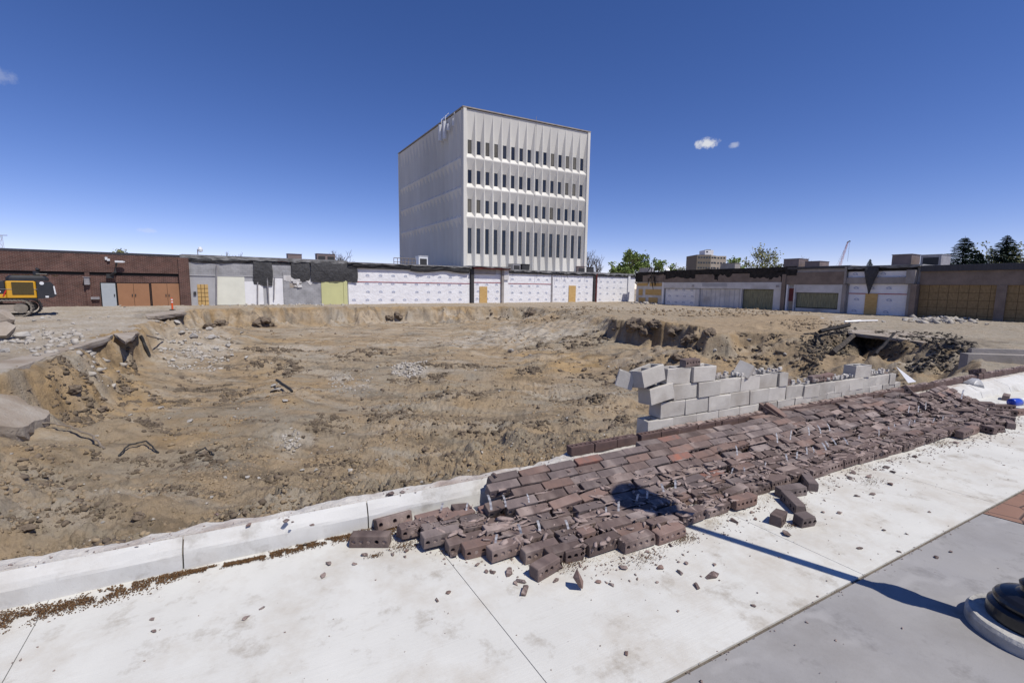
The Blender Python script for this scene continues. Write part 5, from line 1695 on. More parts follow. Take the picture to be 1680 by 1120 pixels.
loose(1258, 687, .22, 2.1, .42, .1, ('full', 0, 0), 'brick leaning steeply against the brick course, left of a pair', .06)
loose(1270, 689, .22, 2.2, .48, -.1, ('full', 1, 2), 'brick leaning steeply against the brick course, right of a pair', .07)
loose(1491, 657, .1, 2.35, .85, .1, ('full', 2, 0), 'brick standing on its end leaning over the sheet near the kerb', .09)
loose(1462, 657, .17, -.35, .05, .3, ('full', 0, 1), 'brick on the kerb left of the leaning upright brick', .02)
loose(1415, 668, .17, .45, .05, .05, ('full', 1, 0), 'brick lying on top of another by the brick course', .03)
loose(1385, 676, .15, .3, .0, .2, ('full', 3, 0), 'dark cored brick at the upper edge of the sheet', .05)
loose(1118, 600, .96, .15, 0, .0, ('full', 2, 0), 'brown brick resting on top of the tall end of the block wall')
WTOP = zs_[1] + .075
def on_wall(s, z, yaw, label, key, pitch=0.):
    put('brick', BRICKS[key], kw(s, WT, z + .046), orient(yaw, pitch, 0), label, 'brick', LG)
bpy.data.objects.remove([o for o in COL.objects if o.get('label', '').startswith('brown brick resting on top of the tall')][0])
on_wall(3.95, zs_[3] + .098, .12, 'brown brick resting on top of the tall left end of the block wall', ('full', 2, 0))
on_wall(5.83, WTOP, .05, 'dark brick lying on the low middle of the block wall', ('full', 4, 0))
on_wall(6.62, WTOP, -.15, 'left one of two bricks end to end on the low block wall', ('part', 2, 0), .05)
on_wall(6.92, WTOP, .05, 'right one of two bricks end to end on the low block wall', ('full', 1, 2), .05)
on_wall(8.62, WTOP - .16, .3, 'tilted brick at the right foot of the block wall', ('full', 3, 2), .3)
def on_course(s, label, key, yaw=.2, pitch=0., dz=0.):
    put('brick', BRICKS[key], kw(s, -CT, CZ + .14 + dz), orient(yaw, pitch, 0), label, 'brick', LG)
on_course(11.9, 'brick tipped over the brick course near the concrete pit wall', ('full', 0, 0), 1.0, -.3, .02)

# the fallen corner piece still bonded together near the right
p0 = px_st(1560, 655, .12)
cp_ = thing('bonded_brick_panel', 'bonded brick panel tilted up against the kerb near the right end', 'brick panel', kw(p0[0] - .45, p0[1] + .25, .06), K_ANG + .12)
for r_ in range(4):
    for c_ in range(3 if r_ % 2 else 4):
        Lk = .22
        x = c_ * .235 + (.11 if r_ % 2 else 0); y = .04 + r_ * .10; z = .055 + r_ * .05
        key = ('part', 2, rnd.choice((0, 0, 1, 2)))
        o = link('brick', BRICKS[key], cp_, (x, y, z), (.46, rnd.uniform(-.02, .02), rnd.uniform(-.02, .02)))
mb = MB(); mb.prism([(-.08, -.0, .0), (.80, -.0, .0), (.80, .36, .18), (-.08, .36, .18)], None, (0, 0, .06)); mb.build('mortar', M['mortar'], cp_)

# ------------------------------------------------------------------ white wall ties that stick up
TIES = [(723, 835, 11), (765, 834, 10), (806, 826, 14), (830, 821, 10), (868, 814, 5), (856, 876, 18), (886, 871, 19), (813, 891, 16), (934, 866, 15), (1015, 837, 16), (995, 842, 12), (1044, 822, 13), (1061, 817, 13), (1090, 806, 14), (1109, 801, 14),
        (1210, 739, 9), (1276, 719, 9), (1297, 714, 8), (1222, 772, 7), (1200, 773, 6), (1255, 763, 6), (1292, 755, 11), (1307, 751, 11), (1328, 707, 7), (1347, 704, 7), (1362, 700, 6), (1324, 745, 13), (1336, 742, 11), (1357, 739, 13), (1361, 734, 12),
        (1373, 728, 10), (1392, 728, 11), (1409, 721, 7), (1442, 712, 8), (1460, 705, 6), (1468, 701, 7), (1491, 697, 7), (1501, 694, 6), (1530, 693, 8), (1547, 689, 7), (1564, 685, 5), (1491, 671, 5), (1507, 670, 5), (1519, 666, 6), (1578, 649, 9)]
def tie_mesh(bend):
    mb = MB(); n_ = 7; w, th = .011 / .15, .0012
    L_ = []
    for i in range(n_):
        f = i / (n_ - 1); L_.append((bend * f * f, 0, f))
    vs = []
    for k, (x, y, z) in enumerate(L_):
        co = .0015 * (1 if k % 2 else -1)
        vs += [(x - w, y + co - th, z), (x + w, y + co - th, z), (x + w, y + co + th, z), (x - w, y + co + th, z)]
    fs = [(i * 4 + k, i * 4 + (k + 1) % 4, (i + 1) * 4 + (k + 1) % 4, (i + 1) * 4 + k) for i in range(n_ - 1) for k in range(4)]
    fs += [(3, 2, 1, 0), tuple(range((n_ - 1) * 4, n_ * 4))]
    mb.add(vs, fs)
    return mb.mesh('wall_tie', M['tie'])
TIE = [tie_mesh(b) for b in (.0, .15, -.2, -.45)]
for k, (x, y, hpx) in enumerate(TIES):
    p = at_z(x, y, .09); dist = (p - CP) @ FW
    s_, t_ = ks(p[0], p[1])
    z = ztop(t_, s_) - .05
    p = at_z(x, y, z + .05)
    hgt = hpx * dist / F_PX + .05
    bend = 3 if 1330 < x < 1400 else (1 if x % 3 == 0 else 0 if x % 2 else 2)
    ln = 'upright' if bend < 3 else 'backward bent'
    zone = 'left end' if x < 900 else 'lamp shadow' if x < 1150 else 'middle of the sheet' if x < 1400 else 'right end'
    o = link('wall_tie', TIE[bend], None, (p[0], p[1], z), (rnd.uniform(-.08, .08), rnd.uniform(-.08, .08), K_ANG * .3 + rnd.uniform(-.3, .3)))
    o.scale = (hgt, 1, hgt)
    tag(o, '%s white metal wall tie standing among the bricks near the %s' % (ln, zone), 'wall tie', 'white wall ties among the bricks')

# ------------------------------------------------------------------ fragments of brick and mortar
FRAG = {}
for k, m in enumerate([BRICKM[0], BRICKM[1], BRICKM[2], M['mortar']]):
    for v in range(4):
        FRAG[(k, v)] = chunk_mesh('brick_fragment', m, 11 + v, 1, .72, .42, 500 + k * 10 + v)
def frag(p, size, k, v, label, cat, group, flat=1.0, name='brick_fragment'):
    o = link(name, FRAG[(k, v)], None, p, (rnd.uniform(-.25, .25), rnd.uniform(-.25, .25), rnd.uniform(0, 6.28)))
    o.scale = (size, size, size * flat)
    return tag(o, label, cat, group)
FG = 'fragments scattered on the sidewalk'
big = [(668, 905, .06), (598, 911, .07), (645, 910, .05), (742, 912, .11), (700, 900, .09), (780, 880, .07), (783, 927, .055), (797, 938, .06), (808, 940, .06), (835, 940, .09), (860, 972, .11), (846, 958, .05), (855, 955, .07), (912, 953, .05), (735, 973, .05),
       (717, 985, .045), (982, 955, .05), (1003, 960, .045), (1022, 932, .07), (1083, 932, .07), (1126, 924, .06), (1115, 940, .06), (1143, 963, .06), (1168, 947, .10), (1172, 927, .05), (1205, 856, .08), (1240, 852, .05), (1290, 877, .09), (1232, 841, .06),
       (1220, 835, .06), (1378, 842, .06), (1350, 840, .05), (1406, 814, .06), (1430, 811, .07), (1460, 795, .08), (1400, 776, .09), (1395, 785, .08), (1425, 783, .08), (1455, 768, .09), (1465, 775, .07), (1500, 750, .07), (1568, 727, .09), (1537, 915, .05), (1410, 900, .05),
       (540, 925, .07), (530, 945, .07), (583, 925, .05), (470, 855, .06), (408, 862, .05), (512, 862, .05), (195, 893, .11), (230, 905, .07), (355, 845, .05), (480, 857, .04), (640, 812, .09), (660, 808, .07), (404, 1014, .05), (250, 1016, .04), (252, 1036, .045), (430, 998, .04),
       (1028, 1072, .045), (1236, 1094 - 100, .04), (1060, 905, .05), (1100, 895, .05), (1560, 905, .035), (1450, 870, .04), (1525, 840, .035), (1475, 905, .04)]
for (x, y, sz) in big:
    z = 0.0
    if y < 870 and x < 700: z = .20
    p = at_z(x, y, z)
    zone = 'left kerb' if x < 560 else 'single whole brick' if x < 740 else 'front row' if x < 1190 else 'small brick cluster' if x < 1400 else 'right edge of the fallen sheet'
    frag((p[0], p[1], z + sz * .13), sz * rnd.uniform(.9, 1.2), rnd.choice((0, 0, 1, 2, 3)), rnd.randrange(4), '%s brown brick fragment lying near the %s' % ('larger' if sz > .07 else 'small', zone), 'brick fragment', FG)
p = at_z(948, 965, 0); o = frag((p[0], p[1], .075), .17, 2, 1, 'upright jagged brick shard standing on the sidewalk below the front row', 'brick fragment', FG); o.rotation_euler = (.3, 1.35, .4)
SG = 'fragments lying on the fallen sheet'
def zone_s(s): return 'left end' if s < 1.6 else 'left part' if s < 3.2 else 'middle' if s < 5.2 else 'right part' if s < 7.3 else 'right end'
FLK = [chunk_mesh('mortar_fragment', m, 16, 1, .30, .14, 560 + i) for i, m in enumerate([M['mortar'], M['mortar'], BRICKM[0], BRICKM[1]])]
for k in range(205):
    s = .3 + 9.0 * rnd.random() ** .8
    lo, hi = np.interp(s, *tminS), np.interp(s, *tmaxS)
    if rnd.random() < .8: lo = max(lo, .35)
    t = rnd.uniform(lo, hi - .04)
    sz = rnd.choice((.05, .06, .07, .09, .11))
    kk = rnd.choice((0, 0, 1, 3, 3, 3))
    nm = 'mortar_fragment' if kk == 3 else 'brick_fragment'
    fo = frag(kw(s, t, ztop(t, s) + sz * .05), sz, kk, rnd.randrange(4), '%s lying on the %s of the fallen brick sheet' % ('pinkish grey mortar fragment' if kk == 3 else 'brown brick fragment', zone_s(s)),
         'mortar fragment' if kk == 3 else 'brick fragment', SG, rnd.uniform(.5, 1), nm)
    if kk in (1, 3):
        fo.data = FLK[rnd.randrange(2) + (2 if kk == 1 else 0)]
        L_ = rnd.uniform(.10, .22); fo.scale = (L_, L_ * rnd.uniform(.6, 1.1), L_ * rnd.uniform(.6, 1.2))
        fo.rotation_euler = (rnd.uniform(-.3, .3), rnd.uniform(-.1, .1), K_ANG + rnd.gauss(0, .25))
base_flake = raw_chunks(6, 14, 1, .32, .15, 650)
pts, sz = [], []
for k in range(620):
    s = .4 + 9.2 * rnd.random() ** .85
    lo, hi = np.interp(s, *tminS), np.interp(s, *tmaxS)
    t = rnd.uniform(max(lo, .45 if s < 5 else .15), hi - .02)
    pts.append(kw(s, t, ztop(t, s) + .004)); sz.append(rnd.uniform(.05, .17))
tag(scatter_mesh('mortar_flakes', base_flake, pts, sz, M['mortar'], 4), 'flakes of mortar and brick skin strewn over the lower brick rows', 'mortar flakes', kind='stuff')
base_crumb = raw_chunks(8, 9, 1, .75, .5, 700)
pts, sz = [], []
for k in range(3800):
    s = .1 + 9.8 * rnd.random() ** .85
    lo, hi = np.interp(s, *tminS), np.interp(s, *tmaxS)
    if rnd.random() < .72:
        t = rnd.uniform(max(lo, .2) if rnd.random() < .7 else lo, hi); z = ztop(t, s) + .002
    else:
        t = hi + abs(rnd.gauss(0, .12)) + .0; z = .004
        if rnd.random() < .15: t += rnd.random() ** 2 * 1.0
    pts.append(kw(s, t, z)); sz.append(.010 + .03 * rnd.random() ** 3)
tag(scatter_mesh('brick_crumbs', base_crumb, pts, sz, M['mortar'], 3), 'small crumbs of brick and mortar over the fallen sheet', 'crumbs', kind='stuff')
pts, sz = [], []
for k in range(700):
    s = rnd.uniform(-3, 11); t = rnd.uniform(.1, max(.3, t_edge(s) - .05))
    if rnd.random() < .3: t = rnd.uniform(t_edge(s), t_edge(s) + 1.2)
    pts.append(kw(s, t, .002)); sz.append(.005 + .016 * rnd.random() ** 3)
for k in range(500):
    s = rnd.uniform(-3, 10); pts.append(kw(s, t_edge(s) + rnd.gauss(.01, .012), .002)); sz.append(rnd.uniform(.006, .014))
for k in range(400):
    s = rnd.uniform(-3, 3); pts.append(kw(s, -.06 - rnd.random() * .12, .203)); sz.append(.006 + .022 * rnd.random() ** 3)
tag(scatter_mesh('grit', base_crumb, pts, sz, M['mortar'], 5), 'fine grit scattered over the sidewalk and paving', 'grit', kind='stuff')

# mortar squeezed out between the upper rows of the sheet
for i, t in enumerate(rowt):
    if not 1 <= i <= 8: continue
    ss = np.arange(1.05 if i > 2 else 3.2, 5.6 if i < 7 else 8.0, .03)
    zz = np.array([ztop(t + .048, s) for s in ss]) - .006
    rad = np.maximum(.002 + .016 * fbm(ss, ss * 0 + i * 3, .30, 4, 251), .0008)
    pts_ = [kw(s, t + .052 + .004 * math.sin(s * 7 + i) + rnd.uniform(-.005, .005), z) for s, z in zip(ss, zz)]
    mb = MB(); mb.tube(pts_, list(rad), 5)
    tag(mb.build('mortar_ridge', M['mortar']), 'ragged mortar ridge along the lower edge of the %s brick row' % ORD[i], 'mortar ridge', 'mortar ridges between the fallen rows')

# brown buds swept along the kerb, tufts of them by the bricks
pts, sz = [], []
for k in range(15000):
    s = rnd.uniform(-3.2, .25)
    c = .085 + .03 * math.sin(s * 2.3) + .02 * math.sin(s * 6.1)
    w = .030 + .022 * math.sin(s * 3.1 + 1) + .012 * math.sin(s * 8)
    t = c + rnd.gauss(0, max(w, .012))
    if t < .012: continue
    if fbm(np.array(s), np.array(t), .12, 2, 261) < -.28: continue
    pts.append(kw(s, t, .004 + .012 * rnd.random() * math.exp(-((t - c) / .05) ** 2))); sz.append(rnd.uniform(.008, .019))
for (x, y, n_, r_) in ((668, 896, 350, .07), (615, 912, 120, .03), (745, 902, 260, .05), (600, 868, 200, .05), (700, 838, 120, .05), (1060, 915, 260, .10), (1120, 885, 340, .07), (1180, 843, 200, .05), (940, 925, 220, .07), (1310, 828, 200, .05), (1430, 790, 200, .1), (1540, 727, 300, .12), (1300, 862, 120, .05)):
    p = at_z(x, y, 0); s0, t0 = ks(p[0], p[1])
    for k in range(n_):
        pts.append(kw(s0 + rnd.gauss(0, r_), t0 + rnd.gauss(0, r_ * .45), .004 + .008 * rnd.random())); sz.append(rnd.uniform(.007, .016))
tag(scatter_mesh('maple_buds', raw_chunks(5, 8, 1, .6, .45, 800), pts, sz, M['bud'], 7), 'drift of small brown tree buds along the kerb foot', 'tree buds', kind='stuff')
# sandy mortar dust under the front row
M['dust'] = mat('sandy_mortar_dust', (.44, .36, .25), (.52, .46, .37), scale=12, rough=1)
pts, sz = [], []
for k in range(7000):
    s = rnd.uniform(.4, 9.6); hi = np.interp(s, *tmaxS)
    if fbm(np.array(s), np.array(0.), .45, 2, 271) < -.02: continue
    t = hi + rnd.gauss(.0, .05)
    pts.append(kw(s, t, .001)); sz.append(rnd.uniform(.004, .012))
tag(scatter_mesh('mortar_dust', base_crumb, pts, sz, M['dust'], 9), 'sandy mortar dust under the front edge of the fallen bricks', 'dust', kind='stuff')

# ------------------------------------------------------------------ excavator parked on the plaza
EO = at_depth(60, 519, 27.5)
K_ = 27.5 / F_PX
E_A = math.radians(45)
def ex(px):
    d = ray(px, 480); u = (math.cos(E_A), math.sin(E_A))
    # sight line meets the machine's near side
    den = d[0] * u[1] - d[1] * u[0]
    return (EO[1] * d[0] - EO[0] * d[1]) / (-den) if abs(den) > 1e-9 else 0.0
def ez(py): return (519 - py) * K_
ev = thing('excavator', 'yellow and black tracked excavator parked before the brown brick building', 'excavator', (EO[0], EO[1], G0), E_A)
mb = MB(); mb.box(-6.6, ex(60), .05, 2.6, ez(493), ez(489.5)); mb.build('deck_frame', M['excav_black'], ev)
def bev_box(mb, x0, x1, y0, y1, z0, z1, c, mi=0):
    """box with chamfered upright and top edges"""
    P = [(x0 + c, y0), (x1 - c, y0), (x1, y0 + c), (x1, y1 - c), (x1 - c, y1), (x0 + c, y1), (x0, y1 - c), (x0, y0 + c)]
    cx, cy = (x0 + x1) / 2, (y0 + y1) / 2
    def ring(z, k): return [(x + math.copysign(min(k, abs(x - cx)), cx - x), y + math.copysign(min(k, abs(y - cy)), cy - y), z) for x, y in P]
    vs = ring(z0, 0) + ring(z1 - c, 0) + ring(z1, c)
    fs = [tuple(range(7, -1, -1)), tuple(range(16, 24))]
    for j in range(2):
        for k in range(8): fs.append((j * 8 + k, j * 8 + (k + 1) % 8, (j + 1) * 8 + (k + 1) % 8, (j + 1) * 8 + k))
    mb.add(vs, fs, mi)
mb = MB(); bev_box(mb, ex(10), ex(60), .0, 2.7, ez(489), ez(462.3), .05); body = mb.build('side_panel', M['excav_yellow'], ev)
mb = MB(); bev_box(mb, -6.6, ex(9.6), .0, 2.7, ez(489), ez(483), .04); mb.build('side_sill', M['excav_yellow'], ev)
mb = MB(); bev_box(mb, -6.6, ex(9.6), .02, 2.7, ez(482.8), ez(462), .05); mb.build('side_cover', M['excav_black'], ev)
mb = MB()
for k in range(15):
    z = ez(483.5) + (ez(464.5) - ez(483.5)) * k / 15
    mb.box(ex(20), ex(56), -.035, -.003, z, z + .045)
mb.box(ex(20), ex(56), -.012, -.002, ez(484), ez(464)); mb.build('radiator_grille', M['excav_grille'], ev, )
mb = MB(); mb.prism([(ex(3), -.012, ez(487)), (ex(6), -.012, ez(487)), (ex(11.5), -.012, ez(477)), (ex(9), -.012, ez(477))], None, (0, .01, 0)); mb.build('red_stripe', M['red'], ev)
mb = MB()
mb.box(ex(-3.4), ex(-2.2), -.012, .0, ez(480), ez(472)); mb.box(ex(-2.1), ex(1.6), -.012, 0, ez(480), ez(478.6)); mb.build('white_lettering', M['white'], ev)
mb = MB(); mb.box(ex(0), ex(62), -.02, -.0005, ez(475.6), ez(475.0)); mb.build('panel_seam', M['galv'], ev)
# counterweight, rounded at the rear
mb = MB()
pr = [(ex(61), ez(491)), (ex(86), ez(489)), (ex(92), ez(486)), (ex(92.5), ez(482)), (ex(89), ez(468)), (ex(84), ez(463)), (ex(61), ez(463))]
mb.prism([(x, .0, z) for x, z in pr], None, (0, 2.75, 0)); cw = mb.build('counterweight', M['excav_black'], ev)
mb = MB(); mb.prism([(ex(88.2), -.012, ez(470)), (ex(90.6), -.012, ez(470)), (ex(92.2), -.012, ez(483.5)), (ex(89.6), -.012, ez(483.5))], None, (0, .011, 0)); mb.build('reflector_strip', M['whitemetal'], cw)
mb = MB(); mb.box(ex(74), ex(79.5), -.012, -.001, ez(489), ez(486)); mb.build('white_plate', M['whitemetal'], cw)
mb = MB(); mb.lathe([(.0, 0), (.10, 0.0), (.10, .012), (0, .012)], 12); pl = mb.build('round_plate', M['whitemetal'], cw, (ex(70), -.004, ez(465.5)), (math.pi / 2, 0, 0))
mb = MB(); bev_box(mb, ex(11), ex(82), .05, 2.6, ez(462), ez(453.2), .14); hood = mb.build('engine_hood', M['excav_black'], ev)
mb = MB()
for k in range(5): x = ex(22) + k * .42; mb.box(x, x + .28, .4, 1.9, ez(453.15), ez(452.2))
mb.build('hood_vent', M['excav_grille'], hood)
mb = MB(); mb.tube([(ex(62), 1.2, ez(453.5)), (ex(62), 1.2, ez(446)), (ex(64), 1.2, ez(443.5)), (ex(67), 1.2, ez(441))], [.16, .15, .12, .11], 10); mb.build('exhaust_pipe', M['excav_black'], ev)
mb = MB(); mb.tube([(ex(60), .2, ez(453)), (ex(62), .2, ez(450.5)), (ex(80), .2, ez(450.5)), (ex(82), .2, ez(453))], .025, 6); mb.build('handrail', M['excav_black'], ev)
mb = MB(); bev_box(mb, -6.4, -4.7, .15, 1.5, ez(489), ez(489) + 2.0, .12); cabo = mb.build('cab', M['excav_yellow'], ev)
mb = MB(); mb.box(-6.2, -4.9, .138, .148, ez(489) + .9, ez(489) + 1.8); mb.build('cab_window', M['glass'], cabo)
mb = MB(); mb.tube([(-5.6, 1.9, 1.6), (-8.2, 1.9, 4.0), (-10.0, 1.9, 3.6)], [.35, .42, .3], 4); boom = mb.build('boom', M['excav_yellow'], ev)
mb = MB(); mb.tube([(-10.0, 1.9, 3.6), (-10.6, 1.9, 1.2)], [.28, .2], 4); mb.build('dipper_arm', M['excav_yellow'], ev)
mb = MB(); mb.prism([(-10.9, 1.4, 1.2), (-10.1, 1.4, 1.1), (-9.7, 1.4, .3), (-10.4, 1.4, 0.05), (-11.1, 1.4, .4)], None, (0, 1.0, 0)); mb.build('bucket', M['excav_black'], ev)
# tracks: a stadium belt with shoes and an inner frame with rollers
TR = Matrix.Rotation(math.radians(-8), 4, 'Z')
def track(yo):
    Lt, R_t, W_ = 4.4, .44, .62
    path = []
    n_ = 62
    P_ = 2 * (Lt - 2 * R_t) + 2 * math.pi * R_t
    for k in range(n_):
        d = P_ * k / n_; st = Lt - 2 * R_t
        if d < st: x, z, a = d, 0.0, 0.0
        elif d < st + math.pi * R_t:
            th = (d - st) / R_t; x, z, a = st + R_t * math.sin(th), R_t - R_t * math.cos(th), th
        elif d < 2 * st + math.pi * R_t: x, z, a = st - (d - st - math.pi * R_t), 2 * R_t, math.pi
        else:
            th = (d - 2 * st - math.pi * R_t) / R_t; x, z, a = -R_t * math.sin(th), R_t + R_t * math.cos(th), math.pi + th
        path.append((x, z, a))
    base = Matrix.Translation((-.55, .2, 0)) @ TR @ Matrix.Translation((-Lt + R_t + .42, yo, .06))
    mb = MB()
    for (x, z, a) in path:
        b = MB(); b.box(-.10, .10, 0, W_, -.03, .03); b.box(-.09, -.055, 0, W_, -.065, -.03); b.box(.02, .055, 0, W_, -.055, -.03)
        mb.merge(b, base @ Matrix.Translation((x, 0, z)) @ Matrix.Rotation(-a, 4, 'Y'))
    t = mb.build('track', M['trackmetal'], ev)
    mb = MB(); b = MB(); b.box(-.1, Lt - 2 * R_t + .1, .12, W_ - .12, R_t - .22, R_t + .2); mb.merge(b, base); mb.build('track_frame', M['slab'], t)
    mb = MB()
    for x in (0, Lt - 2 * R_t):
        b = MB(); b.lathe([(.02, 0), (.30, 0), (.30, W_ - .2), (.02, W_ - .2)], 18); mb = MB(); mb.merge(b, base @ Matrix.Translation((x, W_ - .1, R_t)) @ Matrix.Rotation(math.pi / 2, 4, 'X')); mb.build('track_wheel', M['trackmetal'], t)
track(-.35); track(2.0)
mb = MB(); b = MB(); b.box(-2.9, -1.2, .3, 2.2, .55, 1.0); mb.merge(b, Matrix.Translation((-.55, .2, 0)) @ TR); mb.build('undercarriage', M['excav_black'], ev)

# ------------------------------------------------------------------ lamp post at the right
LC = (2.99, 2.385)
mb = MB(); mb.lathe([(.02, -.05), (.280, -.05), (.280, .055), (.267, .075), (.02, .078)], 48)
mb.v = [(x * (1 + .004 * math.sin(9 * math.atan2(y, x)) + rnd.uniform(-.003, .003)), y * (1 + .004 * math.sin(7 * math.atan2(y, x))), z) for x, y, z in mb.v]
M['lampfoot'] = mat('weathered_footing', (.50, .49, .46), (.34, .33, .31), scale=9, rough=1, bump=.5, bscale=50, c3=(.16, .15, .14), s3=6)
tag(mb.build('lamp_footing', M['lampfoot'], loc=(LC[0], LC[1], 0)), 'round pale concrete footing under the black lamp post', 'footing')
lp = thing('street_lamp', 'black fluted street lamp at the right edge with an acorn lantern', 'street lamp', (LC[0], LC[1], .078))
mb = MB(); mb.lathe([(.02, 0), (.196, 0), (.200, .012), (.196, .070), (.178, .085), (.168, .090), (.176, .102), (.178, .115), (.170, .132), (.150, .150), (.118, .162), (.090, .170), (.074, .185), (.070, .205), (.080, .214), (.082, .226), (.072, .238), (.060, .25), (.02, .25)], 56)
mb.build('base', M['lampblack'], lp, smooth=False)
mb = MB(); n_ = 16; vs = []; zl = [.25, .40, .70, .76, .84, .90, .98, 1.06, 2.2, 3.35]; rl = [.056, .068, .074, .092, .100, .094, .066, .046, .041, .036]
for z, r in zip(zl, rl):
    for k in range(n_ * 2):
        a = math.pi * k / n_; q = r if k % 2 else r * .90
        vs.append((q * math.cos(a), q * math.sin(a), z))
fs = [(i * 32 + k, i * 32 + (k + 1) % 32, (i + 1) * 32 + (k + 1) % 32, (i + 1) * 32 + k) for i in range(9) for k in range(32)]
mb.add(vs, fs + [tuple(range(288, 320))]); mb.build('shaft', M['lampblack'], lp)
mb = MB(); mb.lathe([(.02, 3.33), (.06, 3.33), (.065, 3.36), (.05, 3.40), (.075, 3.44), (.165, 3.50), (.175, 3.53), (.02, 3.54)], 32); lan = mb.build('lantern_base', M['lampblack'], lp)
mb = MB(); mb.lathe([(.02, 3.541), (.165, 3.545), (.195, 3.62), (.205, 3.72), (.20, 3.80), (.02, 3.81)], 32); mb.build('globe', M['lampglass'], lp, smooth=True)
mb = MB(); mb.lathe([(.02, 3.812), (.225, 3.812), (.23, 3.83), (.20, 3.89), (.14, 3.95), (.07, 3.99), (.02, 4.0), (.03, 4.03), (.02, 4.07), (.003, 4.09)], 32); mb.build('lantern_roof', M['lampblack'], lp)

# ------------------------------------------------------------------ earth: clods, rubble, slabs, burnt heap
crs = np.random.RandomState(11)
base_clod = raw_chunks(12, 13, 1, .85, .7, 900)
def sample_pit(n, fn):
    a = crs.uniform(-AZ * .92, AZ * .92, n * 5); r = 1 / (1 / 52 + (1 / 3.9 - 1 / 52) * crs.rand(n * 5))
    X, Y = r * np.sin(a), r * np.cos(a)
    S, T = ks(X, Y)
    z, d, ins, *_ = terr(X, Y, True)
    m = ins & (T < np.where(S > 2, -.60, -.27)) & (d > .15)
    dens = fn(X, Y)
    m &= crs.rand(len(X)) < dens
    i = np.where(m)[0][:n]
    return X[i], Y[i], z[i], r[i]
X, Y, Z, Rr = sample_pit(26000, lambda x, y: np.clip(.22 + 1.0 * fbm(x, y, 1.6, 3, 301), .03, 1))
sz = (.016 + .095 * crs.rand(len(X)) ** 3.2) * np.clip(.55 + Rr / 16, .6, 2.4)
tag(scatter_mesh('dirt_clods', base_clod, np.stack([X, Y, Z + sz * .0], -1), sz, M['clod'], 13), 'loose dirt clods all over the pit', 'clods', kind='stuff')
M['darkclod'] = mat('dark_soil_clods', (.19, .15, .11), (.115, .09, .068), scale=2, rough=1)
X, Y, Z, Rr = sample_pit(9000, lambda x, y: np.clip(-.55 + 2.6 * fbm(x * .8, y, 1.0, 3, 311), 0, 1))
sz = (.022 + .14 * crs.rand(len(X)) ** 3) * np.clip(.5 + Rr / 15, .6, 2.4)
tag(scatter_mesh('dark_clods', base_clod, np.stack([X, Y, Z + sz * .0], -1), sz, M['darkclod'], 17), 'darker damp clods in patches over the pit', 'clods', kind='stuff')
M['palegrit'] = mat('pale_stones', (.44, .41, .365), (.33, .30, .26), scale=6, rough=1)
X, Y, Z, Rr = sample_pit(1700, lambda x, y: np.clip(.12 + .9 * fbm(x, y, 2.2, 2, 321), .04, 1))
sz = (.015 + .05 * crs.rand(len(X)) ** 4) * np.clip(.6 + Rr / 14, .7, 2.2)
tag(scatter_mesh('pale_stones', base_clod, np.stack([X, Y, Z + sz * .1], -1), sz, M['palegrit'], 19), 'small pale stones sprinkled over the dirt', 'stones', kind='stuff')
def cluster(name, label, cat, cx, cy, rx, ry, n, s0, s1, m, seed, p=3):
    r = random.Random(seed); pts, szs = [], []
    g0 = ground_at(cx, cy)
    dist = g0.y
    for k in range(n):
        a, q = r.uniform(0, 6.283), r.random() ** .6
        x = cx + rx * q * math.cos(a); y = cy + ry * q * math.sin(a)
        d = ray(x, y); kz = (g0.z - CAM_H) / d[2]
        X_, Y_ = d[0] * kz, d[1] * kz
        pts.append((X_, Y_)); szs.append((s0 + (s1 - s0) * r.random() ** p))
    XY = np.array(pts); z = terr(XY[:, 0], XY[:, 1])
    P = [(x, y, zz + .1 * s) for (x, y), zz, s in zip(pts, z, szs)]
    return tag(scatter_mesh(name, base_clod, P, szs, m, seed), label, cat, kind='stuff')
cluster('rubble_grit', 'white crushed rubble patch in the middle of the pit', 'rubble', 672, 606, 30, 10, 520, .03, .22, M['palegrit'], 31)
cluster('rubble_grit', 'pale rubble spill sliding down the left bank of the pit', 'rubble', 320, 568, 62, 30, 520, .05, .34, M['palegrit'], 32)
cluster('rubble_grit', 'small white rubble patch in the near part of the pit', 'rubble', 478, 728, 18, 14, 150, .02, .14, M['palegrit'], 33)
cluster('rubble_grit', 'thin white rubble streak left of the white patch', 'rubble', 575, 628, 40, 16, 140, .03, .16, M['palegrit'], 34)
cluster('rubble_grit', 'grey rubble scattered along the left lip of the pit', 'rubble', 90, 560, 120, 26, 260, .04, .4, M['palegrit'], 35)
cluster('rubble_grit', 'rubble line at the foot of the right hand shops', 'rubble', 1545, 524, 60, 6, 260, .08, .7, M['palegrit'], 36)
cluster('rubble_grit', 'torn debris at the inner corner of the two rows', 'rubble', 1062, 498, 26, 3, 110, .1, .8, M['palegrit'], 37)
cluster('burnt_heap', 'black burnt debris heap on the right bank', 'burnt debris', 1335, 565, 22, 12, 900, .02, .22, M['burnt'], 41)
cluster('burnt_heap', 'black burnt debris heap under the right plaza lip', 'burnt debris', 1372, 548, 26, 12, 900, .02, .24, M['burnt'], 42)
cluster('burnt_heap', 'charred scraps strewn along the right plaza lip', 'burnt debris', 1480, 556, 100, 10, 1300, .02, .22, M['burnt'], 43)
cluster('burnt_heap', 'charred rubble band under the right plaza lip by the pit wall', 'burnt debris', 1545, 576, 55, 8, 900, .02, .24, M['burnt'], 45)
cluster('burnt_heap', 'charred crumbs on the scarp of the right bank', 'burnt debris', 1400, 570, 60, 14, 400, .02, .18, M['burnt'], 44)
cluster('rubble_grit', 'rubble strewn along the far plaza by the grey shop', 'rubble', 420, 500.5, 150, 1.6, 200, .06, .5, M['palegrit'], 38)

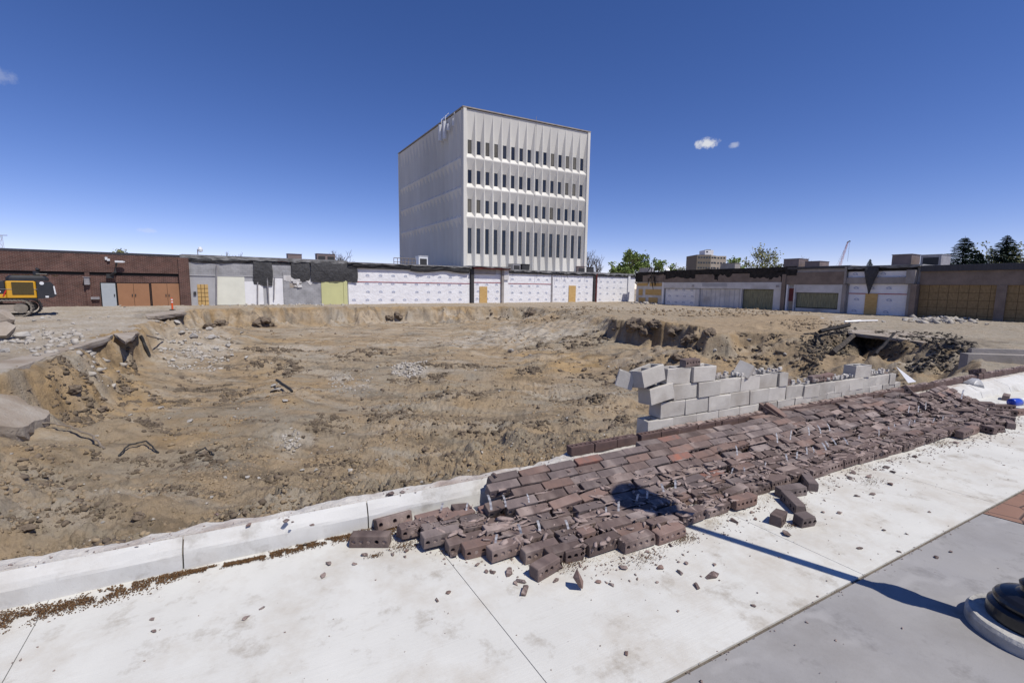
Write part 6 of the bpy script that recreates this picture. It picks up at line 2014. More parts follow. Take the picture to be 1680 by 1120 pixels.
cluster('bank_clods', 'rough grey clods on the bank before the burnt row', 'clods', 1180, 513, 150, 7, 900, .04, .40, M['clod'], 51)
cluster('bank_clods', 'rough clods on the bank left of the wrapped corner', 'clods', 960, 507, 110, 5, 500, .05, .40, M['clod'], 52)
cluster('bank_clods', 'clods strewn on the bank before the right row', 'clods', 1330, 532, 70, 10, 500, .03, .30, M['clod'], 53)
CLUMPS = [(130, 640, 44, 14), (205, 645, 34, 20), (90, 618, 36, 8), (218, 600, 14, 20), (420, 600, 44, 12), (380, 650, 44, 12), (480, 604, 34, 10), (250, 700, 70, 12), (330, 640, 56, 10), (150, 690, 40, 12), (290, 660, 40, 8),
          (740, 640, 66, 12), (820, 700, 66, 13), (700, 618, 44, 7), (640, 680, 46, 10), (560, 760, 70, 15), (640, 800, 70, 13), (800, 760, 66, 13), (900, 700, 56, 12), (960, 655, 46, 9), (1000, 618, 44, 9), (860, 608, 34, 5), (1100, 600, 66, 13), (1200, 592, 66, 13), (1260, 562, 56, 9), (540, 690, 50, 10), (760, 600, 50, 6), (600, 580, 60, 5), (460, 575, 60, 5), (940, 560, 60, 6), (850, 520, 60, 3), (1000, 540, 40, 5),
          (60, 860, 70, 18), (180, 840, 90, 14), (300, 800, 70, 14), (420, 785, 70, 13), (240, 760, 80, 12), (100, 790, 70, 12), (500, 830, 50, 12), (380, 840, 50, 12), (350, 745, 60, 10), (1010, 690, 30, 14), (1150, 560, 40, 8), (1320, 600, 40, 8)]
_pp, _ss, _rc = [], [], random.Random(77)
for (cx, cy, rx, ry) in CLUMPS:
    g0 = ground_at(cx, cy); dist = float((np.array(g0) - CP) @ FW)
    sub_ = [(cx + rx * _rc.gauss(0, .5), cy + ry * _rc.gauss(0, .5), _rc.uniform(.1, .3)) for _ in range(9)]
    for k in range(230):
        q = _rc.choice(sub_)
        x = q[0] + rx * q[2] * _rc.gauss(0, 1); y = q[1] + ry * q[2] * _rc.gauss(0, 1)
        d = ray(x, y); kz = (g0.z - CAM_H) / d[2]
        if kz < 0: continue
        _pp.append((d[0] * kz, d[1] * kz)); _ss.append((1.6 + 12 * _rc.random() ** 3.5) * dist / F_PX)
XY = np.array(_pp); _z, _d, _in, *_o = terr(XY[:, 0], XY[:, 1], True); _T = ks(XY[:, 0], XY[:, 1])[1]
P = [(x, y, zz) for (x, y), zz in zip(_pp, _z)]
_keep = [i for i in range(len(P)) if _in[i] and _T[i] < -.75]
M['clumpsoil'] = mat('dark_soil_and_crevice_shade', (.165, .130, .092), (.090, .070, .051), scale=3, rough=1)  # dark tone is partly the shade of cracks and crevices put into the colour
tag(scatter_mesh('soil_clumps', base_clod, [P[i] for i in _keep], [_ss[i] for i in _keep], M['clumpsoil'], 55), 'clumps of dark soil with painted crevice shade in patches over the pit', 'clods', kind='stuff')
CH = [chunk_mesh('concrete_chunk', M['concrete'], 13, 1, .8, .55, 1000 + i) for i in range(8)]
CG = 'broken concrete chunks in the pit'
def chunk(px, py, wpx, label, flat=1.0, tilt=.3, m=None, name='concrete_chunk', cat='concrete chunk', grp=CG):
    g_ = ground_at(px, py); dist = (np.array(g_) - CP) @ FW
    s = wpx * dist / F_PX
    o = link(name, CH[rnd.randrange(8)], None, (g_.x, g_.y, g_.z + s * .16 * flat), (rnd.uniform(-tilt, tilt), rnd.uniform(-tilt, tilt), rnd.uniform(0, 6.28)))
    o.scale = (s, s, s * flat)
    return tag(o, label, cat, grp)
chunk(38, 553, 26, 'boulder sized grey concrete chunk by the left lip', 1.1)
chunk(452, 640, 22, 'flat pale concrete chunk with another on top, left centre of pit', .6)
chunk(448, 632, 15, 'small concrete chunk sitting on a flat pale one', .8)
chunk(468, 655, 14, 'pale chunk just below the stacked pair in the left centre', .5)
for (x, y, w) in ((300, 545, 14), (318, 552, 20), (345, 540, 16), (350, 553, 18), (285, 560, 12), (270, 572, 12), (300, 578, 10), (282, 590, 12), (265, 575, 9), (355, 570, 12), (375, 566, 14), (395, 545, 8), (332, 588, 10), (310, 600, 9), (260, 555, 10), (292, 530, 14), (380, 582, 10), (405, 585, 9), (290, 600, 9), (325, 575, 8)):
    chunk(x, y, w, 'pale concrete chunk in the rubble spill on the left bank, %s' % ('upper part' if y < 560 else 'lower part'))
for (x, y, w) in ((660, 602, 9), (680, 612, 10), (690, 604, 8), (650, 610, 7), (672, 616, 8)): chunk(x, y, w, 'white chunk in the crushed rubble patch mid pit', .8)
for (x, y, w) in ((476, 722, 10), (468, 735, 8), (487, 733, 8), (492, 720, 6)): chunk(x, y, w, 'white chunk in the near small rubble patch', .9)
for (x, y, w) in ((565, 710, 9), (545, 731, 8), (573, 770, 12), (520, 772, 10), (495, 770, 9), (405, 782, 11), (425, 782, 8), (372, 782, 9), (535, 835, 11), (345, 815, 9), (265, 668, 12), (215, 680, 10), (313, 690, 14), (385, 682, 8), (280, 685, 9), (160, 714, 8), (20, 744, 7), (410, 720, 8), (620, 600, 8), (590, 655, 6), (700, 650, 6), (760, 680, 5), (820, 640, 6),
                (870, 580, 8), (920, 560, 7), (780, 605, 7), (990, 560, 8), (735, 575, 7), (840, 575, 16), (930, 684, 7), (840, 730, 8), (880, 765, 9), (770, 770, 8), (690, 790, 8), (1000, 600, 7), (1130, 590, 9), (1190, 590, 10), (1230, 560, 12), (1290, 580, 9), (1170, 575, 10), (1075, 600, 7), (100, 800, 9), (170, 855, 8), (60, 850, 7), (330, 880 - 20, 9), (620, 755, 7), (650, 720, 6)):
    zone = 'near left of the pit' if x < 480 and y > 650 else 'left half of the pit' if x < 640 else 'centre of the pit' if x < 960 else 'right bank of the pit'
    chunk(x, y, w, 'pale concrete chunk lying alone in the %s' % zone, rnd.uniform(.6, 1))
for (x, y, w) in ((70, 520, 9), (83, 519, 8), (55, 525, 10), (95, 524, 7), (62, 541, 8), (20, 560, 16), (110, 545, 9), (8, 575, 20), (55, 575, 12), (120, 530, 8), (150, 520, 6), (180, 518, 7), (130, 555, 8), (197, 500.5, 8), (205, 502, 6)):
    chunk(x, y, w, 'grey concrete chunk on the left plaza %s' % ('by the excavator track' if y < 535 else 'near the pit lip'), .8, grp='concrete chunks on the plaza')
for (x, y, w) in ((1505, 524, 18), (1530, 520, 22), (1545, 523, 16), (1570, 524, 18), (1600, 527, 12), (1485, 524, 12), (1450, 526, 10), (1620, 530, 10), (1395, 522, 9), (1350, 520, 8)):
    chunk(x, y, w, 'broken chunk in the rubble line before the right shops', .5, grp='concrete chunks on the plaza')
def lump_mesh(name, m, seed):
    bm = bmesh.new(); bmesh.ops.create_icosphere(bm, subdivisions=3, radius=.5)
    v = np.array([list(q.co) for q in bm.verts])
    k = 1 + .5 * fbm(v[:, 0] + v[:, 2] * .7 + seed * 7, v[:, 1] - v[:, 2] * .6, .45, 4, 501, .6)
    k = k - .25 * np.abs(fbm(v[:, 0] * 1.3 + v[:, 2] + seed * 3, v[:, 1] * 1.3, .22, 3, 505))
    for q, f in zip(bm.verts, k): q.co *= float(f)
    me = bpy.data.meshes.new(name); bm.to_mesh(me); bm.free(); me.materials.append(m); return me
DK = [lump_mesh('dirt_clod', M['darkclod'], i) for i in range(5)]
for (x, y, w) in ((430, 528, 34), (365, 532, 26), (345, 535, 22), (445, 532, 22), (868, 513, 26), (1095, 600, 20), (1140, 595, 16), (1110, 585, 24), (655, 517, 20), (640, 522, 18), (215, 560, 16), (120, 640, 26), (205, 640, 22), (170, 670, 22), (400, 840, 16), (45, 865, 22), (230, 845, 24), (540, 850, 14), (650, 832, 16), (470, 610, 14), (870, 740, 16), (700, 735, 14), (960, 605, 12), (1025, 610, 12), (920, 607, 12), (760, 710, 16), (250, 655, 16), (340, 745, 20), (830, 585, 8), (1075, 715, 14), (1055, 545, 22), (1165, 545, 22), (985, 590, 9), (1043, 533, 40), (1075, 534, 30), (1060, 547, 26), (1108, 543, 30), (1135, 552, 28), (1160, 560, 24), (1122, 560, 18)):  # the row on the right scarp is added dark to deepen its shaded cavities
    g_ = ground_at(x, y); s = w * ((np.array(g_) - CP) @ FW) / F_PX
    o = link('dirt_clod', DK[rnd.randrange(5)], None, (g_.x, g_.y, g_.z + .02 * s), (rnd.uniform(-.4, .4), rnd.uniform(-.4, .4), rnd.uniform(0, 6.28))); s *= .8; o.scale = (s, s, s * .7)
    zone = 'below the far cut bank' if y < 540 and x < 700 else 'left part of the pit' if x < 480 else 'middle of the pit' if x < 960 else 'right bank of the pit'
    tag(o, 'large dark earth clod lying in the %s' % zone if 'below' not in zone else 'large dark earth clod fallen %s' % zone, 'earth clod', 'large dark clods in the pit')

def slab(name, poly_px, zs, thick, label, cat, m, lift=0.0):
    """broken slab with a traced outline, laid at given heights; thickness is real"""
    P = []
    zz = zs if isinstance(zs, (list, tuple)) else [zs] * len(poly_px)
    for (x, y), z in zip(poly_px, zz):
        p = at_z(x, y, z); P.append(Vector(p))
    Q = []
    n = len(P)
    for i in range(n):                      # ragged edge
        a, b = P[i], P[(i + 1) % n]
        for k in range(5):
            f = k / 5; q = a.lerp(b, f)
            if k: q = q + Vector((rnd.uniform(-.05, .05), rnd.uniform(-.05, .05), rnd.uniform(-.01, .01)))
            Q.append(q)
    A = np.array([[q.x, q.y, 1] for q in P]); Zv = np.array([q.z for q in P])
    co = np.linalg.lstsq(A, Zv, rcond=None)[0]
    Q = [Vector((q.x, q.y, co[0] * q.x + co[1] * q.y + co[2])) for q in Q]
    mb = MB(); n = len(Q)
    mid = [q + Vector((rnd.uniform(-.03, .03), rnd.uniform(-.03, .03), -thick * rnd.uniform(.35, .65))) for q in Q]
    c = sum(Q, Vector()) / n
    lo = [c.lerp(q, rnd.uniform(.90, .99)) - Vector((0, 0, thick)) for q in Q]
    fs = [tuple(range(n)), tuple(range(3 * n - 1, 2 * n - 1, -1))]
    for i in range(n):
        j = (i + 1) % n
        fs += [(j, i, n + i, n + j), (n + j, n + i, 2 * n + i, 2 * n + j)]
    mb.add(Q + mid + lo, fs)
    return tag(mb.build(name, m), label, cat)
slab('concrete_slab', [(-60, 690), (-40, 620), (8, 622), (45, 650), (80, 672), (74, 700), (40, 706)], [-.62, -.30, -.33, -.66, -1.03, -1.28, -1.12], .34, 'big smooth grey slab sliding into the pit at the left edge', 'concrete slab', M['slab'])
slab('concrete_slab', [(-60, 602), (20, 588), (120, 566), (185, 548), (180, 553), (100, 578), (30, 602), (-60, 618)], [G0 + .02] * 8, .20, 'broken plaza slab edge overhanging the left bank', 'concrete slab', M['slab'])
slab('concrete_slab', [(238, 515), (300, 508), (306, 512), (262, 518), (240, 520)], [G0 + .05] * 5, .22, 'pale slab overhanging the dark hollow near the traffic marker', 'concrete slab', M['slab'])
slab('concrete_slab', [(1392, 540), (1470, 542), (1560, 556), (1580, 560), (1575, 571), (1550, 569), (1510, 561), (1450, 552), (1392, 545.5)], [G0 + .03] * 9, .16, 'broken plaza slab overhanging the dark undercut at the right', 'concrete slab', M['slab'])
slab('concrete_slab', [(186, 548), (222, 534), (228, 545), (205, 560)], [G0 + .02, G0 + .02, G0 - .05, G0 - .05], .14, 'small slab at the corner of the left cut', 'concrete slab', M['slab'])
# black chunk of broken slab stacked at the far left edge
for (x, y, w, l) in ((4, 530, 52, 'upper'), (0, 554, 66, 'lower')):
    o = chunk(x, y, w, '%s thick broken slab piece piled at the left edge before the excavator' % l, 1.25, .25, grp='slab pieces piled at the left edge')
    o.data = o.data.copy(); o.data.materials[0] = M['slab']

# concrete pit wall at the right end
cw_ = MB()
a = np.array(at_z(1589, 572, .12)); b = np.array(kw(15.2, -1.35)); 
A2 = at_z(1590, 610, -.55)
e1_ = Vector(at_z(1592, 576, -.2)); 
s1_, t1_ = px_st(1592, 606, -.5)
pa = Vector(at_z(1589, 581, .16)); pb = Vector(at_z(1760, 586, .16)); pa.z = pb.z = 0
d_ = (pb - pa).normalized(); n_ = Vector((-d_.y, d_.x, 0)) * .30
cw_.prism([pa + Vector((0, 0, -1.6)), pb + Vector((0, 0, -1.6)), pb + Vector((0, 0, .16)), pa + Vector((0, 0, .17))], None, n_)
cw_.prism([pa + n_ + d_ * .3 + Vector((0, 0, -1.6)), pb + n_ + Vector((0, 0, -1.6)), pb + n_ + Vector((0, 0, .30)), pa + n_ + d_ * .3 + Vector((0, 0, .30))], None, n_ * .4)
tag(cw_.build('concrete_wall', M['pillar']), 'grey concrete foundation wall end beside the brick course at the right', 'wall')

# cables, pipes and scraps
def strip(name, pts_px, rad, m, label, cat, zoff=.02, n=5):
    P = []
    for (x, y, dz) in pts_px:
        g_ = ground_at(x, y); P.append((g_.x, g_.y, g_.z + zoff + dz))
    Q = []
    for i in range(len(P) - 1):
        for k in range(6): Q.append(tuple(Vector(P[i]).lerp(Vector(P[i + 1]), k / 6) + Vector((rnd.uniform(-.02, .02), rnd.uniform(-.02, .02), rnd.uniform(0, .015)))))
    Q.append(P[-1])
    mb = MB(); mb.tube(Q, rad, n)
    return tag(mb.build(name, m), label, cat)
strip('bent_pipe', [(48, 698, 0), (80, 700, .1), (115, 708, .12), (150, 722, .1), (174, 736, .0)], .022, M['pipe_tan'], 'thin bent grey pipe arching off the big left slab', 'pipe')
strip('bent_pipe', [(195, 748, 0), (215, 737, .06), (240, 731, .10), (262, 742, .0)], .016, M['cable'], 'black bent cable arched over the near left dirt', 'cable')
strip('bent_pipe', [(322, 744, 0), (338, 738, .05), (352, 746, 0)], .014, M['cable'], 'short black cable end in the near dirt', 'cable')
strip('steel_bar', [(226, 549, .1), (270, 560, .1)], .04, M['pipe_tan'], 'grey steel pipe jutting from the left cut', 'pipe')
strip('steel_bar', [(232, 560, .25), (248, 586, .05)], .06, M['cable'], 'dark steel angle leaning in the left cut', 'steel bar')
strip('steel_bar', [(455, 634, .25), (480, 642, .02)], .05, M['cable'], 'dark bar poking from the stacked chunks left of centre', 'steel bar')
strip('charred_beam', [(1345, 556, .3), (1392, 551, .5)], .10, M['char'], 'charred beam lying on the upper burnt heap', 'beam', n=4)
strip('charred_beam', [(1366, 582, .1), (1402, 562, .35)], .13, M['burnt'], 'charred beam tilted down the right bank', 'beam', n=4)
strip('charred_beam', [(1435, 582, .05), (1465, 562, .4)], .06, M['char'], 'thin charred strut below the right plaza lip', 'beam', n=4)
strip('charred_beam', [(1340, 550, .1), (1350, 572, .2)], .06, M['char'], 'short charred strut crossing the left burnt heap', 'beam', n=4)
strip('white_board', [(1388, 528, .05), (1412, 527, .1)], .07, M['pvc'], 'white strip of board lying on the right plaza', 'board', n=4)
strip('white_board', [(1410, 526.5, .05), (1440, 525.5, .05)], .05, M['pvc'], 'long thin white strip on the right plaza by the wrapped shop', 'board', n=4)
# white triangular sheet sticking up behind the brick course
pA = Vector(kw(9.35, -1.0, -.25)); pB = Vector(kw(9.62, -.75, .17)); pC = Vector(kw(9.3, -1.05, .62))
bx = at_z(1472, 603, .35)
_q = kw(9.75, -.36, .25); _D = float((np.array(_q) - CP) @ FW)
mb = MB(); mb.prism([Vector(at_depth(1490, 628, _D + .05)), Vector(at_depth(1503, 626, _D)), Vector(at_depth(1471, 602, _D + .35))], None, (.008, .012, .004))
tag(mb.build('white_sheet', M['pvc']), 'white pointed board scrap standing behind the brick course', 'board')
# bottle and plastic film at the right
p = at_z(1664, 672, 0)
bt = thing('plastic_bottle', 'blue and white plastic bottle lying among bricks at the right edge', 'bottle', (p[0], p[1], .13), .2)
mb = MB(); mb.lathe([(.01, -.10), (.06, -.10), (.066, -.08), (.066, .06), (.05, .09), (.02, .10)], 18); b_ = MB(); b_.merge(mb, Matrix.Rotation(math.pi / 2, 4, 'Y')); b_.build('bottle_body', M['plastic'], bt, smooth=True)
mb = MB(); mb.lathe([(.01, .09), (.062, .10), (.066, .12), (.066, .24), (.03, .29), (.01, .29)], 18); b_ = MB(); b_.merge(mb, Matrix.Rotation(math.pi / 2, 4, 'Y')); b_.build('bottle_label', M['white'], bt, smooth=True)
p = px_st(1589, 637, .1)
bm_ = chunk_mesh('plastic_film', M['bag'], 60, .42, .30, .30, 1234)
o = put('plastic_film', bm_, kw(p[0], p[1] + .05, .17), Matrix.Identity(4), 'crumpled clear plastic film against the kerb beside the bonded panel', 'plastic film')
# traffic marker
g_ = ground_at(282, 506.5)
tm = thing('traffic_marker', 'slim orange traffic marker with pale bands on the far plaza', 'traffic marker', (g_.x, g_.y, g_.z))
hm = 19 * g_.y * 1.0 / F_PX * 1.02
mb = MB(); mb.box(-.14, .14, -.14, .14, 0, .05); mb.build('foot', M['excav_black'], tm)
mb = MB(); mb.lathe([(.02, .05), (.065, .05), (.05, hm), (.02, hm + .02)], 12); mk = mb.build('post', M['orange'], tm)
for z in (.62, .82):
    r_ = .066 - .015 * z; mb = MB(); mb.lathe([(.02, hm * z), (r_ + .008, hm * z), (r_ + .004, hm * (z + .1)), (.02, hm * (z + .1))], 12); mb.build('pale_band', M['white'], mk)

# ------------------------------------------------------------------ trees, mast, crane and far block behind the roofs
def tree_skel(seed, h, spread, levels=4, trunk_r=.28, up=.55, nb=(4, 3, 3, 3), first=.28):
    r = random.Random(seed); segs = []; tips = []
    def grow(p, d, L, rad, lev):
        pts = [p]; q = p; dd = d
        n = 4
        for k in range(n):
            dd = (dd + Vector((r.gauss(0, .12), r.gauss(0, .12), r.gauss(.04, .06)))).normalized()
            q = q + dd * (L / n); pts.append(q)
        segs.append((pts, [rad * (1 - .55 * k / n) for k in range(n + 1)], lev))
        if lev >= levels: tips.append((q, dd)); return
        m = nb[min(lev, len(nb) - 1)]
        for k in range(m):
            f = 1.0 if k == 0 else r.uniform(.35, .95)
            i = f * n; a = int(min(i, n - 1)); pp = pts[a].lerp(pts[a + 1], i - a)
            ang = r.uniform(0, 6.283)
            side = Vector((math.cos(ang), math.sin(ang), 0)) * spread
            nd = (dd * up + side * (1 if k else .35) + Vector((0, 0, .25))).normalized()
            grow(pp, nd, L * r.uniform(.58, .80), rad * (.62 if k else .7), lev + 1)
    grow(Vector((0, 0, 0)), Vector((0, 0, 1)), h * first * 1.3, trunk_r, 0)
    return segs, tips
def deciduous(px, py_top, dist, label, m, seed, w=None, leaves=34, leaf=.30, base_z=G0, levels=4, group=None, spread=.75, name='leafy_tree'):
    top = at_depth(px, py_top, dist)
    h = float(top[2]) - base_z
    root = thing(name, label, 'tree', (float(top[0]), float(top[1]), base_z), 0, group)
    segs, tips = tree_skel(seed, h, spread, levels, trunk_r=h * .022)
    zmax = max(p.z for pts, rr_, l in segs for p in pts); k_ = h / zmax * .97
    mt, ml = MB(), MB()
    for pts, rads, lev in segs:
        (mt if lev == 0 else ml).tube([p * k_ for p in pts], [max(q * k_, .022) for q in rads], 6 if lev < 2 else 3, cap=False)
    t_ = mt.build('trunk', M['bark'], root); ml.build('limbs', M['bark'], root)
    if leaves:
        r = np.random.RandomState(seed); n = leaves * len(tips)
        T = np.array([list(p * k_) for p, d in tips])
        C_ = T[r.randint(len(T), size=n)] + r.normal(0, h * .030, (n, 3))
        a = r.normal(0, 1, (n, 3)); b = r.normal(0, 1, (n, 3))
        a /= np.linalg.norm(a, axis=1)[:, None]; b = np.cross(a, b); b /= np.linalg.norm(b, axis=1)[:, None]
        s = leaf * r.uniform(.6, 1.3, (n, 1))
        V = np.stack([C_ - a * s, C_ + b * s * .6, C_ + a * s, C_ - b * s * .6], 1).reshape(-1, 3)
        me = bpy.data.meshes.new('crown'); me.vertices.add(n * 4); me.vertices.foreach_set('co', V.reshape(-1).astype(np.float32))
        me.loops.add(n * 4); me.loops.foreach_set('vertex_index', np.arange(n * 4, dtype=np.int32))
        me.polygons.add(n); me.polygons.foreach_set('loop_start', (np.arange(n) * 4).astype(np.int32))
        me.materials.append(m); me.update(calc_edges=True); link('crown', me, root)
    return root
TG = 'trees behind the roofs'
deciduous(1020, 412, 150, 'light green leafy tree right of the tower, left one of three', M['leaf'], 3, leaves=26, spread=1.0, leaf=.40, group=TG)
deciduous(1052, 414, 160, 'light green leafy tree right of the tower, middle one of three', M['leaf'], 5, leaves=26, spread=1.0, leaf=.40, group=TG)
deciduous(1078, 423, 150, 'low light green tree right of the tower, right one of three', M['leaf'], 8, leaves=26, spread=1.0, leaf=.4, group=TG)
deciduous(975, 404, 170, 'bare dark tree close to the right edge of the tower', M['leaf'], 12, leaves=0, levels=5, group=TG, name='bare_tree')
deciduous(1249, 401, 150, 'tall thinly leaved tree right of the tan apartment block', M['leaf2'], 14, leaves=9, leaf=.36, group=TG, spread=.8)
deciduous(1215, 421, 145, 'low green tree in front of the tan apartment block', M['leaf'], 17, leaves=16, leaf=.4, group=TG)
deciduous(1272, 422, 150, 'low olive tree at the right of the tall thin one', M['leaf2'], 19, leaves=9, leaf=.36, group=TG)
deciduous(1318, 417, 170, 'bare grey tree behind the low rooftop boxes by the crane', M['leaf2'], 21, leaves=0, levels=5, group=TG, name='bare_tree')
deciduous(1108, 431, 200, 'far bare tree between the green trees and the apartment block', M['leaf2'], 23, leaves=2, levels=5, group=TG, name='bare_tree')
deciduous(362, 409, 130, 'bare tree above the grey shop, left one of two', M['leaf2'], 25, leaves=0, levels=5, group=TG, name='bare_tree')
deciduous(395, 410, 135, 'bare tree above the grey shop, right one of two', M['leaf2'], 27, leaves=0, levels=5, group=TG, name='bare_tree')
deciduous(565, 406, 130, 'small bare tree behind the rooftop ducts', M['leaf2'], 29, leaves=0, levels=5, group=TG, name='bare_tree')
deciduous(192, 408.5, 120, 'thin treetop just showing over the brown brick building', M['leaf2'], 31, leaves=6, levels=5, leaf=.3, group=TG)
deciduous(1640, 397, 95, 'pale leafing tree between the two tall spruces', M['leaf2'], 33, leaves=14, leaf=.22, group=TG, spread=.8)
deciduous(1674, 398, 95, 'pale leafing tree at the right edge of the picture', M['leaf2'], 37, leaves=14, leaf=.22, group=TG, spread=.8)
def spruce(px, py_top, dist, half_w, label, seed):
    top = at_depth(px, py_top, dist); h = float(top[2]) - G0
    root = thing('spruce_tree', label, 'tree', (float(top[0]), float(top[1]), G0), 0, 'spruces behind the right roof')
    mb = MB(); mb.tube([(0, 0, 0), (0, 0, h * .5), (0, 0, h)], [h * .018, h * .011, .02], 7); mb.build('trunk', M['bark'], root)
    r = random.Random(seed); mb = MB()
    z = h * .14
    while z < h * .985:
        f = 1 - z / h
        R0 = half_w * (min(1.35, (h - z) / 4.2) ** .9)
        nb_ = max(4, int(9 + 10 * f))
        for k in range(nb_):
            a = r.uniform(0, 6.283); L = R0 * r.uniform(.55, 1.12)
            ca, sa = math.cos(a), math.sin(a)
            for j in range(9):
                q = (j + r.random()) / 9
                x = L * q; zz = z - L * .22 * q + .30 * L * q * q * .6
                for _ in range(3):
                    wdt = (.16 + .30 * (1 - q)) * L * .35 + .05
                    o1 = r.uniform(-1, 1) * wdt
                    px_, py_ = x * ca - o1 * sa, x * sa + o1 * ca
                    s_ = min(r.uniform(.10, .24), .05 + R0 * .22)
                    dx, dy = (ca * .8 - math.copysign(sa, o1) * .6), (sa * .8 + math.copysign(ca, o1) * .6)
                    mb.add([(px_, py_, zz), (px_ + dx * s_ - dy * .05, py_ + dy * s_ + dx * .05, zz - .05 - r.random() * .06), (px_ + dx * s_ * 1.9, py_ + dy * s_ * 1.9, zz - .10 * r.random() - .04), (px_ + dx * s_ + dy * .05, py_ + dy * s_ - dx * .05, zz + .03)], [(0, 1, 2, 3)])
        z += h * .017 + .035 * f
    mb.build('crown', M['needle'], root)
    return root
spruce(1584, 387, 72, 2.7, 'dark green spruce over the right roof, tallest and leftmost of the group', 2)
spruce(1608, 413, 70, 1.5, 'short dark spruce tip beside the tallest spruce', 4)
spruce(1653, 385, 72, 2.6, 'dark green spruce over the right roof near the picture edge', 6)
spruce(1428, 424, 110, 1.0, 'tiny far spruce tip above the shaded wrapped shop', 8)

# crane far away
cb = at_depth(1366, 434, 260); ct = at_depth(1391, 397, 260)
cr = thing('crane', 'red lattice crane boom far behind the roofs', 'crane', (float(cb[0]), float(cb[1]), G0))
A_0 = Vector((0, 0, 0)); B_0 = Vector(ct) - Vector((float(cb[0]), float(cb[1]), G0))
d_ = (B_0 - A_0); L_ = d_.length; d_.normalize(); e1_ = d_.cross(Vector((0, 1, 0))).normalized(); e2_ = Vector((0, 1, 0))
M['cranered'] = mat('faded_red_steel', (.46, .24, .23), rough=.6)
mb = MB(); n_ = 20; hw = .75
for q in ((-1, -1), (1, -1), (1, 1), (-1, 1)):
    mb.tube([A_0 + e1_ * hw * q[0] + e2_ * hw * q[1], B_0 + e1_ * .25 * q[0] + e2_ * .25 * q[1]], .08, 4)
for k in range(n_):
    f0, f1 = k / n_, (k + 1) / n_
    w0, w1 = hw + (.25 - hw) * f0, hw + (.25 - hw) * f1
    s_ = 1 if k % 2 else -1
    mb.tube([A_0 + d_ * L_ * f0 + e1_ * w0 * s_ - e2_ * w0, A_0 + d_ * L_ * f1 - e1_ * w1 * s_ - e2_ * w1], .07, 3)
    mb.tube([A_0 + d_ * L_ * f0 - e1_ * w0 * s_ + e2_ * w0, A_0 + d_ * L_ * f1 + e1_ * w1 * s_ + e2_ * w1], .07, 3)
mb.build('boom', M['cranered'], cr)
mb = MB(); mb.tube([B_0 + Vector((-.3, 0, -.2)), B_0 + Vector((.9, 0, .6)), B_0 + Vector((1.4, 0, .3))], .3, 5); mb.build('boom_head', M['duct_dark'], cr)
mb = MB(); mb.tube([B_0 + Vector((1.0, 0, .2)), B_0 + Vector((.9, 0, -11))], .06, 4); mb.build('hoist_rope', M['duct_dark'], cr)
mb = MB(); mb.tube([A_0 + Vector((-4, 0, 1)), B_0], .05, 3); mb.build('pendant', M['duct_dark'], cr)
mb = MB(); mb.box(-6, 2, -2, 2, 0, 4); mb.build('crane_house', M['cranered'], cr)

# tan apartment block far behind
ap0 = at_depth(1143, 430, 260); k_ = 260 / F_PX
ap = thing('apartment_block', 'distant tan apartment block with a white penthouse over the burnt row', 'apartment building', (float(ap0[0]), float(ap0[1]), G0))
zt_ = float(at_depth(1160, 418, 260)[2]) - G0
M['tanblock'] = mat('tan_far_brick', (.18, .155, .125), (.15, .13, .105), scale=.2, rough=.9)
M['paleblock'] = mat('pale_far_wall', (.42, .37, .30), (.38, .33, .27), scale=.2, rough=.9)
w1_ = 23 * k_
mb = MB(); mb.box(0, w1_, 0, 16, 0, zt_); mb.build('wall', M['tanblock'], ap)
mb = MB(); mb.box(w1_, w1_ + 8 * k_, .4, 16, 0, zt_ - .3); mb.build('pale_wing', M['paleblock'], ap)
mb = MB(); mb.box(w1_ + 8 * k_, w1_ + 29 * k_, 3, 16, 0, zt_ - .4); mb.build('pale_wing', M['paleblock'], ap)
pz = float(at_depth(1168, 410, 260)[2]) - G0
mb = MB(); mb.box(15 * k_, 29 * k_, 2, 10, zt_ + .001, pz); mb.build('penthouse', M['white'], ap)
mb = MB(); mb.box(17 * k_, 20 * k_, 1.96, 1.999, zt_ + 1.4, pz - .6); mb.build('penthouse_window', M['glass'], ap)
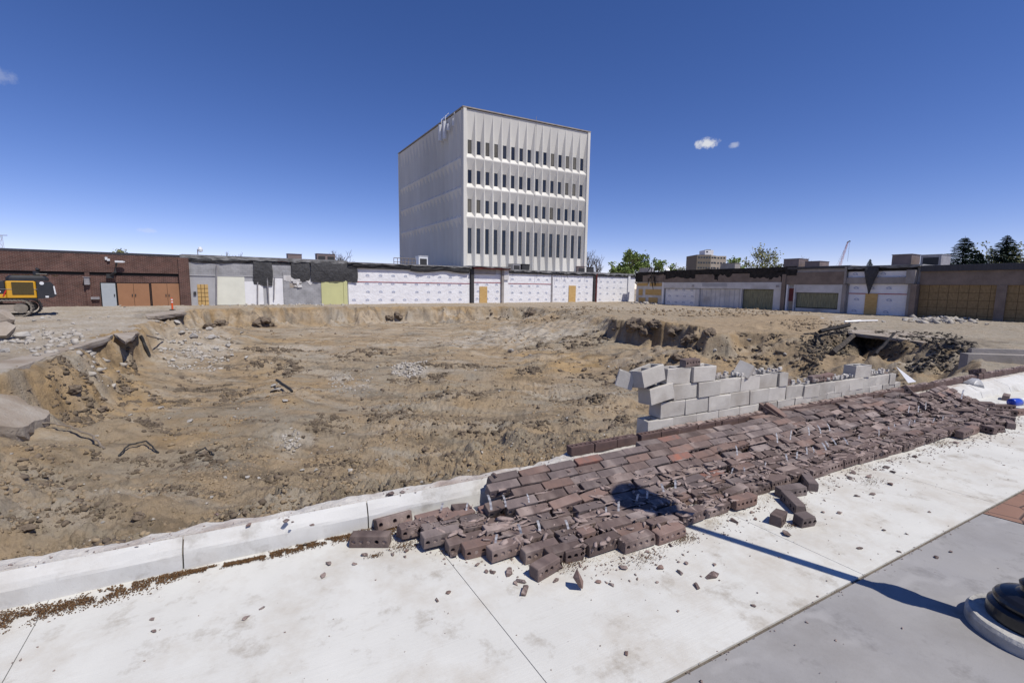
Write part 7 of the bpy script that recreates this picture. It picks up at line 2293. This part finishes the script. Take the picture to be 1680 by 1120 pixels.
mb = MB(); mb.box(20 * k_, 27 * k_, 4, 7, pz + .001, pz + .5); mb.build('roof_plant', M['duct_dark'], ap)
mwin = MB(); mwin.box(0, 1.0, -.06, -.002, 0, .9); me_w = mwin.mesh('window', M['glass'])
for r_ in range(4):
    for c_ in range(5): link('window', me_w, ap, (.7 + c_ * 1.5, 0, zt_ - 2.0 - r_ * 2.9))
    for c_ in range(2): link('window', me_w, ap, (w1_ + .5 + c_ * 1.3, .4, zt_ - 2.0 - r_ * 2.9))
    for c_ in range(4): link('window', me_w, ap, (w1_ + 8 * k_ + .6 + c_ * 1.7, 3, zt_ - 2.0 - r_ * 2.9))
# radio mast far left
ms = at_depth(2, 386, 150)
mt_ = thing('radio_mast', 'thin lattice mast over the brick building at the left edge', 'mast', (float(ms[0]), float(ms[1]), G0))
hz = float(ms[2]) - G0
mb = MB()
for q in ((-1, -1), (1, -1), (0, 1)): mb.tube([(q[0] * 1.0, q[1] * 1.0, 0), (q[0] * .25, q[1] * .25, hz)], .06, 4)
for k in range(14):
    w0, w1 = 1.0 - .75 * k / 14, 1.0 - .75 * (k + 1) / 14; s_ = 1 if k % 2 else -1
    mb.tube([(w0 * s_, -w0, hz * k / 14), (-w1 * s_, -w1, hz * (k + 1) / 14)], .04, 3)
mb.build('lattice', M['galv'], mt_)
mb = MB(); mb.tube([(-1.0, 0, hz), (2.0, 0, hz)], .10, 4); mb.build('cross_arm', M['galv'], mt_)
# white satellite dish and a far cloud bank are small marks over the corner roof
p = FR.loc(1094, 440, -6)
x, y = FR.pt(p[0], -6)
sd = thing('satellite_dish', 'small white dish on the roof left of the apartment block', 'satellite dish', (x, y, 4.1))
mb = MB(); mb.tube([(0, 0, 0), (0, 0, .7)], .05, 5); mb.build('mount', M['galv'], sd)
mb = MB(); mb.lathe([(.01, 0), (.25, .03), (.45, .12), (.45, .15), (.2, .06), (.01, .04)], 16); mb.build('dish', M['whitemetal'], sd, (0, 0, .8), (1.1, 0, .5))
